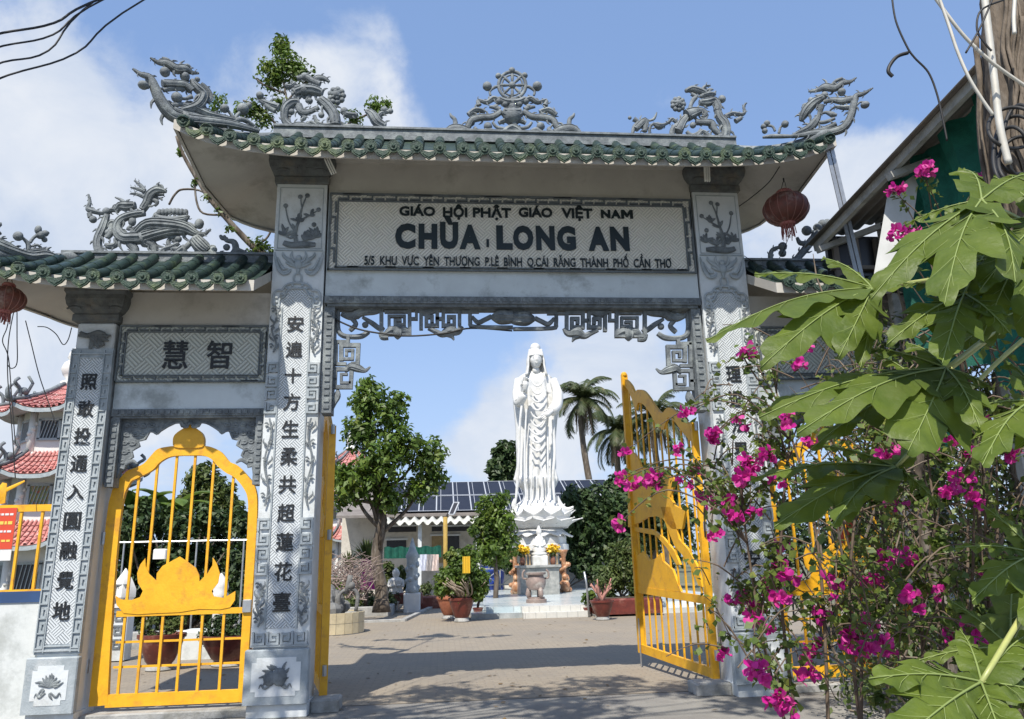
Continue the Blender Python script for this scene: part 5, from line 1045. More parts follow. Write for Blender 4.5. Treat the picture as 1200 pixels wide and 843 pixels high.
for s_ in (-1, 1):
    K.stroke([(s_*.14,.10,.02),(s_*.28,.20,.03),(s_*.46,.13,.02)]); K.stroke([(s_*.14,-.02,.02),(s_*.28,-.06,.035),(s_*.42,-.0,.02)])
K.stroke([(-.18,-.52,.02),(-.07,-.50,.04),(0,-.52,.035),(.07,-.50,.04),(.18,-.52,.02)]); K.stroke([(-.11,-.58,.02),(0,-.62,.045),(.11,-.58,.02)]); K.stroke([(0,.1,.05),(0,-.1,.07),(0,-.22,.11)]); K.build('face_features', M['marble'], statue)
hh = MB()
for i in range(17):       # rows of hair combed up into the knot
    a = PI*i/16; x = math.cos(a); pts = [hc+Vector((R_*.84*x, -R_*(.30+.42*math.sin(a)), R_*(.28+.10*math.sin(a)))), hc+Vector((R_*.74*x, -R_*(.25+.38*math.sin(a)), R_*.72)), hc+Vector((R_*.48*x, -R_*(.1+.3*math.sin(a)), R_*1.12)), hc+Vector((R_*.20*x, -R_*.08, R_*1.30))]; hh.tube(sm([tuple(p) for p in pts], 3), [R_*.13]*9+[R_*.07], 6)
hh.lathe([(.74,.95),(.70,1.15),(.58,1.3),(.62,1.5),(.62,1.75),(.50,2.0),(.28,2.18),(.02,2.24)], (0,0,0), 18, 9, .05); n0 = len(hh.v)-8*18
for i in range(n0, len(hh.v)): x, y, z = hh.v[i]; hh.v[i] = (hc.x+x*R_, hc.y+y*R_+.05, hc.z+z*R_*.97)
hh.build('hair', M['marble'], statue, smooth=True, fix=True)
vl = MB(); vs = []; nn = 20; m_ = 26       # veil falling from the knot to the shoulders
for i in range(nn):
    t = i/(nn-1); z = hc.z+R_*(1.25-3.3*t)
    for k in range(m_):
        a = PI*(-.18+1.36*k/(m_-1)); w = R_*(.66+.34*min(1, t*2.2)+.75*max(0, t-.62)**1.1); vs.append((hc.x+w*math.cos(a), hc.y+.02+w*.95*math.sin(a)+.03*math.sin(k*1.7)*t, z))
vl.add(vs, [(i*m_+k, i*m_+k+1, (i+1)*m_+k+1, (i+1)*m_+k) for i in range(nn-1) for k in range(m_-1)]); o = vl.build('veil', M['marble'], statue, smooth=True); md = o.modifiers.new('s', 'SOLIDIFY'); md.thickness = .07
# arms in wide sleeves, hands with five fingers each
am = MB(); dF = -.62*1.0
def hand(mb, wrist, direction, side_, r, curl):
    w = Vector(wrist); d = Vector(direction).normalized(); s_ = Vector(side_).normalized(); nr = d.cross(s_).normalized(); mb.tube([w-d*r*1.2, w, w+d*r*1.1, w+d*r*2.1], [r*.62, r*.7, r*.95, r*.75], 9)
    for i in range(4):
        o_ = w+d*r*1.9+s_*r*(.48*(i-1.5)); L_ = r*(1.7, 1.95, 1.8, 1.4)[i]; c = curl[i]; mb.tube(sm([tuple(o_), tuple(o_+d*L_*.45-nr*L_*.1*c), tuple(o_+d*L_*(.8-.2*c)-nr*L_*.42*c), tuple(o_+d*L_*(1-.55*c)-nr*L_*.75*c)], 3), [r*.25]*7+[r*.23,r*.2,r*.12], 6)
    o_ = w+d*r*.4-s_*r*.7; mb.tube(sm([tuple(o_), tuple(o_-s_*r*.55+d*r*.5-nr*r*.2), tuple(o_-s_*r*.4+d*r*1.25-nr*r*.5)], 3), [r*.32,r*.3,r*.28,r*.26,r*.24,r*.2,r*.14], 6)
ex = -1.15
am.tube(sm([tuple(SP(607,448,-.35)), tuple(SP(604.5,464,-.6)), tuple(SP(606,477,-.85)), tuple(SP(611,468,-1.15))], 5), [.20]*5+[.22]*5+[.20]*5+[.15], 12)
am.tube(sm([tuple(SP(647,448,-.35)), tuple(SP(651,464,-.6)), tuple(SP(649,480,-.9)), tuple(SP(641,489,-1.25))], 5), [.20]*5+[.24]*5+[.24]*5+[.17], 12)
am.build('sleeved_arm', M['marble'], statue, smooth=True)
hm = MB(); hand(hm, SP(612,463,-1.28), (.05,-.25,1), (1,0,0), .15, (.0,.05,.7,.8)); hm.build('hand', M['marble'], statue, smooth=True)
hm = MB(); hand(hm, SP(640,490,-1.34), (-.75,-.35,-.55), (.35,0,-1), .15, (.35,.4,.5,.6)); hm.build('hand', M['marble'], statue, smooth=True)
K = Carver(lambda u, v: W(u, v, SY-1.02), NV, .7)
for i in range(9):      # U-shaped swags over the chest and lap
    v = 449+i*9.5; w = 8.5 if i < 6 else 10.5; K.stroke([(630-w*.95,v-4.5,.7),(630-w*.6,v+.5,1.1),(629.5,v+3.4,1.35),(630+w*.5,v+1.0,1.1),(630+w*.85,v-4,.7)], n=4)
K.stroke([(612,470,1.4),(609,500,1.5),(608,540,1.6),(606,570,1.8),(604,590,1.2)]); K.stroke([(617,480,1.0),(615,520,1.2),(615,560,1.3),(617,586,1.0)]); K.stroke([(648,492,1.6),(650,530,1.7),(648,560,1.8),(650,590,1.2)]); K.stroke([(642,500,1.0),(642,540,1.2),(643,582,1.0)])
K.stroke([(624,542,.8),(623,562,1.1),(622,584,.9)]); K.stroke([(634,545,.8),(635,565,1.1),(636,586,.9)]); K.stroke([(629,550,.7),(629,588,.9)])
K.build('drapery_folds', M['marble'], statue)
K = Carver(lambda u, v: W(u, v, SY-.5), NV, .7)
for s_, pts in ((1, [(604,585,2),(602,592,3),(604,598,2.4)]), (1, [(652,582,2.5),(657,592,3),(664,597,2.4),(672,594,1)]), (1, [(655,588,2),(660,600,1.8),(668,599,.8)])): K.stroke([(a,b_,r) for a,b_,r in pts])
K.build('scarf_end', M['marble'], statue)
# lotus pedestal
cx_ = W(631,600,SY).x; zz = lambda v: W(631, v, SY).z; pd = MB(); sp_ = sU
pd.lathe([(q*sp_, zz(v)) for q, v in ((22,588),(27,592),(33,597),(36,603),(36,609),(33,615),(27,619),(24,621.5),(28,627),(31,631),(31,634),(31,635.5),(31,638),(33.5,639),(33.5,645.5))], (cx_,SY,0), 48)
pd.build('pedestal_core', M['marble'], statue, smooth=True, angle=35)
def petal_ring(n, r, z, h, w, tilt, out, off, up=1, thick=.05):
    proto = None
    for i in range(n):
        a = 2*PI*(i+off)/n
        if proto is None:
            m_ = MB(); vs = []; nu, nw = 7, 7
            for iu in range(nu):
                t = iu/(nu-1); wd = w*max(.05, (1-t**3.2))*(.62+.55*math.sin(PI*min(1,t*1.15)))
                for iw in range(nw): s_ = -1+2*iw/(nw-1); vs.append((s_*wd/2, -(r+out*(t**1.4)*1.0+.10*w*(1-s_*s_)), z+up*h*(t-tilt*t*t*.5)))
            m_.add(vs, [(iu*nw+iw, iu*nw+iw+1, (iu+1)*nw+iw+1, (iu+1)*nw+iw) for iu in range(nu-1) for iw in range(nw-1)])
            o = m_.build('petal', M['marble'], statue, smooth=True); o.location = (0,0,0); md = o.modifiers.new('s', 'SOLIDIFY'); md.thickness = thick; proto = o
        else: o = proto.copy(); COL.objects.link(o)
        o.location = (cx_, SY, 0); o.rotation_euler = (0, 0, a)
petal_ring(12, 31*sp_, zz(613), (613-597)*sp_, 21*sp_, .3, 11*sp_, 0, 1); petal_ring(12, 31*sp_, zz(620), (620-605)*sp_, 25*sp_, .65, 18*sp_, .5, 1); petal_ring(12, 28*sp_, zz(604), (604-591)*sp_, 15*sp_, .2, 3*sp_, .25, 1)
petal_ring(12, 24.5*sp_, zz(621), 11*sp_, 19*sp_, .35, 13*sp_, 0, -1)
# altar under the pedestal
M['altar'] = mat('grey veined altar stone', (.34,.34,.32), (.20,.21,.20), 6, .35, c3=(.45,.44,.40), c3sc=2); M['orange'] = mat('orange glazed carving', (.46,.24,.12), (.28,.12,.06), 9, .45, c3=(.62,.44,.28), c3sc=6)
al = empty('altar', (cx_, SY-2.6, .3), 'grey stone altar table below the tall white statue', 'altar'); p0 = W(609.5, 663, SY-3); p1 = W(655, 663, SY-3); m_ = MB(); m_.bevbox(p0.x, p1.x, SY-3.0, SY-1.6, .3, p0.z-.09, .02); m_.build('body', M['altar'], al)
m_ = MB(); m_.bevbox(p0.x-.08, p1.x+.08, SY-3.1, SY-1.5, p0.z-.09, p0.z, .02); m_.build('table_top', M['altar'], al)
pb = MB(); zt = zz(645.5); pb.lathe([(29*sp_,.302),(29*sp_,.55),(22*sp_,.6),(22*sp_,zt-.2),(31*sp_,zt-.1),(31*sp_,zt)], (cx_,SY,0), 40); pb.build('pedestal_base', M['altar'], statue, smooth=True, angle=30)
def dragon_col(u, label):
    p = W(u, 660, SY-1.3); root = empty('carved_column', (p.x, SY-1.3, .3), label, 'column', 'orange carved columns beside the altar'); m_ = MB(); H = zt-.3
    m_.lathe([(.20,0),(.22,.1),(.14,.2),(.10,.3),(.09,H-.3),(.15,H-.12),(.22,H)], (p.x,SY-1.3,.3), 14); m_.build('shaft', M['orange'], root, smooth=True)
    pts = [(p.x+.13*math.cos(t*5), SY-1.3+.13*math.sin(t*5), .4+t*(H-.5)/3) for t in [i*.12 for i in range(26)]]; m_ = MB(); m_.tube(pts, [.04+.04*math.sin(i/25*PI) for i in range(26)], 7)
    rs = random.Random(int(u)); 
    for i in range(16): q = pts[rs.randrange(26)]; m_.ball((q[0]+rs.uniform(-.1,.1), q[1]-.05, q[2]), rs.uniform(.05,.10), 7, 5)
    m_.ball((p.x, SY-1.5, .55), .20, 9, 7, (1,1,1.3)); m_.ball((p.x, SY-1.55, .9), .12, 8, 6); m_.build('coiled_dragon', M['orange'], root, smooth=True)
dragon_col(603.5, 'orange carved dragon column left of the altar'); dragon_col(660.5, 'orange carved dragon column right of the altar')
# offerings
ay = SY-2.7; az_ = W(630,663,SY-3).z; M['yflower'] = mat('yellow flowers', (.85,.60,.04), (.70,.42,.02), 20, .6); M['vase'] = mat('clay vase', (.30,.13,.08), (.18,.08,.05), 8, .4)
for u, lab in ((612, 'yellow flowers in a vase at the left end of the altar'), (648, 'yellow flowers in a vase at the right end of the altar')):
    p = W(u, 655, ay); root = empty('flower_vase', (p.x, ay, az_), lab, 'vase', 'vases on the altar'); m_ = MB(); m_.lathe([(.07,0),(.11,.12),(.09,.28),(.05,.36),(.08,.42)], (p.x,ay,az_), 12); m_.build('vase', M['vase'], root, smooth=True)
    leaf_cloud([(p.x, ay, az_+.62, .30, .22, .17)], 260, .13, 'flowers', M['yflower'], root, seed=int(u), kind='stuff', aspect=.9, shell=.1); leaf_cloud([(p.x, ay, az_+.45, .16, .15, .14)], 90, .12, 'leaves', M['leafB'], root, seed=int(u), kind='stuff')
p = W(632, 640, ay); root = empty('small_statue', (p.x, ay, az_), 'small seated white statue on a block in the middle of the altar', 'statue'); m_ = MB(); m_.bevbox(p.x-.30, p.x+.30, ay-.25, ay+.25, az_, az_+.38, .04); m_.build('block', M['marble'], root)
m_ = MB(); m_.lathe([(.30,0),(.32,.08),(.22,.14),(.30,.22),(.20,.34),(.17,.5),(.20,.62),(.13,.72),(.06,.76),(.10,.82),(.115,.92),(.08,1.02),(.05,1.06),(.04,1.12),(.01,1.14)], (p.x,ay,az_+.38), 16, sy=.8)
for s_ in (-1, 1): m_.tube([(p.x+s_*.18,ay,az_+.96),(p.x+s_*.22,ay-.06,az_+.78),(p.x+s_*.05,ay-.2,az_+.74)], .05, 7)
m_.build('figure', M['marble'], root, smooth=True)
for i, u in enumerate((617,621,643,653)):
    p = W(u, 660, ay-.1); m_ = MB(); m_.lathe([(.06,0),(.05,.05),(.025,.08),(.02,.32),(.05,.38),(.03,.42)], (p.x, ay-.1, az_), 10); m_.build('candlestick', M['brass'], None, smooth=True, label=['outer left candlestick on the grey altar','inner left candlestick beside the small seated statue','inner right candlestick beside the small seated statue','outer right candlestick on the grey altar'][i], cat='candlestick', group='candlesticks on the altar')
# incense burner
by = 15.6; p = W(628.5, 700, by); root = empty('incense_burner', (p.x, by, .30), 'stone incense urn on three legs standing before the altar', 'urn'); M['urn'] = mat('reddish grey urn stone', (.30,.22,.19), (.20,.16,.14), 9, .6, .2, c3=(.42,.38,.34), c3sc=3)
s_ = (W(629,690,by)-W(628,690,by)).length
m_ = MB(); m_.lathe([(12*s_,0),(12*s_,.10),(10*s_,.12),(10*s_,.17)], (p.x,by,.30), 20); m_.build('plinth', M['urn'], root, smooth=True, angle=30)
m_ = MB(); zb = W(628,692,by).z; m_.lathe([(2*s_,0),(9*s_,1*s_),(11.5*s_,6*s_),(11.8*s_,11*s_),(9.5*s_,15*s_),(9*s_,17*s_),(12*s_,18*s_),(12.2*s_,20*s_),(10*s_,20*s_),(9.5*s_,18*s_)], (p.x,by,zb), 24); m_.build('bowl', M['urn'], root, smooth=True, angle=40)
for i in range(3): a = PI/2*-1+2*PI*i/3+.5; m_ = MB(); m_.tube([(p.x+8*s_*math.cos(a),by+8*s_*math.sin(a),zb+3*s_),(p.x+9.5*s_*math.cos(a),by+9.5*s_*math.sin(a),zb-4*s_),(p.x+8*s_*math.cos(a),by+8*s_*math.sin(a),.46)], [2.6*s_,3.2*s_,2.6*s_], 8); m_.build('leg', M['urn'], root, smooth=True)
for q in (-1, 1): m_ = MB(); m_.tube(sm([(p.x+q*10.5*s_,by,zb+13*s_),(p.x+q*15*s_,by,zb+14*s_),(p.x+q*15*s_,by,zb+20*s_),(p.x+q*12.5*s_,by,zb+23*s_)], 3), 1.3*s_, 6); m_.build('handle', M['urn'], root, smooth=True)
# railing behind
M['rail'] = mat('grey painted rail', (.42,.44,.46), (.3,.32,.33), 5, .5, metal=.3); rl = empty('railing', (W(640,680,28).x, 27.5, .3), 'thin grey metal railing round the back of the terrace', 'railing')
xa, xb = W(560,680,27.5).x, W(740,680,27.5).x; m_ = MB()
for v in (661.5, 666, 685): z = W(600,v,27.5).z; m_ = MB(); m_.box(xa, xb, 27.48, 27.54, z-.03, z+.03); m_.build('rail', M['rail'], rl)
npn = 7
for i in range(npn+1):
    x = xa+(xb-xa)*i/npn; z0, z1 = W(600,686,27.5).z, W(600,661,27.5).z; m_ = MB(); m_.box(x-.03, x+.03, 27.46, 27.56, .3, z1); m_.build('post', M['rail'], rl)
    if i < npn:
        x2 = xa+(xb-xa)*(i+1)/npn
        for q in (0, 1): m_ = MB(); m_.bar((x if q else x2, 27.47+.04*q, z0), (x2 if q else x, 27.47+.04*q, z1-.2), .035, .035); m_.build('brace', M['rail'], rl)
p = W(577,668,28.3); m_ = MB(); m_.lathe([(.5,0),(.55,.5),(.58,1.1),(.60,1.12),(.5,1.15)], (p.x, 28.3, 0.3), 18); m_.build('drum', mat('blue plastic', (.03,.08,.45), None, rough=.4), None, smooth=True, label='blue plastic drum behind the railing left of the altar', cat='drum')
# ================================================================== HOUSE WITH SOLAR ROOF
M['housewall'] = mat('cream house wall', (.60,.57,.50), (.50,.47,.41), 2, .85, c3=(.4,.38,.33), c3sc=1); M['darkglass'] = mat('dark window opening', (.03,.03,.035), None, rough=.25); M['solar'] = mat('solar cells', (.014,.016,.026), (.02,.022,.032), 3, .45, spec=.25); M['alu'] = mat('aluminium frame', (.46,.48,.50), None, rough=.5, metal=.3)
M['awn'] = mat('translucent corrugated sheet', (.62,.62,.56), (.45,.46,.42), 4, .6); M['net'] = mat('green shade net', (.02,.16,.11), (.012,.10,.07), 6, .8, .5, 60, trans=.35); M['roofsheet'] = mat('old roof sheet', (.22,.20,.18), (.15,.13,.12), 3, .8)
hs = empty('house', (W(520,690,29).x, 29, 0), 'long cream house with solar panels on its roof and a corrugated awning', 'house')
xa, xb = W(400,640,30).x, W(760,640,30).x; zc_ = W(500,606,29).z
def px(u, Y): return W(u, 640, Y).x
m_ = MB(); m_.box(xa, xb, 30, 30.3, 0, zc_+.4); m_.build('wall', M['housewall'], hs)
za, zb_ = W(500,600.5,27.8).z, W(500,566,32.5).z
m_ = MB(); m_.add([(xa,27.8,za-.08),(xb,27.8,za-.08),(xb,32.5,zb_-.08),(xa,32.5,zb_-.08),(xa,27.8,za-.2),(xb,27.8,za-.2),(xb,32.5,zb_-.2),(xa,32.5,zb_-.2)], [(0,1,2,3),(7,6,5,4),(0,4,5,1),(1,5,6,2),(2,6,7,3),(3,7,4,0)]); m_.build('roof', M['roofsheet'], hs, fix=True)
pw = px(521,27.8)-px(500,27.8); k0 = int((px(452,27.8)-xa)/pw); dz = (zb_-za)/4.7; sp = None
for r_ in range(2):
    for i in range(int((xb-px(448,27.8))/pw)):
        x = px(448,27.8)+i*pw; y0 = 27.85+r_*2.34; y1 = y0+2.28; Z = lambda y: za+(y-27.8)*dz+.02
        m_ = MB(); m_.add([(x+.02,y0,Z(y0)),(x+pw-.02,y0,Z(y0)),(x+pw-.02,y1,Z(y1)),(x+.02,y1,Z(y1))], [(0,1,2,3)]); S_ = m_.build('solar_panel', M['solar'], hs)
        m_ = MB()
        for q in ((x,x+.03),(x+pw-.03,x+pw)): m_.add([(q[0],y0,Z(y0)+.02),(q[1],y0,Z(y0)+.02),(q[1],y1,Z(y1)+.02),(q[0],y1,Z(y1)+.02)], [(0,1,2,3)])
        for q in ((y0,y0+.06),(y1-.06,y1)): m_.add([(x,q[0],Z(q[0])+.022),(x+pw,q[0],Z(q[0])+.022),(x+pw,q[1],Z(q[1])+.022),(x,q[1],Z(q[1])+.022)], [(0,1,2,3)])
        for c in range(1, 2): xx = x+pw*c/4; m_.add([(xx-.012,y0,Z(y0)+.01),(xx+.012,y0,Z(y0)+.01),(xx+.012,y1,Z(y1)+.01),(xx-.012,y1,Z(y1)+.01)], [(0,1,2,3)])
        m_.build('panel_frame', M['alu'], S_)
m_ = MB(); ax0, ax1 = px(450,27), px(575,27); zw = W(500,605,27.9).z; zv = W(500,613,26.6).z; n = int((ax1-ax0)/.075); vs = []; fs = []
for i in range(n+1):
    x = ax0+(ax1-ax0)*i/n; w_ = .09*math.cos(2*PI*x/.42); vs += [(x,26.6,zv+w_),(x,28.2,zw+w_)]
for i in range(n): q = 2*i; fs.append((q,q+2,q+3,q+1))
m_.add(vs, fs); o = m_.build('awning', M['awn'], hs, smooth=True); md = o.modifiers.new('s','SOLIDIFY'); md.thickness = .03
for u in (492, 560): m_ = MB(); x = px(u, 27.2); m_.bevbox(x-.09, x+.09, 27.1, 27.3, 0, zv-.02, .02); m_.build('column', M['white'], hs)
z1, z0 = W(500,618,29.98).z, W(500,624,29.98).z
for a, b, va, vb, nm in ((455,488,617,624,'vent'),(506,518,617,623,'vent'),(522,550,617,623,'vent'),(453,476,633,651,'window'),(524,538,628,660,'door'),(506,520,628,660,'curtain')):
    p0, p1 = W(a, vb, 29.98), W(b, va, 29.98); m_ = MB(); m_.box(p0.x, p1.x, 29.93, 29.99, p0.z, p1.z); m_.build(nm, M['darkglass'] if nm != 'curtain' else mat('ochre curtain', (.36,.28,.15), (.25,.19,.10), 8, .9), hs)
    m_ = MB(); m_.box(p0.x-.08, p1.x+.08, 29.9, 29.94, p1.z, p1.z+.08); m_.build('lintel', M['white'], hs)
nt_ = MB(); p0, p1 = W(450,655,25), W(517,640,25); n = 40; vs = []; fs = []
for i in range(n+1): x = p0.x+(p1.x-p0.x)*i/n; vs += [(x,25+.08*math.sin(i*1.3),p0.z),(x,25+.08*math.sin(i*1.3+.5),p1.z+.03*math.sin(i*.7))]
for i in range(n): q = 2*i; fs.append((q,q+2,q+3,q+1))
nt_.add(vs, fs); nt_.build('shade_net', M['net'], None, smooth=True, label='green shade net hung below the awning of the solar house', cat='net')
p = W(522,660,23); lp = empty('solar_lamp', (p.x,23,0), 'yellow post carrying a small tilted solar lamp panel', 'lamp post'); m_ = MB(); zt = W(522,606,23).z; m_.tube([(p.x,23,0),(p.x,23,zt)], .09, 8); m_.build('post', mat('ochre post paint', (.40,.27,.06), (.3,.2,.05), 5), lp, smooth=True)
m_ = MB(); A = W(523,606,23); B = W(531,592,23); m_.tube([A, W(527,598,23)], .04, 6); m_.build('arm', M['wire'], lp); m_ = MB(); q = [W(526,603,22.8), W(532,603,22.8), W(538,589,23.2), W(532,589,23.2)]; 
for a, b in zip(q, q[1:]+q[:1]): m_.bar(a, b, .05, .05)
m_.build('panel_frame', M['alu'], lp); m_ = MB(); m_.add(q, [(0,1,2,3)]); m_.build('panel', M['solar'], lp)
# ================================================================== PAGODAS
M['redtile'] = mat('red glazed tiles', (.52,.22,.20), (.38,.13,.12), 14, .5, c3=(.66,.46,.42), c3sc=9); M['towerwall'] = mat('white tower plaster', (.74,.73,.70), (.64,.63,.60), 3, .8); M['winred'] = mat('coloured window glass', (.35,.25,.05), (.06,.20,.12), 12, .3, c3=(.45,.08,.03), c3sc=8)
def pagoda(c, rb, re, tiers, hroof, label, detail=True):
    """tiers: list of eave heights from the top down"""
    c = Vector(c); root = empty('pagoda', c, label, 'pagoda', 'red-roofed pagoda towers'); off = PI/8
    P8 = lambda r, z, k, o=0.0: Vector((c.x+r*math.cos(off+PI/4*k), c.y+r*math.sin(off+PI/4*k), z))
    zs = sorted(tiers); low = 0
    for ti, ze in enumerate(zs):
        s_ = 1-.07*ti; b = MB(); b.add([P8(rb*s_, low, k) for k in range(8)]+[P8(rb*s_, ze+.1, k) for k in range(8)], [(k,(k+1)%8,8+(k+1)%8,8+k) for k in range(8)]); b.build('storey', M['towerwall'], root)
        nr = 7; rm = MB(); vs = []; fs = []; topr = rb*(1-.07*(ti+1))*.98 if ti < len(zs)-1 else .12; hr = hroof if ti < len(zs)-1 else hroof*1.5
        def rp(k8, t):       # k8 continuous around, t from eave to top
            k = math.floor(k8); f = k8-k; R0 = re*s_; cor = (abs(f-.5)*2)**3; r = R0*(1+.05*cor)+(topr-R0)*t; z = ze+.16*cor*(1-t)+hr*(t*.55+.45*t*t); a = P8(r, z, k); b_ = P8(r, z, k+1); return a.lerp(b_, f)
        NK = 48
        for j in range(nr+1):
            for i in range(NK): vs.append(rp(i*8/NK, j/nr))
        for j in range(nr):
            for i in range(NK): fs.append((j*NK+i, j*NK+(i+1)%NK, (j+1)*NK+(i+1)%NK, (j+1)*NK+i))
        rm.add(vs, fs); R = rm.build('roof', M['redtile'], root, smooth=True); ribs = MB(); nk = 72 if detail else 40
        for i in range(nk):
            k8 = (i+.5)*8/nk; k = math.floor(k8); f = k8-k; tm = 1-max(0, abs(f-.5)*.0); pts = [rp(k8, t)+Vector((0,0,.02)) for t in (0,.2,.4,.6,.8,1)]
            for a_, b_ in zip(pts, pts[1:]): ribs.tube([a_, b_+Vector((0,0,-.012))], [.045, .036], 5, False)
        ribs.build('tile_ribs', M['redtile'], R, smooth=True, kind='stuff')
        ev = MB(); ev.add([rp(i*8/NK, 0)+Vector((0,0,-.02)) for i in range(NK)]+[rp(i*8/NK, 0)+Vector((0,0,-.12)) for i in range(NK)]+[P8(rb*s_*.98, ze-.02, 0).lerp(P8(rb*s_*.98, ze-.02, 0), 0) if False else Vector((c.x+(rp(i*8/NK,0).x-c.x)*.72, c.y+(rp(i*8/NK,0).y-c.y)*.72, ze-.02)) for i in range(NK)], [(i,(i+1)%NK,NK+(i+1)%NK,NK+i) for i in range(NK)]+[(NK+i,NK+(i+1)%NK,2*NK+(i+1)%NK,2*NK+i) for i in range(NK)]); ev.build('eave', M['stonelt'], root, smooth=True, angle=30)
        for k in range(8):
            hp = MB(); hp.tube([rp(k+.0001, t)+Vector((0,0,.05)) for t in (0,.25,.5,.75,1)], .06, 6); q = rp(k+.0001, 0); d = (q-c); d.z = 0; d.normalize()
            hp.tube(sm([tuple(q+d*.0+Vector((0,0,.03))), tuple(q+d*.12+Vector((0,0,.10))), tuple(q+d*.16+Vector((0,0,.28))), tuple(q+d*.04+Vector((0,0,.42)))], 4), [.08,.08,.075,.07,.07,.065,.06,.055,.05,.045,.04,.03,.02], 6)
            hp.tube(sm([tuple(q-d*.2+Vector((0,0,.10))), tuple(q-d*.16+Vector((0,0,.34))), tuple(q+d*.0+Vector((0,0,.48))), tuple(q-d*.1+Vector((0,0,.6)))], 3), .045, 5)
            if detail: hp.ball(q-d*.28+Vector((0,0,.3)), .10, 7, 5); hp.tube([q-d*.35+Vector((0,0,.2)), q-d*.5+Vector((0,0,.55)), q-d*.35+Vector((0,0,.7))], .04, 5)
            hp.build('corner_dragon', M['stone'], root, smooth=True)
        zw0, zw1 = ze-(ze-low)*.62, ze-(ze-low)*.18
        for k in range(8):
            a, b_ = P8(rb*s_*1.0, 0, k), P8(rb*s_*1.0, 0, k+1); m0 = (a+b_)/2; t = (b_-a).normalized(); n_ = (m0-c); n_.z = 0; n_.normalize()
            if n_.y > .5: continue
            w = (b_-a).length*.30
            f = MB()
            for s2 in (-1, 1): f.bar(m0+t*s2*w+n_*.02+Vector((0,0,zw0)), m0+t*s2*w+n_*.02+Vector((0,0,zw1)), .06, .06, tuple(n_))
            for zz_ in (zw0, zw1): f.bar(m0-t*(w+.03)+n_*.02+Vector((0,0,zz_)), m0+t*(w+.03)+n_*.02+Vector((0,0,zz_)), .06, .06)
            for q in range(-2, 3): f.bar(m0+t*w*(q/3-.25)+n_*.03+Vector((0,0,zw0)), m0+t*w*(q/3+.25)+n_*.03+Vector((0,0,zw1)), .018, .018, tuple(n_))
            F_ = f.build('window', M['stonelt'], root); g_ = MB(); g_.add([m0-t*w+n_*.012+Vector((0,0,zw0)), m0+t*w+n_*.012+Vector((0,0,zw0)), m0+t*w+n_*.012+Vector((0,0,zw1)), m0-t*w+n_*.012+Vector((0,0,zw1))], [(0,1,2,3)]); g_.build('pane', M['winred'] if ti % 2 else M['darkglass'], F_)
        for k in range(8):
            cl_ = MB(); q = P8(rb*s_*1.02, 0, k); cl_.tube([q+Vector((0,0,low)), q+Vector((0,0,ze))], .09, 8)
            if detail:
                for j in range(9): a = j*1.1; cl_.ball(q+Vector((.07*math.cos(a), .07*math.sin(a), low+(ze-low)*(j+.5)/9)), .07, 6, 4)
            cl_.build('column', M['towerwall'], root, smooth=True)
        low = ze+hr*.8
    f = MB(); zt = zs[-1]+hroof*1.5; s_ = rb/1.2; f.lathe([(.30*s_,-.1),(.34*s_,.05),(.2*s_,.12),(.30*s_,.25),(.36*s_,.42),(.30*s_,.58),(.18*s_,.68),(.24*s_,.74),(.2*s_,.9),(.05*s_,1.1),(.01,1.2)], (c.x,c.y,zt), 16); f.build('finial', M['towerwall'], root, smooth=True)
Yp = 12.0; zE_ = [W(30, v, Yp-1.5).z for v in (478, 556, 640)]; pagoda((W(74,560,Yp).x, Yp, 0), 1.25, 1.95, zE_, .62, 'near white pagoda with red tiled roofs left of the outer left pillar')
Yq = 34.0; zE_ = [W(412, v, Yq-1.4).z for v in (546, 590, 633)]; pagoda((W(411,600,Yq).x, Yq, 0), 1.30, 2.0, zE_, .75, 'far white pagoda with red tiled roofs behind the courtyard tree', False)
# ================================================================== BEDS, PLANTER, POTS
M['pot'] = mat('dark red glazed pot', (.16,.035,.025), (.10,.025,.02), 7, .35, c3=(.26,.12,.09), c3sc=3); M['terracotta'] = mat('terracotta pot', (.45,.17,.09), (.32,.11,.06), 7, .7); M['soil'] = mat('soil', (.09,.07,.05), (.05,.04,.03), 12, .95, .5, 30)
M['cream'] = mat('cream ceramic tile', (.58,.50,.33), (.50,.42,.27), 5, .35, c3=(.42,.36,.24), c3sc=2); M['rock'] = mat('garden rock', (.20,.20,.19), (.10,.10,.10), 5, .9, .9, 12); M['adenium'] = mat('fleshy grey stems', (.36,.29,.22), (.24,.19,.14), 6, .8)
g0 = G(459,722); bd = empty('raised_bed', (g0.x-2.5, g0.y+3, 0), 'concrete-edged raised bed around the courtyard tree', 'flower bed')
bx0, bx1, by0, by1 = -9.0, g0.x, g0.y, g0.y+9
for (a, b, c_, d_) in ((bx0,bx1,by0,by0+.18),(bx1-.18,bx1,by0+.182,by1),(bx0,bx0+.18,by0+.182,by1)): m_ = MB(); m_.bevbox(a,b,c_,d_,0,.30,.02); m_.build('kerb', M['concrete'], bd)
m_ = MB(); m_.box(bx0+.18,bx1-.18,by0+.18,by1,0,.25); m_.build('soil', M['soil'], bd)
m_ = MB(); m_.bevbox(-7, g0.x+.55, g0.y-2.6, g0.y-2.45, 0, .07, .01); m_.build('kerb', M['concrete'], None, kind='structure')
m_ = MB(); m_.bar((g0.x+.5,g0.y-2.5,.035),(g0.x+1.6,g0.y+7,.035),.15,.07); m_.build('kerb', M['concrete'], None, kind='structure')
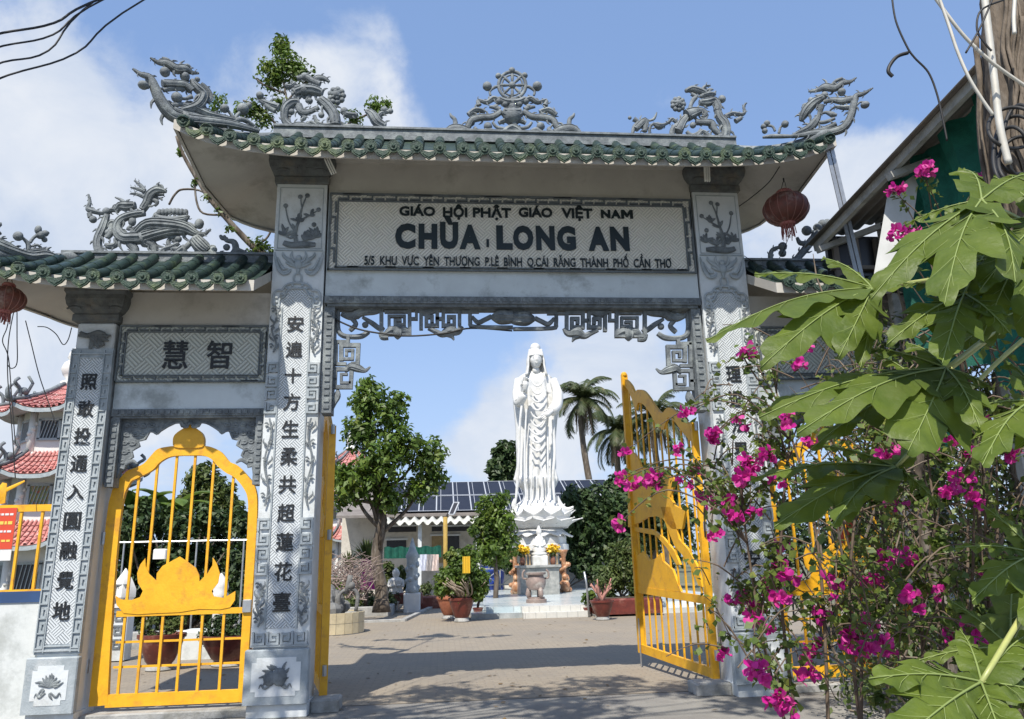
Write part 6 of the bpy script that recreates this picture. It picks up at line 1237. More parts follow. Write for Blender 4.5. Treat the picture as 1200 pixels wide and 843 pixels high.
# round tiled planter
pc = Vector((W(383,730,10.6).x, 10.7, 0)); R_ = W(427,730,10.7).x-pc.x; pt = empty('round_planter', pc, 'low round planter of cream tiles with rocks, left of the courtyard', 'planter'); nT = 26
for row in range(2):
    for i in range(nT):
        a0, a1 = 2*PI*(i+.03+.5*row*0)/nT, 2*PI*(i+.97)/nT; z0, z1 = .02+row*.24, .25+row*.24; m_ = MB(); vs = [(pc.x+r*math.cos(a), pc.y+r*math.sin(a), z) for z in (z0, z1) for r in (R_, R_-.1) for a in (a0, a1)]
        m_.add(vs, [(0,1,5,4),(2,6,7,3),(0,4,6,2),(1,3,7,5),(4,5,7,6),(0,2,3,1)]); m_.build('tile', M['cream'], pt)
m_ = MB(); m_.lathe([(R_-.012,0),(R_-.012,.46),(R_-.14,.47),(R_-.16,.40),(.01,.40)], pc, 48); m_.build('planter_wall', M['concrete'], pt, smooth=True, angle=30)
m_ = MB()
for i in range(26):
    a = RNG.uniform(0, 2*PI); r = abs(RNG.normal(0, R_*.35)); r = min(r, R_*.75); s_ = RNG.uniform(.10,.24); m_.ball((pc.x+r*math.cos(a), pc.y+r*math.sin(a), .42+s_*.5+max(0,.5-r)*RNG.uniform(0,1)), s_, 6, 5, (1,1,RNG.uniform(.7,1.5)))
m_.build('rocks', M['rock'], pt, kind='stuff')
q = pc+Vector((.55,-.2,.6)); m_ = MB(); m_.tube(sm([(q.x-.25,q.y,q.z-.1),(q.x-.25,q.y,q.z+.3),(q.x,q.y,q.z+.42),(q.x+.18,q.y,q.z+.3),(q.x+.15,q.y,q.z-.1)], 3), .05, 6); m_.ball(q+Vector((.02,0,.5)), .1, 8, 6); m_.tube([q+Vector((-.1,0,.3)), q+Vector((.0,0,.75))], .07, 6); m_.build('rock_figure', M['rock'], None, smooth=True, label='small grey stone figure standing on the rocks of the round planter', cat='figurine')
def bowl(u, v, Y, rpx, hpx, label, m='pot', foot=True, cat='pot', oval=1.0):
    p = W(u, v, Y); s_ = (W(u+1,v,Y)-p).length; r = rpx*s_; h = hpx*s_; root = empty('plant_pot', (p.x,Y,0), label, cat, 'potted plants in the courtyard'); b = MB(); z0 = 0
    if foot: f = MB(); f.lathe([(r*.55,0),(r*.6,.02),(r*.52,h*.16),(r*.5,h*.18)], (p.x,Y,0), 20); f.build('foot', M['concrete'], root, smooth=True, angle=30); z0 = h*.18
    b.lathe([(r*.5,z0),(r*.62,z0+h*.1),(r*.86,z0+h*.5),(r*.97,z0+h*.74),(r*1.04,z0+h*.76),(r*1.05,z0+h*.86),(r*.93,z0+h*.87),(r*.9,z0+h*.78)], (p.x,Y,0), 28, sx=oval); b.build('bowl', M[m], root, smooth=True, angle=35)
    so_ = MB(); so_.lathe([(r*.91,z0+h*.70),(r*.91,z0+h*.79),(.01,z0+h*.82)], (p.x,Y,0), 20, sx=oval); so_.build('soil', M['soil'], root); return p.x, Y, z0+h*.8, s_
def bonsai(base, crown, n, size, m, label, seed, st=.05, fleshy=False):
    shrub(base, crown, n, size, m, label, 'bonsai', 'bonsai_tree', seed, 'potted plants in the courtyard', stem=st)
x_, y_, z_, s_ = bowl(541, 716, 12.9, 15, 26, 'dark red bowl under the big rounded bonsai left of the steps'); bonsai((x_,y_,z_), [CP(u, v, 12.9, r) for u, v, r in ((525,680,16),(545,668,19),(560,680,14),(540,690,16),(555,692,12),(518,690,10),(533,655,12),(550,650,10),(566,690,8))], 6500, .12, 'leafA', 'big rounded bonsai with yellow-green leaves left of the terrace steps', 21, .06)
m_ = MB(); rs = random.Random(5)
for i in range(60): a = rs.uniform(0,2*PI); r = rs.uniform(.1,.75); m_.tube(sm([(x_+.1*math.cos(a),y_+.1*math.sin(a),z_),(x_+r*.6*math.cos(a+.5),y_+r*.6*math.sin(a+.5),z_+.15+rs.uniform(0,.15)),(x_+r*math.cos(a),y_+r*math.sin(a),z_+.35+rs.uniform(0,.25))], 3), [.035]*3+[.025]*2+[.015]*2, 5)
m_.build('adenium_stems', M['adenium'], None, smooth=True, kind='stuff', label='tangle of pale fleshy stems at the foot of the big bonsai')
bowl(528, 708, 14.2, 16, 24, 'reddish bowl on a round slab just behind the big bonsai bowl', 'terracotta')
x_, y_, z_, s_ = bowl(706, 720, 11.9, 13.5, 21, 'small dark red bowl with pink-stemmed desert rose right of the steps'); m_ = MB()
for i in range(14): a = rs.uniform(0,2*PI); m_.tube(sm([(x_,y_,z_),(x_+.12*math.cos(a),y_+.1*math.sin(a),z_+.2),(x_+.28*math.cos(a+.3),y_+.2*math.sin(a),z_+rs.uniform(.35,.6))], 3), [.04]*3+[.03]*2+[.02]*2, 6)
m_.build('stems', mat('pink fleshy stems', (.45,.22,.18), (.3,.15,.12), 8), None, smooth=True, kind='stuff', label='pink fleshy desert rose stems in the small bowl'); leaf_cloud([(x_,y_,z_+.5,.3,.25,.15)], 160, .07, 'leaves', M['leafC'], None, seed=4, kind='stuff', label='sparse desert rose leaves over the small bowl', shell=.1)
p = W(732,715,13.1); tr = empty('trough', (p.x+.6,13.2,0), 'long red-brown trough holding the round bush by the open gate', 'trough'); m_ = MB(); zt_ = W(732,701,13.1).z; m_.bevbox(W(697,710,13.1).x, W(775,710,13.1).x, 12.9, 13.9, .06, zt_, .05); m_.build('body', M['pot'], tr); m_ = MB(); m_.bevbox(W(700,710,13.1).x, W(772,710,13.1).x, 13.0, 13.8, zt_+.002, zt_+.03, .01); m_.build('soil', M['soil'], tr)
for u in (705, 760): m_ = MB(); x = W(u,715,13.1).x; m_.box(x-.2,x+.2,13.0,13.8,0,.062); m_.build('foot', M['concrete'], tr)
shrub((W(728,700,13.4).x,13.4,zt_), [CP(u, v, 13.4, r) for u, v, r in ((715,680,16),(730,665,18),(745,680,18),(722,648,12),(738,645,14),(712,695,10),(750,695,12),(760,670,14))], 7500, .12, 'leafC', 'round light green bush in the long trough by the open gate', seed=22)
shrub((W(640,640,33).x,26.5,.3), [CP(u, v, 26.5, r) for u, v, r in ((590,655,12),(600,665,9),(668,655,10),(680,665,12),(700,670,12),(720,660,12),(575,655,9))], 3500, .2, 'leafB', 'low dark bushes directly behind the terrace railing', seed=23)
# spiky plants, twigs and small things in the raised bed
def spiky(u, v, Y, r, n, label, seed=1):
    p = W(u, v, Y); root = empty('spiky_plant', (p.x,Y,.25), label, 'plant', 'spiky plants in the raised bed'); rs = random.Random(seed); b = MB(); b.tube([(p.x,Y,.25),(p.x,Y,p.z)], .07, 6); b.build('stem', M['bark'], root, smooth=True); V = []; F = []
    for i in range(n):
        az = rs.uniform(0,2*PI); el = rs.uniform(-.1,1.5); d = Vector((math.cos(az)*math.cos(el), math.sin(az)*math.cos(el), math.sin(el))); sd = d.cross(Vector((0,0,1))).normalized()*.035; q = Vector((p.x,Y,p.z)); L_ = r*rs.uniform(.8,1.1); k = len(V); V += [q-sd, q+sd, q+d*L_*.6-sd*.9, q+d*L_*.6+sd*.9, q+d*L_-Vector((0,0,.12*L_))]; F += [(k,k+1,k+3),(k,k+3,k+2),(k+2,k+3,k+4)]
    mesh_np('blades', [tuple(v_) for v_ in V], F, M['leafC'], root, kind='stuff')
spiky(430,660,16.8,.95,110,'taller spiky dracaena in front of the tree trunk',3); spiky(409,668,17.2,.7,80,'shorter spiky dracaena nearer the gate leaf',4)
twig = MB(); rs = random.Random(9)
for i in range(150):
    p = W(rs.uniform(380,432), rs.uniform(668,704), 14.2+rs.uniform(-.6,.8)); twig.tube([p, p+Vector((rs.uniform(-.35,.35),rs.uniform(-.2,.2),rs.uniform(.05,.4))), p+Vector((rs.uniform(-.6,.6),rs.uniform(-.3,.3),rs.uniform(.2,.6)))], [.02,.014,.006], 4)
twig.build('dry_twigs', mat('greyish pink twigs', (.32,.25,.22), (.22,.17,.15), 6), None, kind='stuff', label='grey leafless twigs of bonsai in front of the raised bed')
k_ = MB(); p = W(434,672,16.5); 
for i in range(9): x = p.x+(i-4)*.07; k_.bar((x,16.5+.03*(i%2),p.z-.5),(x,16.5+.03*(i%2),p.z+.42+.05*math.sin(i)),.065,.03)
k_.build('cloth', mat('magenta cloth', (.45,.03,.30), (.3,.02,.2), 9), None, label='magenta cloth hanging beside the tree trunk', cat='cloth')
def figure(u, v, Y, h, label, z=.25, m='towerwall'):
    p = W(u, v, Y); b = MB(); s_ = h/1.14; b.lathe([(.26*s_,0),(.28*s_,.08*s_),(.20*s_,.12*s_),(.24*s_,.35*s_),(.20*s_,.6*s_),(.24*s_,.72*s_),(.20*s_,.8*s_),(.08*s_,.86*s_),(.12*s_,.92*s_),(.125*s_,1.0*s_),(.08*s_,1.08*s_),(.02*s_,1.14*s_)], (p.x,Y,z), 14, sy=.8)
    for q in (-1,1): b.tube([(p.x+q*.2*s_,Y,z+.76*s_),(p.x+q*.24*s_,Y-.08*s_,z+.56*s_),(p.x+q*.05*s_,Y-.2*s_,z+.58*s_)], .05*s_, 7)
    b.build('garden_statue', M[m], None, smooth=True, label=label, cat='statue')
figure(464,680,18.5,1.2,'slim white robed garden statue right of the tree trunk')
p = W(483,680,18.0); cw = empty('garden_column', (p.x,18,0), 'carved white and blue-grey column right of the tree', 'column'); b = MB(); b.bevbox(p.x-.28,p.x+.28,17.8,18.3,.0,.62,.03); b.build('base', M['towerwall'], cw); b = MB(); zt_ = W(483,645,18).z; b.lathe([(.2,.62),(.24,.7),(.2,.8),(.19,zt_-.3),(.24,zt_-.2),(.14,zt_),(.05,zt_+.3),(.01,zt_+.42)], (p.x,18,0), 14)
for j in range(14): a = j*1.1; b.ball((p.x+.18*math.cos(a), 18+.18*math.sin(a), .8+(zt_-1.1)*j/14), .09, 6, 5)
b.build('carved_shaft', M['stonelt'], cw, smooth=True)
for i, (u, c1, lab) in enumerate(((496,(.55,.58,.68),'pale blue shirt hanging on the line under the awning'),(503,(.32,.30,.30),'dark shirt hanging on the line under the awning'),(510,(.60,.50,.46),'beige shirt hanging on the line under the awning'))):
    p = W(u,660,24); b = MB(); b.add([(p.x-.15+.05*q+.01*r_*math.sin(q), 24+.04*math.sin(q*1.9+r_), p.z+.35-.22*r_) for r_ in range(4) for q in range(7)], [(r_*7+q, r_*7+q+1, r_*7+q+8, r_*7+q+7) for r_ in range(3) for q in range(6)]); b.build('shirt', mat('shirt cloth %d' % i, c1, None, rough=.9), None, label=lab, cat='shirt', fix=True)
p = W(546,662,12.6); b = MB(); n = 5
b.add([(p.x-.09+.03*i, 12.15+.03*(i%2), p.z+z) for z in (-.22,.22) for i in range(7)], [(i,i+1,8+i,7+i) for i in range(6)]); o = b.build('cloth', mat('yellow cloth', (.65,.42,.03), None, rough=.8), None, label='yellow cloth hung in the middle of the big bonsai', cat='cloth'); md = o.modifiers.new('s','SOLIDIFY'); md.thickness = .02
p = W(505,690,20); b = MB(); b.bevbox(p.x-.9,p.x+1.0,19.6,20.4,0,.42,.05); b.build('trough', M['pot'], None, label='long dark red trough under the hanging shirts', cat='trough'); p = W(470,695,18.6); b = MB(); b.bevbox(p.x-.6,p.x+.75,18.3,18.9,.25,.62,.05); b.build('trough', M['pot'], None, label='dark red trough beside the slim white garden statue', cat='trough')
shrub((W(468,690,18.6).x,18.6,.6), [CP(u,v,18.8,r) for u,v,r in ((455,680,8),(470,672,8),(462,690,7),(478,688,6),(455,665,7))], 1300, .16, 'leafC', 'leafy shrub around the slim white garden statue', seed=31)
# things seen through the left side gate
x_, y_, z_, s_ = bowl(188, 768, 4.6, 27, 40, 'wide dark red bonsai bowl seen through the left side gate'); bonsai((x_,y_,z_), [CP(u,v,4.6,r) for u,v,r in ((170,735,9),(185,725,10),(200,735,10),(212,728,7),(178,745,7))], 800, .07, 'leafC', 'sparse bonsai in the wide bowl seen through the left side gate', 25, .035)
x_, y_, z_, s_ = bowl(268, 778, 4.9, 34, 34, 'second dark red bowl seen through the right half of the side gate'); bonsai((x_,y_,z_), [CP(u,v,4.9,r) for u,v,r in ((245,745,12),(262,738,13),(278,745,12),(255,728,9),(272,725,8))], 2200, .06, 'leafB', 'bushy bonsai in the second bowl seen through the side gate', 26, .03)
p = W(137,772,6.2); cw = empty('garden_column', (p.x,6.2,0), 'white carved garden column with flame-shaped top inside the left gate', 'column'); b = MB(); zt_ = W(137,712,6.2).z; b.bevbox(p.x-.17,p.x+.17,6.05,6.4,.02,zt_,.02); C0 = b.build('shaft', M['white'], cw); b = MB()
for i in range(5): keyspiral(b, p.x, .3+i*.24, .16, .03, 6.03, 6.06, 1, 1)
b.build('key_relief', M['stone'], C0); b = MB(); b.box(p.x-.21,p.x+.21,6.0,6.42,zt_,zt_+.07); b.lathe([(.12,.07),(.2,.18),(.2,.32),(.12,.5),(.05,.62),(.01,.7)], (p.x,6.2,zt_), 14, 5, .12); b.build('flame_top', M['towerwall'], cw, smooth=True, angle=30)
p = W(258,695,7.5); b = MB(); b.lathe([(.14,0),(.16,.1),(.12,.2),(.12,1.0),(.17,1.08),(.13,1.13),(.16,1.22),(.13,1.36),(.04,1.46),(.01,1.5)], (p.x,7.5,0), 16, 6, .05); b.build('lotus_post', M['towerwall'], None, smooth=True, label='white post with lotus bud top inside the left side gate', cat='post')
fp = empty('garden_trellis', (W(220,700,9).x, 9, 0), 'thin white pipe trellis in front of the hedge inside the left gate', 'trellis'); p0, p1 = W(140,636,9), W(292,633,9)
b = MB(); b.tube([p0, p1], .022, 6); b.build('top_pipe', M['steel'], fp); 
for u in (146, 231, 286): q = W(u,634,9); b = MB(); b.tube([(q.x,9,0),(q.x,9,q.z)], .02, 6); b.build('upright_pipe', M['steel'], fp)
p = W(188,650,8.8); fl = empty('flood_lamp', (p.x,8.8,p.z-.2), 'small white floodlight hanging from the thin white trellis', 'lamp'); b = MB(); b.bevbox(p.x-.13,p.x+.15,8.7,8.85,p.z-.10,p.z+.12,.02); b.build('housing', M['towerwall'], fl); b = MB(); b.tube([(p.x,8.8,p.z+.1),(p.x,8.9,W(188,634,9).z)], .015, 5); b.build('bracket', M['wire'], fl)
b = MB(); b.bevbox(-9, -3.9, 8.2, 8.4, 0, .35, .02); b.build('garden_edging', M['concrete'], None, kind='structure'); b = MB(); b.bevbox(W(210,750,6).x, W(240,750,6).x+.3, 6.0, 6.6, 0, .5, .03); b.build('stone_bench', M['wallwhite'], None, label='pale stone bench between the bowls inside the left gate', cat='bench')
# ================================================================== RIGHT SIDE: shed, wall, hedge
wr = empty('boundary_wall', (9, .3, 0), 'white wall with dark blue top band right of the gate behind the branches', 'wall'); b = MB(); b.box(6.42, 14, .2, .42, 0, 1.28); b.build('wall_body', M['wallwhite'], wr); b = MB(); b.box(6.42, 14.02, .185, .435, 1.28, 1.40); b.build('blue_band', M['blue'], wr)
M['corr'] = mat('rusty grey roof sheet', (.20,.18,.16), (.13,.11,.10), 3, .75, c3=(.25,.21,.17), c3sc=1.5); sh = empty('shed', (6.2,-2.5,0), 'corrugated roof shed with green shade net right of the gate', 'shed')
E0 = W(945,287,-.6); E1 = W(1172,44,-3.9); xe = (E0.x+E1.x)/2; ze_ = (E0.z+E1.z)/2; vs = []; fs = []; n = 160; slope = .38
for i in range(n+1):
    t = 4*i/n; w_ = .022*math.sin(2*PI*i/8)
    for y in (-5.2, -.55): z = E1.z+(E0.z-E1.z)*(y-E1.y)/(E0.y-E1.y); x = E1.x+(E0.x-E1.x)*(y-E1.y)/(E0.y-E1.y); vs.append((x+t,y,z+w_+t*slope))
for i in range(n): q = 2*i; fs.append((q,q+2,q+3,q+1))
b = MB(); b.add(vs, fs); o = b.build('roof_sheet', M['corr'], sh, smooth=True); md = o.modifiers.new('s','SOLIDIFY'); md.thickness = .02
ey = lambda y: (E1.x+(E0.x-E1.x)*(y-E1.y)/(E0.y-E1.y), E1.z+(E0.z-E1.z)*(y-E1.y)/(E0.y-E1.y))
for off_ in (.12, 1.0, 2.2): b = MB(); a = ey(-5.2); c_ = ey(-.6); b.bar((a[0]+off_,-5.2,a[1]+off_*slope-.09),(c_[0]+off_,-.6,c_[1]+off_*slope-.09),.06,.10); b.build('purlin', M['concrete'], sh)
for y in (-.75, -2.2, -3.7): a = ey(y); b = MB(); b.bar((a[0]+.05,y,a[1]-.16),(a[0]+3.6,y,a[1]+3.6*slope-.16),.07,.10,(0,1,0)); b.build('rafter', M['concrete'], sh); b = MB(); b.box(a[0]+.9,a[0]+1.0,y-.05,y+.05,0,a[1]+.2); b.build('post', M['concrete'], sh)
a = ey(-.7); b = MB(); b.box(a[0]+.25, a[0]+4, -.62, -.56, a[1]-.75, a[1]+.1); b.build('end_board', M['darkglass'], sh)
for i in range(7): b = MB(); x = a[0]+.3+i*.28; b.box(x, x+.07, -.68, -.63, a[1]-.72, a[1]+.05); b.build('slat', M['corr'], sh)
b = MB(); b.box(a[0]+.25, a[0]+4, -.69, -.62, a[1]-.80, a[1]-.72); b.box(a[0]+.25, a[0]+4, -.70, -.62, a[1]-.38, a[1]-.33); b.build('rail', M['corr'], sh)
# green net curtain and the leaning white board
vs = []; fs = []; N1, N2 = 46, 14
for i in range(N1+1):
    y = -5.0+3.3*i/N1; e = ey(y); 
    for j in range(N2+1): t = j/N2; vs.append((e[0]+.52+.08*math.sin(i*.9+t*2)+.05*math.sin(i*2.3), y+.05*math.cos(j), e[1]+.16-(2.9+.4*math.sin(i*.3))*t))
for i in range(N1):
    for j in range(N2): q = i*(N2+1)+j; fs.append((q,q+N2+1,q+N2+2,q+1))
b = MB(); b.add(vs, fs); b.build('net_curtain', M['net'], sh, smooth=True)
p = [W(1040,228,-1.9), W(1078,200,-2.1), W(1062,320,-2.1), W(1024,322,-1.9)]; b = MB(); b.add([tuple(q) for q in p]+[tuple(q+Vector((.02,.04,0))) for q in p], [(0,1,2,3),(7,6,5,4),(0,4,5,1),(1,5,6,2),(2,6,7,3),(3,7,4,0)]); b.build('board', mat('pale sheet board', (.52,.53,.52), (.42,.43,.42), 3), None, label='pale sheet board leaning under the shed roof', cat='board', fix=True)
# dry climbing mass behind the flowers
hx = [(W(u,v,-1.6+.3*(i%3)).x, -1.6+.3*(i%3), max(.3, W(u,v,-1.6).z), .45, .35, .42) for i, (u, v) in enumerate([(x, y) for x in range(1010,1240,34) for y in range(400,830,44)])]
root = empty('hedge', (6.5,-1.6,0), 'dry tangled hedge of twigs and small leaves in the right background', 'hedge'); leaf_cloud(hx, 15000, .075, 'leaves', M['leafC'], root, seed=40, kind='stuff', shell=.1); tw = MB(); rs = random.Random(12)
for i in range(620):
    c_ = hx[rs.randrange(len(hx))]; p = Vector((c_[0]+rs.uniform(-.5,.5), c_[1]+rs.uniform(-.3,.3), c_[2]+rs.uniform(-.5,.5))); d = Vector((rs.uniform(-.5,.5),rs.uniform(-.3,.3),rs.uniform(-.2,.9))); tw.tube([p, p+d*.5+Vector((rs.uniform(-.08,.08),0,.05)), p+d], [.012,.009,.004], 4, False)
tw.build('twigs', M['dry'], root, kind='stuff')
for i, u in enumerate((1085, 1150, 1195)): p = W(u,600,-1.9); tb = MB(); limb(tb, (p.x,-1.9,0), (p.x+.1,-1.8,3.4), .06, .04, .1, 8, i, 7); tb.build('stem_post', M['bark'], root, smooth=True)
cl = [CP(u, v, 3.5+(i%3), 26) for i, (u, v) in enumerate([(915,600),(950,590),(985,600),(1020,600),(930,640),(975,640),(1010,645),(1045,600),(915,680),(1040,650),(960,560),(1000,560)])]
shrub((W(970,750,4).x,4,0), cl, 5200, .11, 'leafB', 'dark bushes seen through the right side gate', seed=41)
b = MB(); p = W(990,620,2.2); b.bevbox(p.x-.09,p.x+.09,2.1,2.3,0,p.z+.35,.01); b.build('red_post', mat('red post paint', (.55,.07,.03), (.4,.05,.02), 6), None, label='red post seen through the right side gate', cat='post')
# ================================================================== BIG TRUNK, CABLES AND PIPES AT TOP RIGHT
TY = -5.3; tk = empty('tree', (W(1196,300,TY).x, TY, 0), 'thick rough tree trunk wrapped in black cables at the top right', 'tree'); b = MB(); pts = [(W(1370,1200,TY).x+.05, TY, 0)]+[tuple(W(u, v, TY)) for u, v in ((1330,700),(1275,450),(1225,290),(1202,190),(1194,90),(1190,0),(1186,-90),(1180,-200))]
S = sm(pts, 6); b = MB(); vs = []; fs = []; seg = 26
for i, p in enumerate(S):
    for k in range(seg): a = 2*PI*k/seg; r = .205+.02*math.sin(5*a+i*.13)+.012*math.sin(11*a-i*.35)+.008*math.sin(i*1.9+a*3); vs.append((p[0]+r*math.cos(a), p[1]+r*math.sin(a), p[2]))
fs = [(i*seg+k, i*seg+(k+1)%seg, (i+1)*seg+(k+1)%seg, (i+1)*seg+k) for i in range(len(S)-1) for k in range(seg)]; b.add(vs, fs); b.build('trunk', M['bark'], tk, smooth=True)
b = MB(); rs = random.Random(33)
for i in range(22):      # aerial roots and stringy vines clinging to the bark
    a0 = rs.uniform(PI*.75, PI*1.9); i0 = rs.randrange(6, 22); pts = [(S[j][0]+(.222+.01*math.sin(j+i))*math.cos(a0+.05*math.sin(j*.9+i)), S[j][1]+(.222+.01*math.cos(j*1.3+i))*math.sin(a0+.05*math.sin(j*.9+i)), S[j][2]) for j in range(i0, min(len(S), i0+rs.randrange(14, 30)))]
    if len(pts) > 3: b.tube(pts, rs.uniform(.008,.02), 5)
b.build('aerial_roots', mat('fibrous roots', (.20,.16,.12), (.07,.055,.04), 14, .9, .6, 40, stretch=(1,1,.3)), tk, smooth=True, kind='stuff')
top_ = Vector(S[-1]); cr = [(top_.x+dx, top_.y+dy, top_.z+dz_, 1.0) for dx, dy, dz_ in ((.5,-.3,.9),(1.4,.2,1.2),(1.0,-1.0,.8),(2.2,-.2,.6),(1.6,.8,1.8))]; lb = MB()
for i, c_ in enumerate(cr): limb(lb, top_-Vector((0,0,.2)), c_[:3], .12, .03, .2, 5, i, 6)
lb.build('branches', M['bark'], tk, smooth=True, kind='stuff'); leaf_cloud(cr, 2600, .13, 'crown', M['leafC'], tk, seed=50, kind='stuff')
for i, (u, v, ru, rv) in enumerate(((1192,170,26,34),(1196,165,20,42),(1188,150,30,24),(1200,190,30,30),(1186,185,22,36))):
    pts = [W(u+ru*math.cos(a), v+rv*math.sin(a), TY-.28-.03*i+.06*math.sin(a*2)) for a in [2*PI*q/18 for q in range(19)]]; wire(pts, .011, ['outermost loop of black cable coiled on the big trunk','tall narrow loop of black cable on the big trunk','wide upper loop of black cable on the big trunk','lowest loop of black cable on the big trunk','left-hand loop of black cable on the big trunk'][i], group='black cable coils on the big trunk', n=2)
M['pipe'] = mat('pale plastic pipe', (.62,.60,.54), (.48,.46,.40), 5, .5)
wire([W(1092,-8,-5.8),W(1128,40,-5.8),W(1165,75,-5.8),W(1212,108,-5.8)], .010, 'thin white rope slanting down to the big trunk', 'rope', 'pipe', 'rope'); wire([W(1098,-10,-5.9),W(1112,30,-5.9),W(1122,60,-5.9),W(1135,90,-5.9),W(1150,115,-5.9),W(1164,135,-5.9)], .009, 'pale bent stick hanging left of the big trunk', 'stick', 'pipe', 'stick')
wire([W(1153,-10,-5.7),W(1160,50,-5.7),W(1166,100,-5.7),W(1172,150,-5.7),W(1182,192,-5.7)], .020, 'white plastic pipe running up beside the big trunk', 'pipe', 'pipe', 'pipe')
wire([W(1189,40,-5.7),W(1188,20,-5.7),W(1190,-10,-5.7)], .012, 'short pale pipe in front of the big trunk', 'pipe', 'pipe', 'pipe')
wire([W(1045,-6,-5),W(1050,25,-5),W(1063,55,-5),W(1072,68,-5),(W(1088,85,-5)),W(1098,110,-5),W(1105,140,-5),W(1110,165,-5)], .007, 'thin black cable hanging down in front of the shed roof'); wire([W(1064,62,-5),W(1052,66,-5),W(1044,75,-5),W(1041,84,-5),W(1046,90,-5)], .013, 'hooked black cable end dangling in the sky left of the shed')
wire([W(1166,-8,-5.9),W(1150,30,-5.9),W(1132,62,-5.9)], .006, 'thin dark cord slanting beside the white rope', 'cord', 'wire', 'cord'); wire([W(1176,0,-5.9),W(1150,12,-5.9),W(1145,35,-5.9),W(1155,52,-5.9),W(1162,60,-5.9)], .006, 'curved thin cord left of the big trunk', 'cord', 'wire', 'cord')
# ================================================================== BOUGAINVILLEA
M['bract'] = mat('magenta bracts', (.66,.024,.34), (.50,.014,.26), 9, .55, trans=.35, lo=.4, hi=.6, c3=(.85,.12,.42), c3sc=14); M['bstem'] = mat('bougainvillea stems', (.16,.12,.08), (.09,.06,.045), 6, .85); M['bleaf'] = mat('bougainvillea leaves', (.14,.20,.035), (.07,.12,.025), 7, .5, trans=.35, lo=.4, hi=.6, c3=(.26,.27,.05), c3sc=9)
bg_ = empty('bougainvillea', (W(1080,843,-4.5).x, -4.3, 0), 'bougainvillea with magenta flowers sprawling across the right pillar and gate', 'shrub')
Z3 = lambda pts: [(700+a/3.83, 400+b/3.83) for a, b in pts]; ZR8 = lambda pts: [(820+a/2.782, 540+b/2.782) for a, b in pts]; ZR7 = lambda pts: [(820+a/2.81, 260+b/2.81) for a, b in pts]
FL = Z3([(118,497),(105,605),(100,625),(163,655),(257,630),(240,640),(357,492),(427,587),(395,325),(515,430),(637,360),(670,55),(748,515),(670,555),(660,630),(380,630),(480,705),(460,700),(520,740),(590,730),(700,765),(90,825),(600,780),(560,715)])+\
     ZR8([(145,65),(245,65),(155,15),(40,240),(260,285),(265,355),(290,380),(250,370),(140,435),(95,460),(165,480),(200,530),(215,410),(255,440),(180,510),(75,635),(180,680),(190,700),(335,695),(370,615),(360,645),(445,455),(390,505),(430,385),(540,525),(560,400),(500,570),(480,600),(530,610),(590,590),(610,630),(615,310),(640,330),(600,330),(670,320),(675,450),(690,460),(765,430),(610,120),(645,150),(800,110),(850,50),(840,90),(890,115),(820,570),(825,600),(880,535),(905,610),(940,375),(1030,360),(260,775),(240,795),(285,815)])+\
     ZR7([(320,395),(340,415),(320,480),(155,430),(40,705),(640,660),(615,770),(660,780),(745,730),(760,720),(835,720),(360,735),(220,770),(155,810),(290,655),(870,640),(915,640),(1030,780),(905,760),(640,45),(685,25)])+[(1050,222),(1080,203),(1046,224),(1084,200),(1150,208)]
def dep(u, v): return -4.2+1.3*(u-730)/470*-.6+.35*math.sin(u*.05+v*.03)+(-.5 if v > 780 else 0)+(.5 if u < 800 else 0)
rs = random.Random(77); stem = MB(); roots = [W(u, 900, -4.4) for u in (960, 1020, 1075, 1120, 1165)]
for q in roots: q.z = 0
hubs = []
for i, q in enumerate(roots):
    for j in range(3):
        u = (900, 985, 1060, 1120, 1175)[i]+rs.uniform(-45,45); v = rs.uniform(430,640); t = W(u, v, dep(u, v)+.2); a = q+Vector((rs.uniform(-.1,.1),rs.uniform(-.1,.1),0)); m1 = a.lerp(t,.5)+Vector((rs.uniform(-.15,.15),rs.uniform(-.1,.1),rs.uniform(.0,.3)))
        S = sm([tuple(a), tuple(m1), tuple(t)], 7); stem.tube(S, [.013-.007*k/len(S) for k in range(len(S))], 6); hubs += [Vector(x) for x in S[5:]]
lp_ = []
for i, (u, v) in enumerate(FL):
    t = W(u, v, dep(u, v)); h = min(hubs, key=lambda h: (h-t).length+rs.uniform(0,.35)); up = Vector((0,0,.12+.12*(h-t).length)); S = sm([tuple(h), tuple(h.lerp(t,.5)+up+Vector((rs.uniform(-.1,.1),rs.uniform(-.1,.1),0))), tuple(t)], 6); stem.tube(S, [.007-.004*k/len(S) for k in range(len(S))], 4)
    lp_ += [Vector(x) for x in S[2:]]
for i in range(330):       # finer twigs between
    u = 820+395*rs.random()**.75; v = rs.uniform(400,800)
    if u < 900 and v < 480 and rs.random() < .4: continue
    a = W(u, v, dep(u, v)+rs.uniform(-.3,.5)); d = Vector((rs.uniform(-.4,.3),rs.uniform(-.15,.15),rs.uniform(-.12,.35))); stem.tube(sm([tuple(a), tuple(a+d*.5+Vector((0,0,.05))), tuple(a+d)], 3), [.005]*4+[.003]*3, 4, False); lp_ += [a+d*.5, a+d]
stem.build('stems', M['bstem'], bg_, smooth=True, kind='stuff')
for k, (x0_, n) in enumerate(((0, 0),)):
    pass
cl = [(p.x, p.y, p.z, .085) for p in lp_]; leaf_cloud(cl, 4300, .050, 'leaves', M['bleaf'], bg_, seed=60, kind='stuff', shell=.1, aspect=.75)
cl = [CP(u, v, dep(u,v)+.3, 13) for u in range(1030,1220,24) for v in range(480,820,26) if rs.random() < .5]; leaf_cloud(cl, 3000, .055, 'inner_leaves', M['bleaf'], bg_, seed=61, kind='stuff', shell=.1, aspect=.7)
protos = []
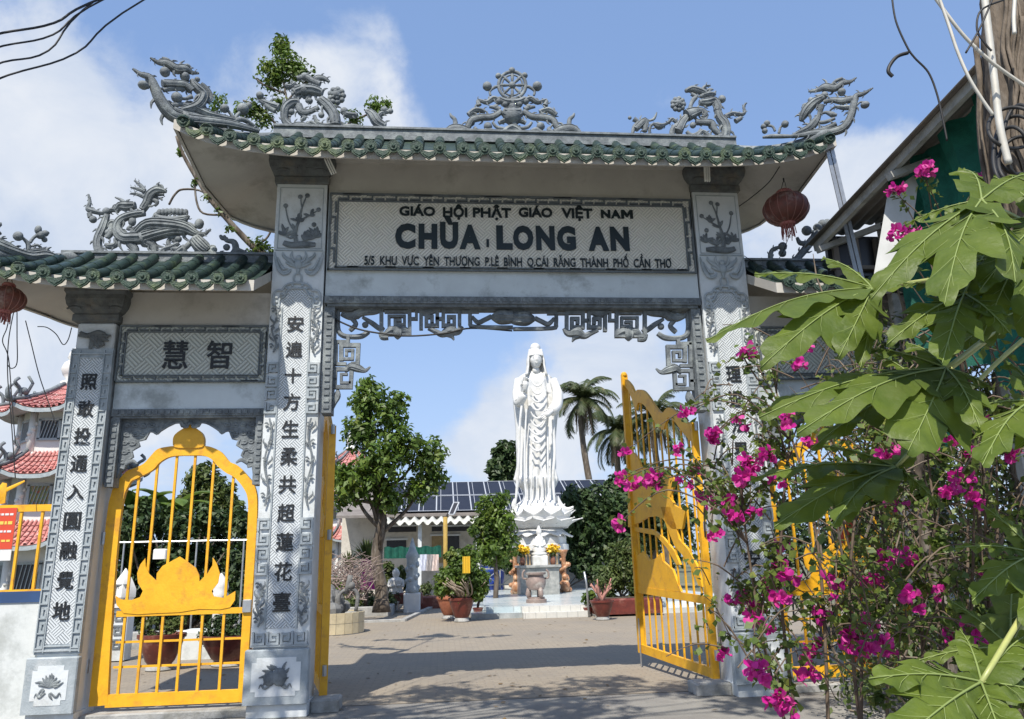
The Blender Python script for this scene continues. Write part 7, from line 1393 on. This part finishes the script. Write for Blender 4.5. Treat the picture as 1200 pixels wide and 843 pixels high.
for k in range(5):
    r2 = random.Random(100+k); V = []; F = []
    for fl in range(5+k):
        c_ = Vector((r2.uniform(-1,1), r2.uniform(-1,1), r2.uniform(-1,1)))*.035; ax = Vector((r2.uniform(-1,1), r2.uniform(-1.2,.4), r2.uniform(-.6,.8))).normalized(); o1 = ax.orthogonal().normalized(); o2 = ax.cross(o1)
        for q in range(3):
            a = 2*PI*q/3+r2.uniform(-.2,.2); d = (o1*math.cos(a)+o2*math.sin(a)); s2 = ax.cross(d); L_ = .040*r2.uniform(.8,1.15); b0 = len(V); rows = ((0,.1,0),(.3,.75,.35),(.65,.85,.75),(1.0,.08,.95))
            for t, w, zz2 in rows: m0 = c_+d*L_*t*.85+ax*L_*zz2*.75; V += [m0-s2*L_*.5*w+ax*L_*.12*w, m0, m0+s2*L_*.5*w+ax*L_*.12*w]
            for j in range(3): F += [(b0+j*3,b0+j*3+1,b0+j*3+4,b0+j*3+3),(b0+j*3+1,b0+j*3+2,b0+j*3+5,b0+j*3+4)]
    mesh = mesh_np('flower_cluster', [tuple(v_) for v_ in V], F, M['bract'], bg_); protos.append(mesh)
inv = Matrix.Translation(-Vector(bg_.location))
for i, (u, v) in enumerate(FL):
    o = protos[i] if i < 5 else protos[i % 5].copy()
    if i >= 5: COL.objects.link(o)
    o.parent = bg_; o.matrix_parent_inverse = inv; o.location = W(u, v, dep(u, v)-.03); o.rotation_euler = (rs.uniform(-.5,.5), rs.uniform(-.6,.6), rs.uniform(-.7,.7)); o.scale = [rs.uniform(.85,1.25)]*3
# ================================================================== PAPAYA
M['papaya'] = mat('papaya leaf', (.155,.215,.030), (.105,.16,.024), 5, .5, trans=.48, lo=.4, hi=.6, c3=(.14,.185,.04), c3sc=3, bump=.25, bsc=45); M['vein'] = mat('papaya vein', (.26,.33,.10), None, rough=.5, trans=.2)
pp = empty('papaya_plant', (W(1230,900,-5.9).x, -5.6, 0), 'papaya plant with huge lobed green leaves reaching in from the right', 'plant')
b = MB(); b.tube([(W(1290,600,-5.5).x,-5.5,0),(W(1290,600,-5.5).x,-5.5,1.2),tuple(W(1290,330,-5.5)),tuple(W(1285,200,-5.5))], [.09,.08,.07,.06], 12); b.build('trunk', M['bark'], pp, smooth=True)
HUB = W(1290,330,-5.5)
def papaya_leaf(c, tips, seed=0, hub=None, droop=.05):
    """c: (u, v, Y) centre; tips: (u, v, Y, width factor)"""
    C0 = W(*c); rs = random.Random(seed); vs = []; fs = []; vein = MB(); cdir = (CAM-C0).normalized()
    for (u, v, Y, wf) in tips:
        T = W(u, v, Y); L_ = (T-C0).length; d = (T-C0).normalized(); n_ = Vector((rs.uniform(-.55,.55), -.50+rs.uniform(-.25,.25), .86)).normalized(); sd = d.cross(n_).normalized(); up = sd.cross(d).normalized(); up = up if up.z > 0 else -up
        NT = 40; b0 = len(vs); mid = []
        for i in range(NT+1):
            t = i/NT; m0 = C0.lerp(T, t)+up*(L_*droop*math.sin(PI*t)-L_*.03*t*t); mid.append(m0); base = L_*wf*(.20+.80*math.sin(PI*min(1,.10+t*.93))**.9)*(1-.30*t)*.42
            for s_ in (-1, 1):
                ph = t*3.1+(.22 if s_ > 0 else 0); tooth = (ph-math.floor(ph)); lob = .50+.68*(tooth**1.3 if tooth < .88 else (1-tooth)/.12*.84) if .12 < t < .90 else .66
                w = base*lob*.86 if t < .995 else .002; sweep = d*(w*.45*tooth)
                vs.append(m0+sd*s_*w+sweep-up*(w*.30)+up*.014*math.sin(i*.8+s_)); 
                if s_ == -1: vs.append(m0); 
        # order per row: left, mid, right
        for i in range(NT):
            a = b0+3*i; fs += [(a,a+1,a+4,a+3),(a+1,a+2,a+5,a+4)]
        vein.tube([p-up*.0+n_*.003 for p in mid], [.0042*(1-.8*i/NT)*min(1,L_/.4)+.0007 for i in range(NT+1)], 5)
        for q in range(1, 6):
            t = .12+.14*q; i = int(t*NT); j = min(NT, i+5)
            for s_ in (0, 2): e = Vector(vs[b0+3*j+s_]); vein.tube([mid[i]+n_*.003, mid[i].lerp(e,.5)+n_*.004+d*.01, mid[i].lerp(e,.88)+n_*.003], [.0014,.0010,.0004], 4, False)
    # web joining the lobes near the centre
    tp_ = sorted([(math.atan2(-(v-c[1]), u-c[0]), W(u,v,Y)) for u, v, Y, _ in tips], key=lambda x: x[0]); b0 = len(vs); vs.append(C0)
    for k, (a, T) in enumerate(tp_):
        vs.append(C0.lerp(T,.30)); 
        if k < len(tp_)-1 and tp_[k+1][0]-a < 1.9: M_ = (C0.lerp(T,.19)+C0.lerp(tp_[k+1][1],.19))/2; vs.append(M_)
    for k in range(b0+1, len(vs)-1): fs.append((b0,k,k+1))
    lf = MB(); lf.add(vs, fs); o = lf.build('leaf', M['papaya'], pp, smooth=True); vein.build('veins', M['vein'], o, smooth=True)
    st_ = MB(); h = hub or HUB; st_.tube(sm([tuple(h), tuple(h.lerp(C0,.5)+Vector((0,0,.06))), tuple(C0)], 6), [.016-.007*k/12 for k in range(13)], 8); st_.build('petiole', mat('pale petiole', (.42,.42,.15), (.30,.34,.11), 5, .4), pp, smooth=True)
P_ = papaya_leaf
P_((1022,338,-6.1), [(826,392,-6.35,.55),(893,424,-6.5,.55),(885,318,-6.0,.50),(965,300,-5.8,.55),(1062,330,-5.8,.6),(985,415,-6.5,.5),(1010,430,-6.4,.4)], 1)
P_((1108,432,-6.3), [(1066,526,-6.7,.95),(890,482,-6.45,.55),(935,500,-6.7,.45),(1000,405,-6.1,.45),(1062,400,-6.0,.6),(1165,455,-6.3,.75),(1150,500,-6.7,.6)], 2)
P_((1085,455,-6.0), [(905,470,-6.05,.5),(950,520,-6.3,.4),(1020,410,-5.8,.5)], 3)
P_((1150,235,-6.5), [(1020,345,-6.6,.60),(1060,262,-6.3,.45),(1105,350,-6.9,.6),(1195,330,-6.9,.65),(1130,195,-6.1,.5),(1215,200,-6.3,.6),(1060,315,-6.5,.45)], 4)
P_((1195,300,-6.2), [(1110,245,-6.0,.5),(1085,330,-6.3,.5),(1150,395,-6.5,.55),(1215,400,-6.6,.55),(1240,250,-6.0,.6)], 5)
P_((1050,548,-5.9), [(880,556,-5.95,.42),(908,612,-6.2,.62),(975,610,-6.3,.5),(960,520,-5.7,.42),(1100,590,-6.1,.5),(1085,515,-5.7,.5)], 6)
P_((1150,800,-6.7), [(1020,792,-6.8,.75),(1050,872,-7.0,.8),(1125,735,-6.4,.55),(1215,735,-6.5,.65),(1180,880,-7.0,.8),(1250,820,-6.7,.8)], 7, W(1330,560,-6.0))
P_((1210,470,-6.6), [(1130,480,-6.5,.5),(1150,540,-6.9,.6),(1235,560,-6.9,.6),(1180,420,-6.3,.5)], 8)
P_((1185,760,-6.2), [(1075,772,-6.2,.5),(1110,700,-6.0,.5),(1190,660,-5.8,.55),(1260,720,-6.0,.6)], 9, W(1330,560,-6.0))
P_((1195,365,-6.0), [(1110,415,-6.1,.55),(1150,330,-5.9,.5),(1240,440,-6.2,.6)], 10)
P_((1130,345,-6.4), [(1045,330,-6.3,.55),(1040,400,-6.6,.5),(1105,420,-6.8,.55),(1185,390,-6.7,.55),(1160,290,-6.1,.5)], 11)
P_((1225,255,-6.3), [(1140,270,-6.3,.5),(1150,335,-6.6,.5),(1205,375,-6.7,.5),(1165,205,-6.1,.5)], 12)
P_((1215,650,-6.3), [(1120,640,-6.3,.5),(1140,700,-6.6,.5),(1210,740,-6.7,.5),(1150,590,-6.1,.5)], 13, W(1330,560,-6.0))
# ================================================================== ROADSIDE TREE behind the viewer's left shoulder (its shade dapples the lane and wall)
tree((-10.5,-6.5,0), (-9.3,-6.3,5.2), .22, [(-9.0,-6.2,7.0,1.0),(-8.0,-5.2,7.6,.8),(-5.6,-6.6,8.4,.8),(-3.6,-5.6,9.0,.7),(-2.4,-5.0,9.2,.6),(-1.4,-5.6,9.3,.7),(-.3,-5.0,9.4,.6),(.7,-5.6,9.4,.6),(1.8,-5.2,9.4,.6),(-9.6,-5.0,6.6,1.0),(-8.6,-4.4,6.0,.7),(-3.0,-6.6,8.8,.8),(-.9,-6.6,9.2,.7),(1.2,-6.6,9.3,.7)], 5200, .22, 'leafA', 'roadside tree whose canopy shades the lane in front of the gate', seed=70, fork=.6)

# fallen leaves and grit on the lane and paving; undergrowth in the raised bed
g = np.random.default_rng(8); n = 240; P0 = np.stack([g.uniform(-6,5,n), np.concatenate([g.uniform(-1,4,n//2), g.uniform(4,13,n-n//2)]), np.full(n,.012)],1); a = g.uniform(0,2*PI,n); s_ = g.uniform(.02,.06,n)[:,None]; t = np.stack([np.cos(a),np.sin(a),g.uniform(-.2,.2,n)],1); b_ = np.stack([-np.sin(a),np.cos(a),g.uniform(-.2,.3,n)],1)
V = np.stack([P0-t*s_, P0+b_*s_*.45, P0+t*s_, P0-b_*s_*.45],1).reshape(-1,3); V[:,2] = np.maximum(V[:,2], .006); mesh_np('fallen_leaves', V, np.arange(4*n).reshape(n,4), mat('dry fallen leaves', (.20,.12,.04), (.10,.07,.03), 6, .8), None, kind='stuff', label='dry leaves scattered over the lane and paving')
leaf_cloud([(-3.0+.6*i, 17.2+.5*(i%4), .45, .45, .5, .28) for i in range(-9, 3)], 3200, .16, 'ground_cover', M['leafC'], None, seed=81, kind='stuff', label='low leafy ground cover in the raised bed', shell=.1)
leaf_cloud([CP(u, v, 20.5, r) for u, v, r in ((405,690,9),(392,684,8),(418,692,8),(452,694,8),(468,698,6))], 1300, .17, 'bed_plants', M['leafA'], None, seed=82, kind='stuff', label='bright leafy plants at the back of the raised bed', shell=.2)
for k, (u, v, Y, r, h, lab) in enumerate(((497,706,21,6,9,'small dark pot beside the raised bed kerb'),(560,712,14.6,6,10,'small dark pot at the left corner of the terrace'),(689,716,13.6,6,9,'small dark pot beside the thin cane right of the steps'))):
    x_, y_, z_, s_ = bowl(u, v, Y, r, h, lab); shrub((x_,y_,z_), [CP(u, v-14, Y, 8), CP(u+4, v-18, Y, 6)], 420, .12, 'leafA' if k else 'leafC', ['small leafy plant in the pot beside the kerb','small leafy plant in the pot at the terrace corner','small leafy plant in the pot by the thin cane'][k], seed=90+k, group='potted plants in the courtyard')
p = W(690,715,13.0); b = MB(); b.tube([(p.x,13.0,0),(p.x-.03,13.0,.9),(p.x-.08,13.0,W(689,670,13).z)], .03, 6); b.build('cane', M['steel'], None, smooth=True, label='thin grey cane standing upright right of the steps', cat='cane')
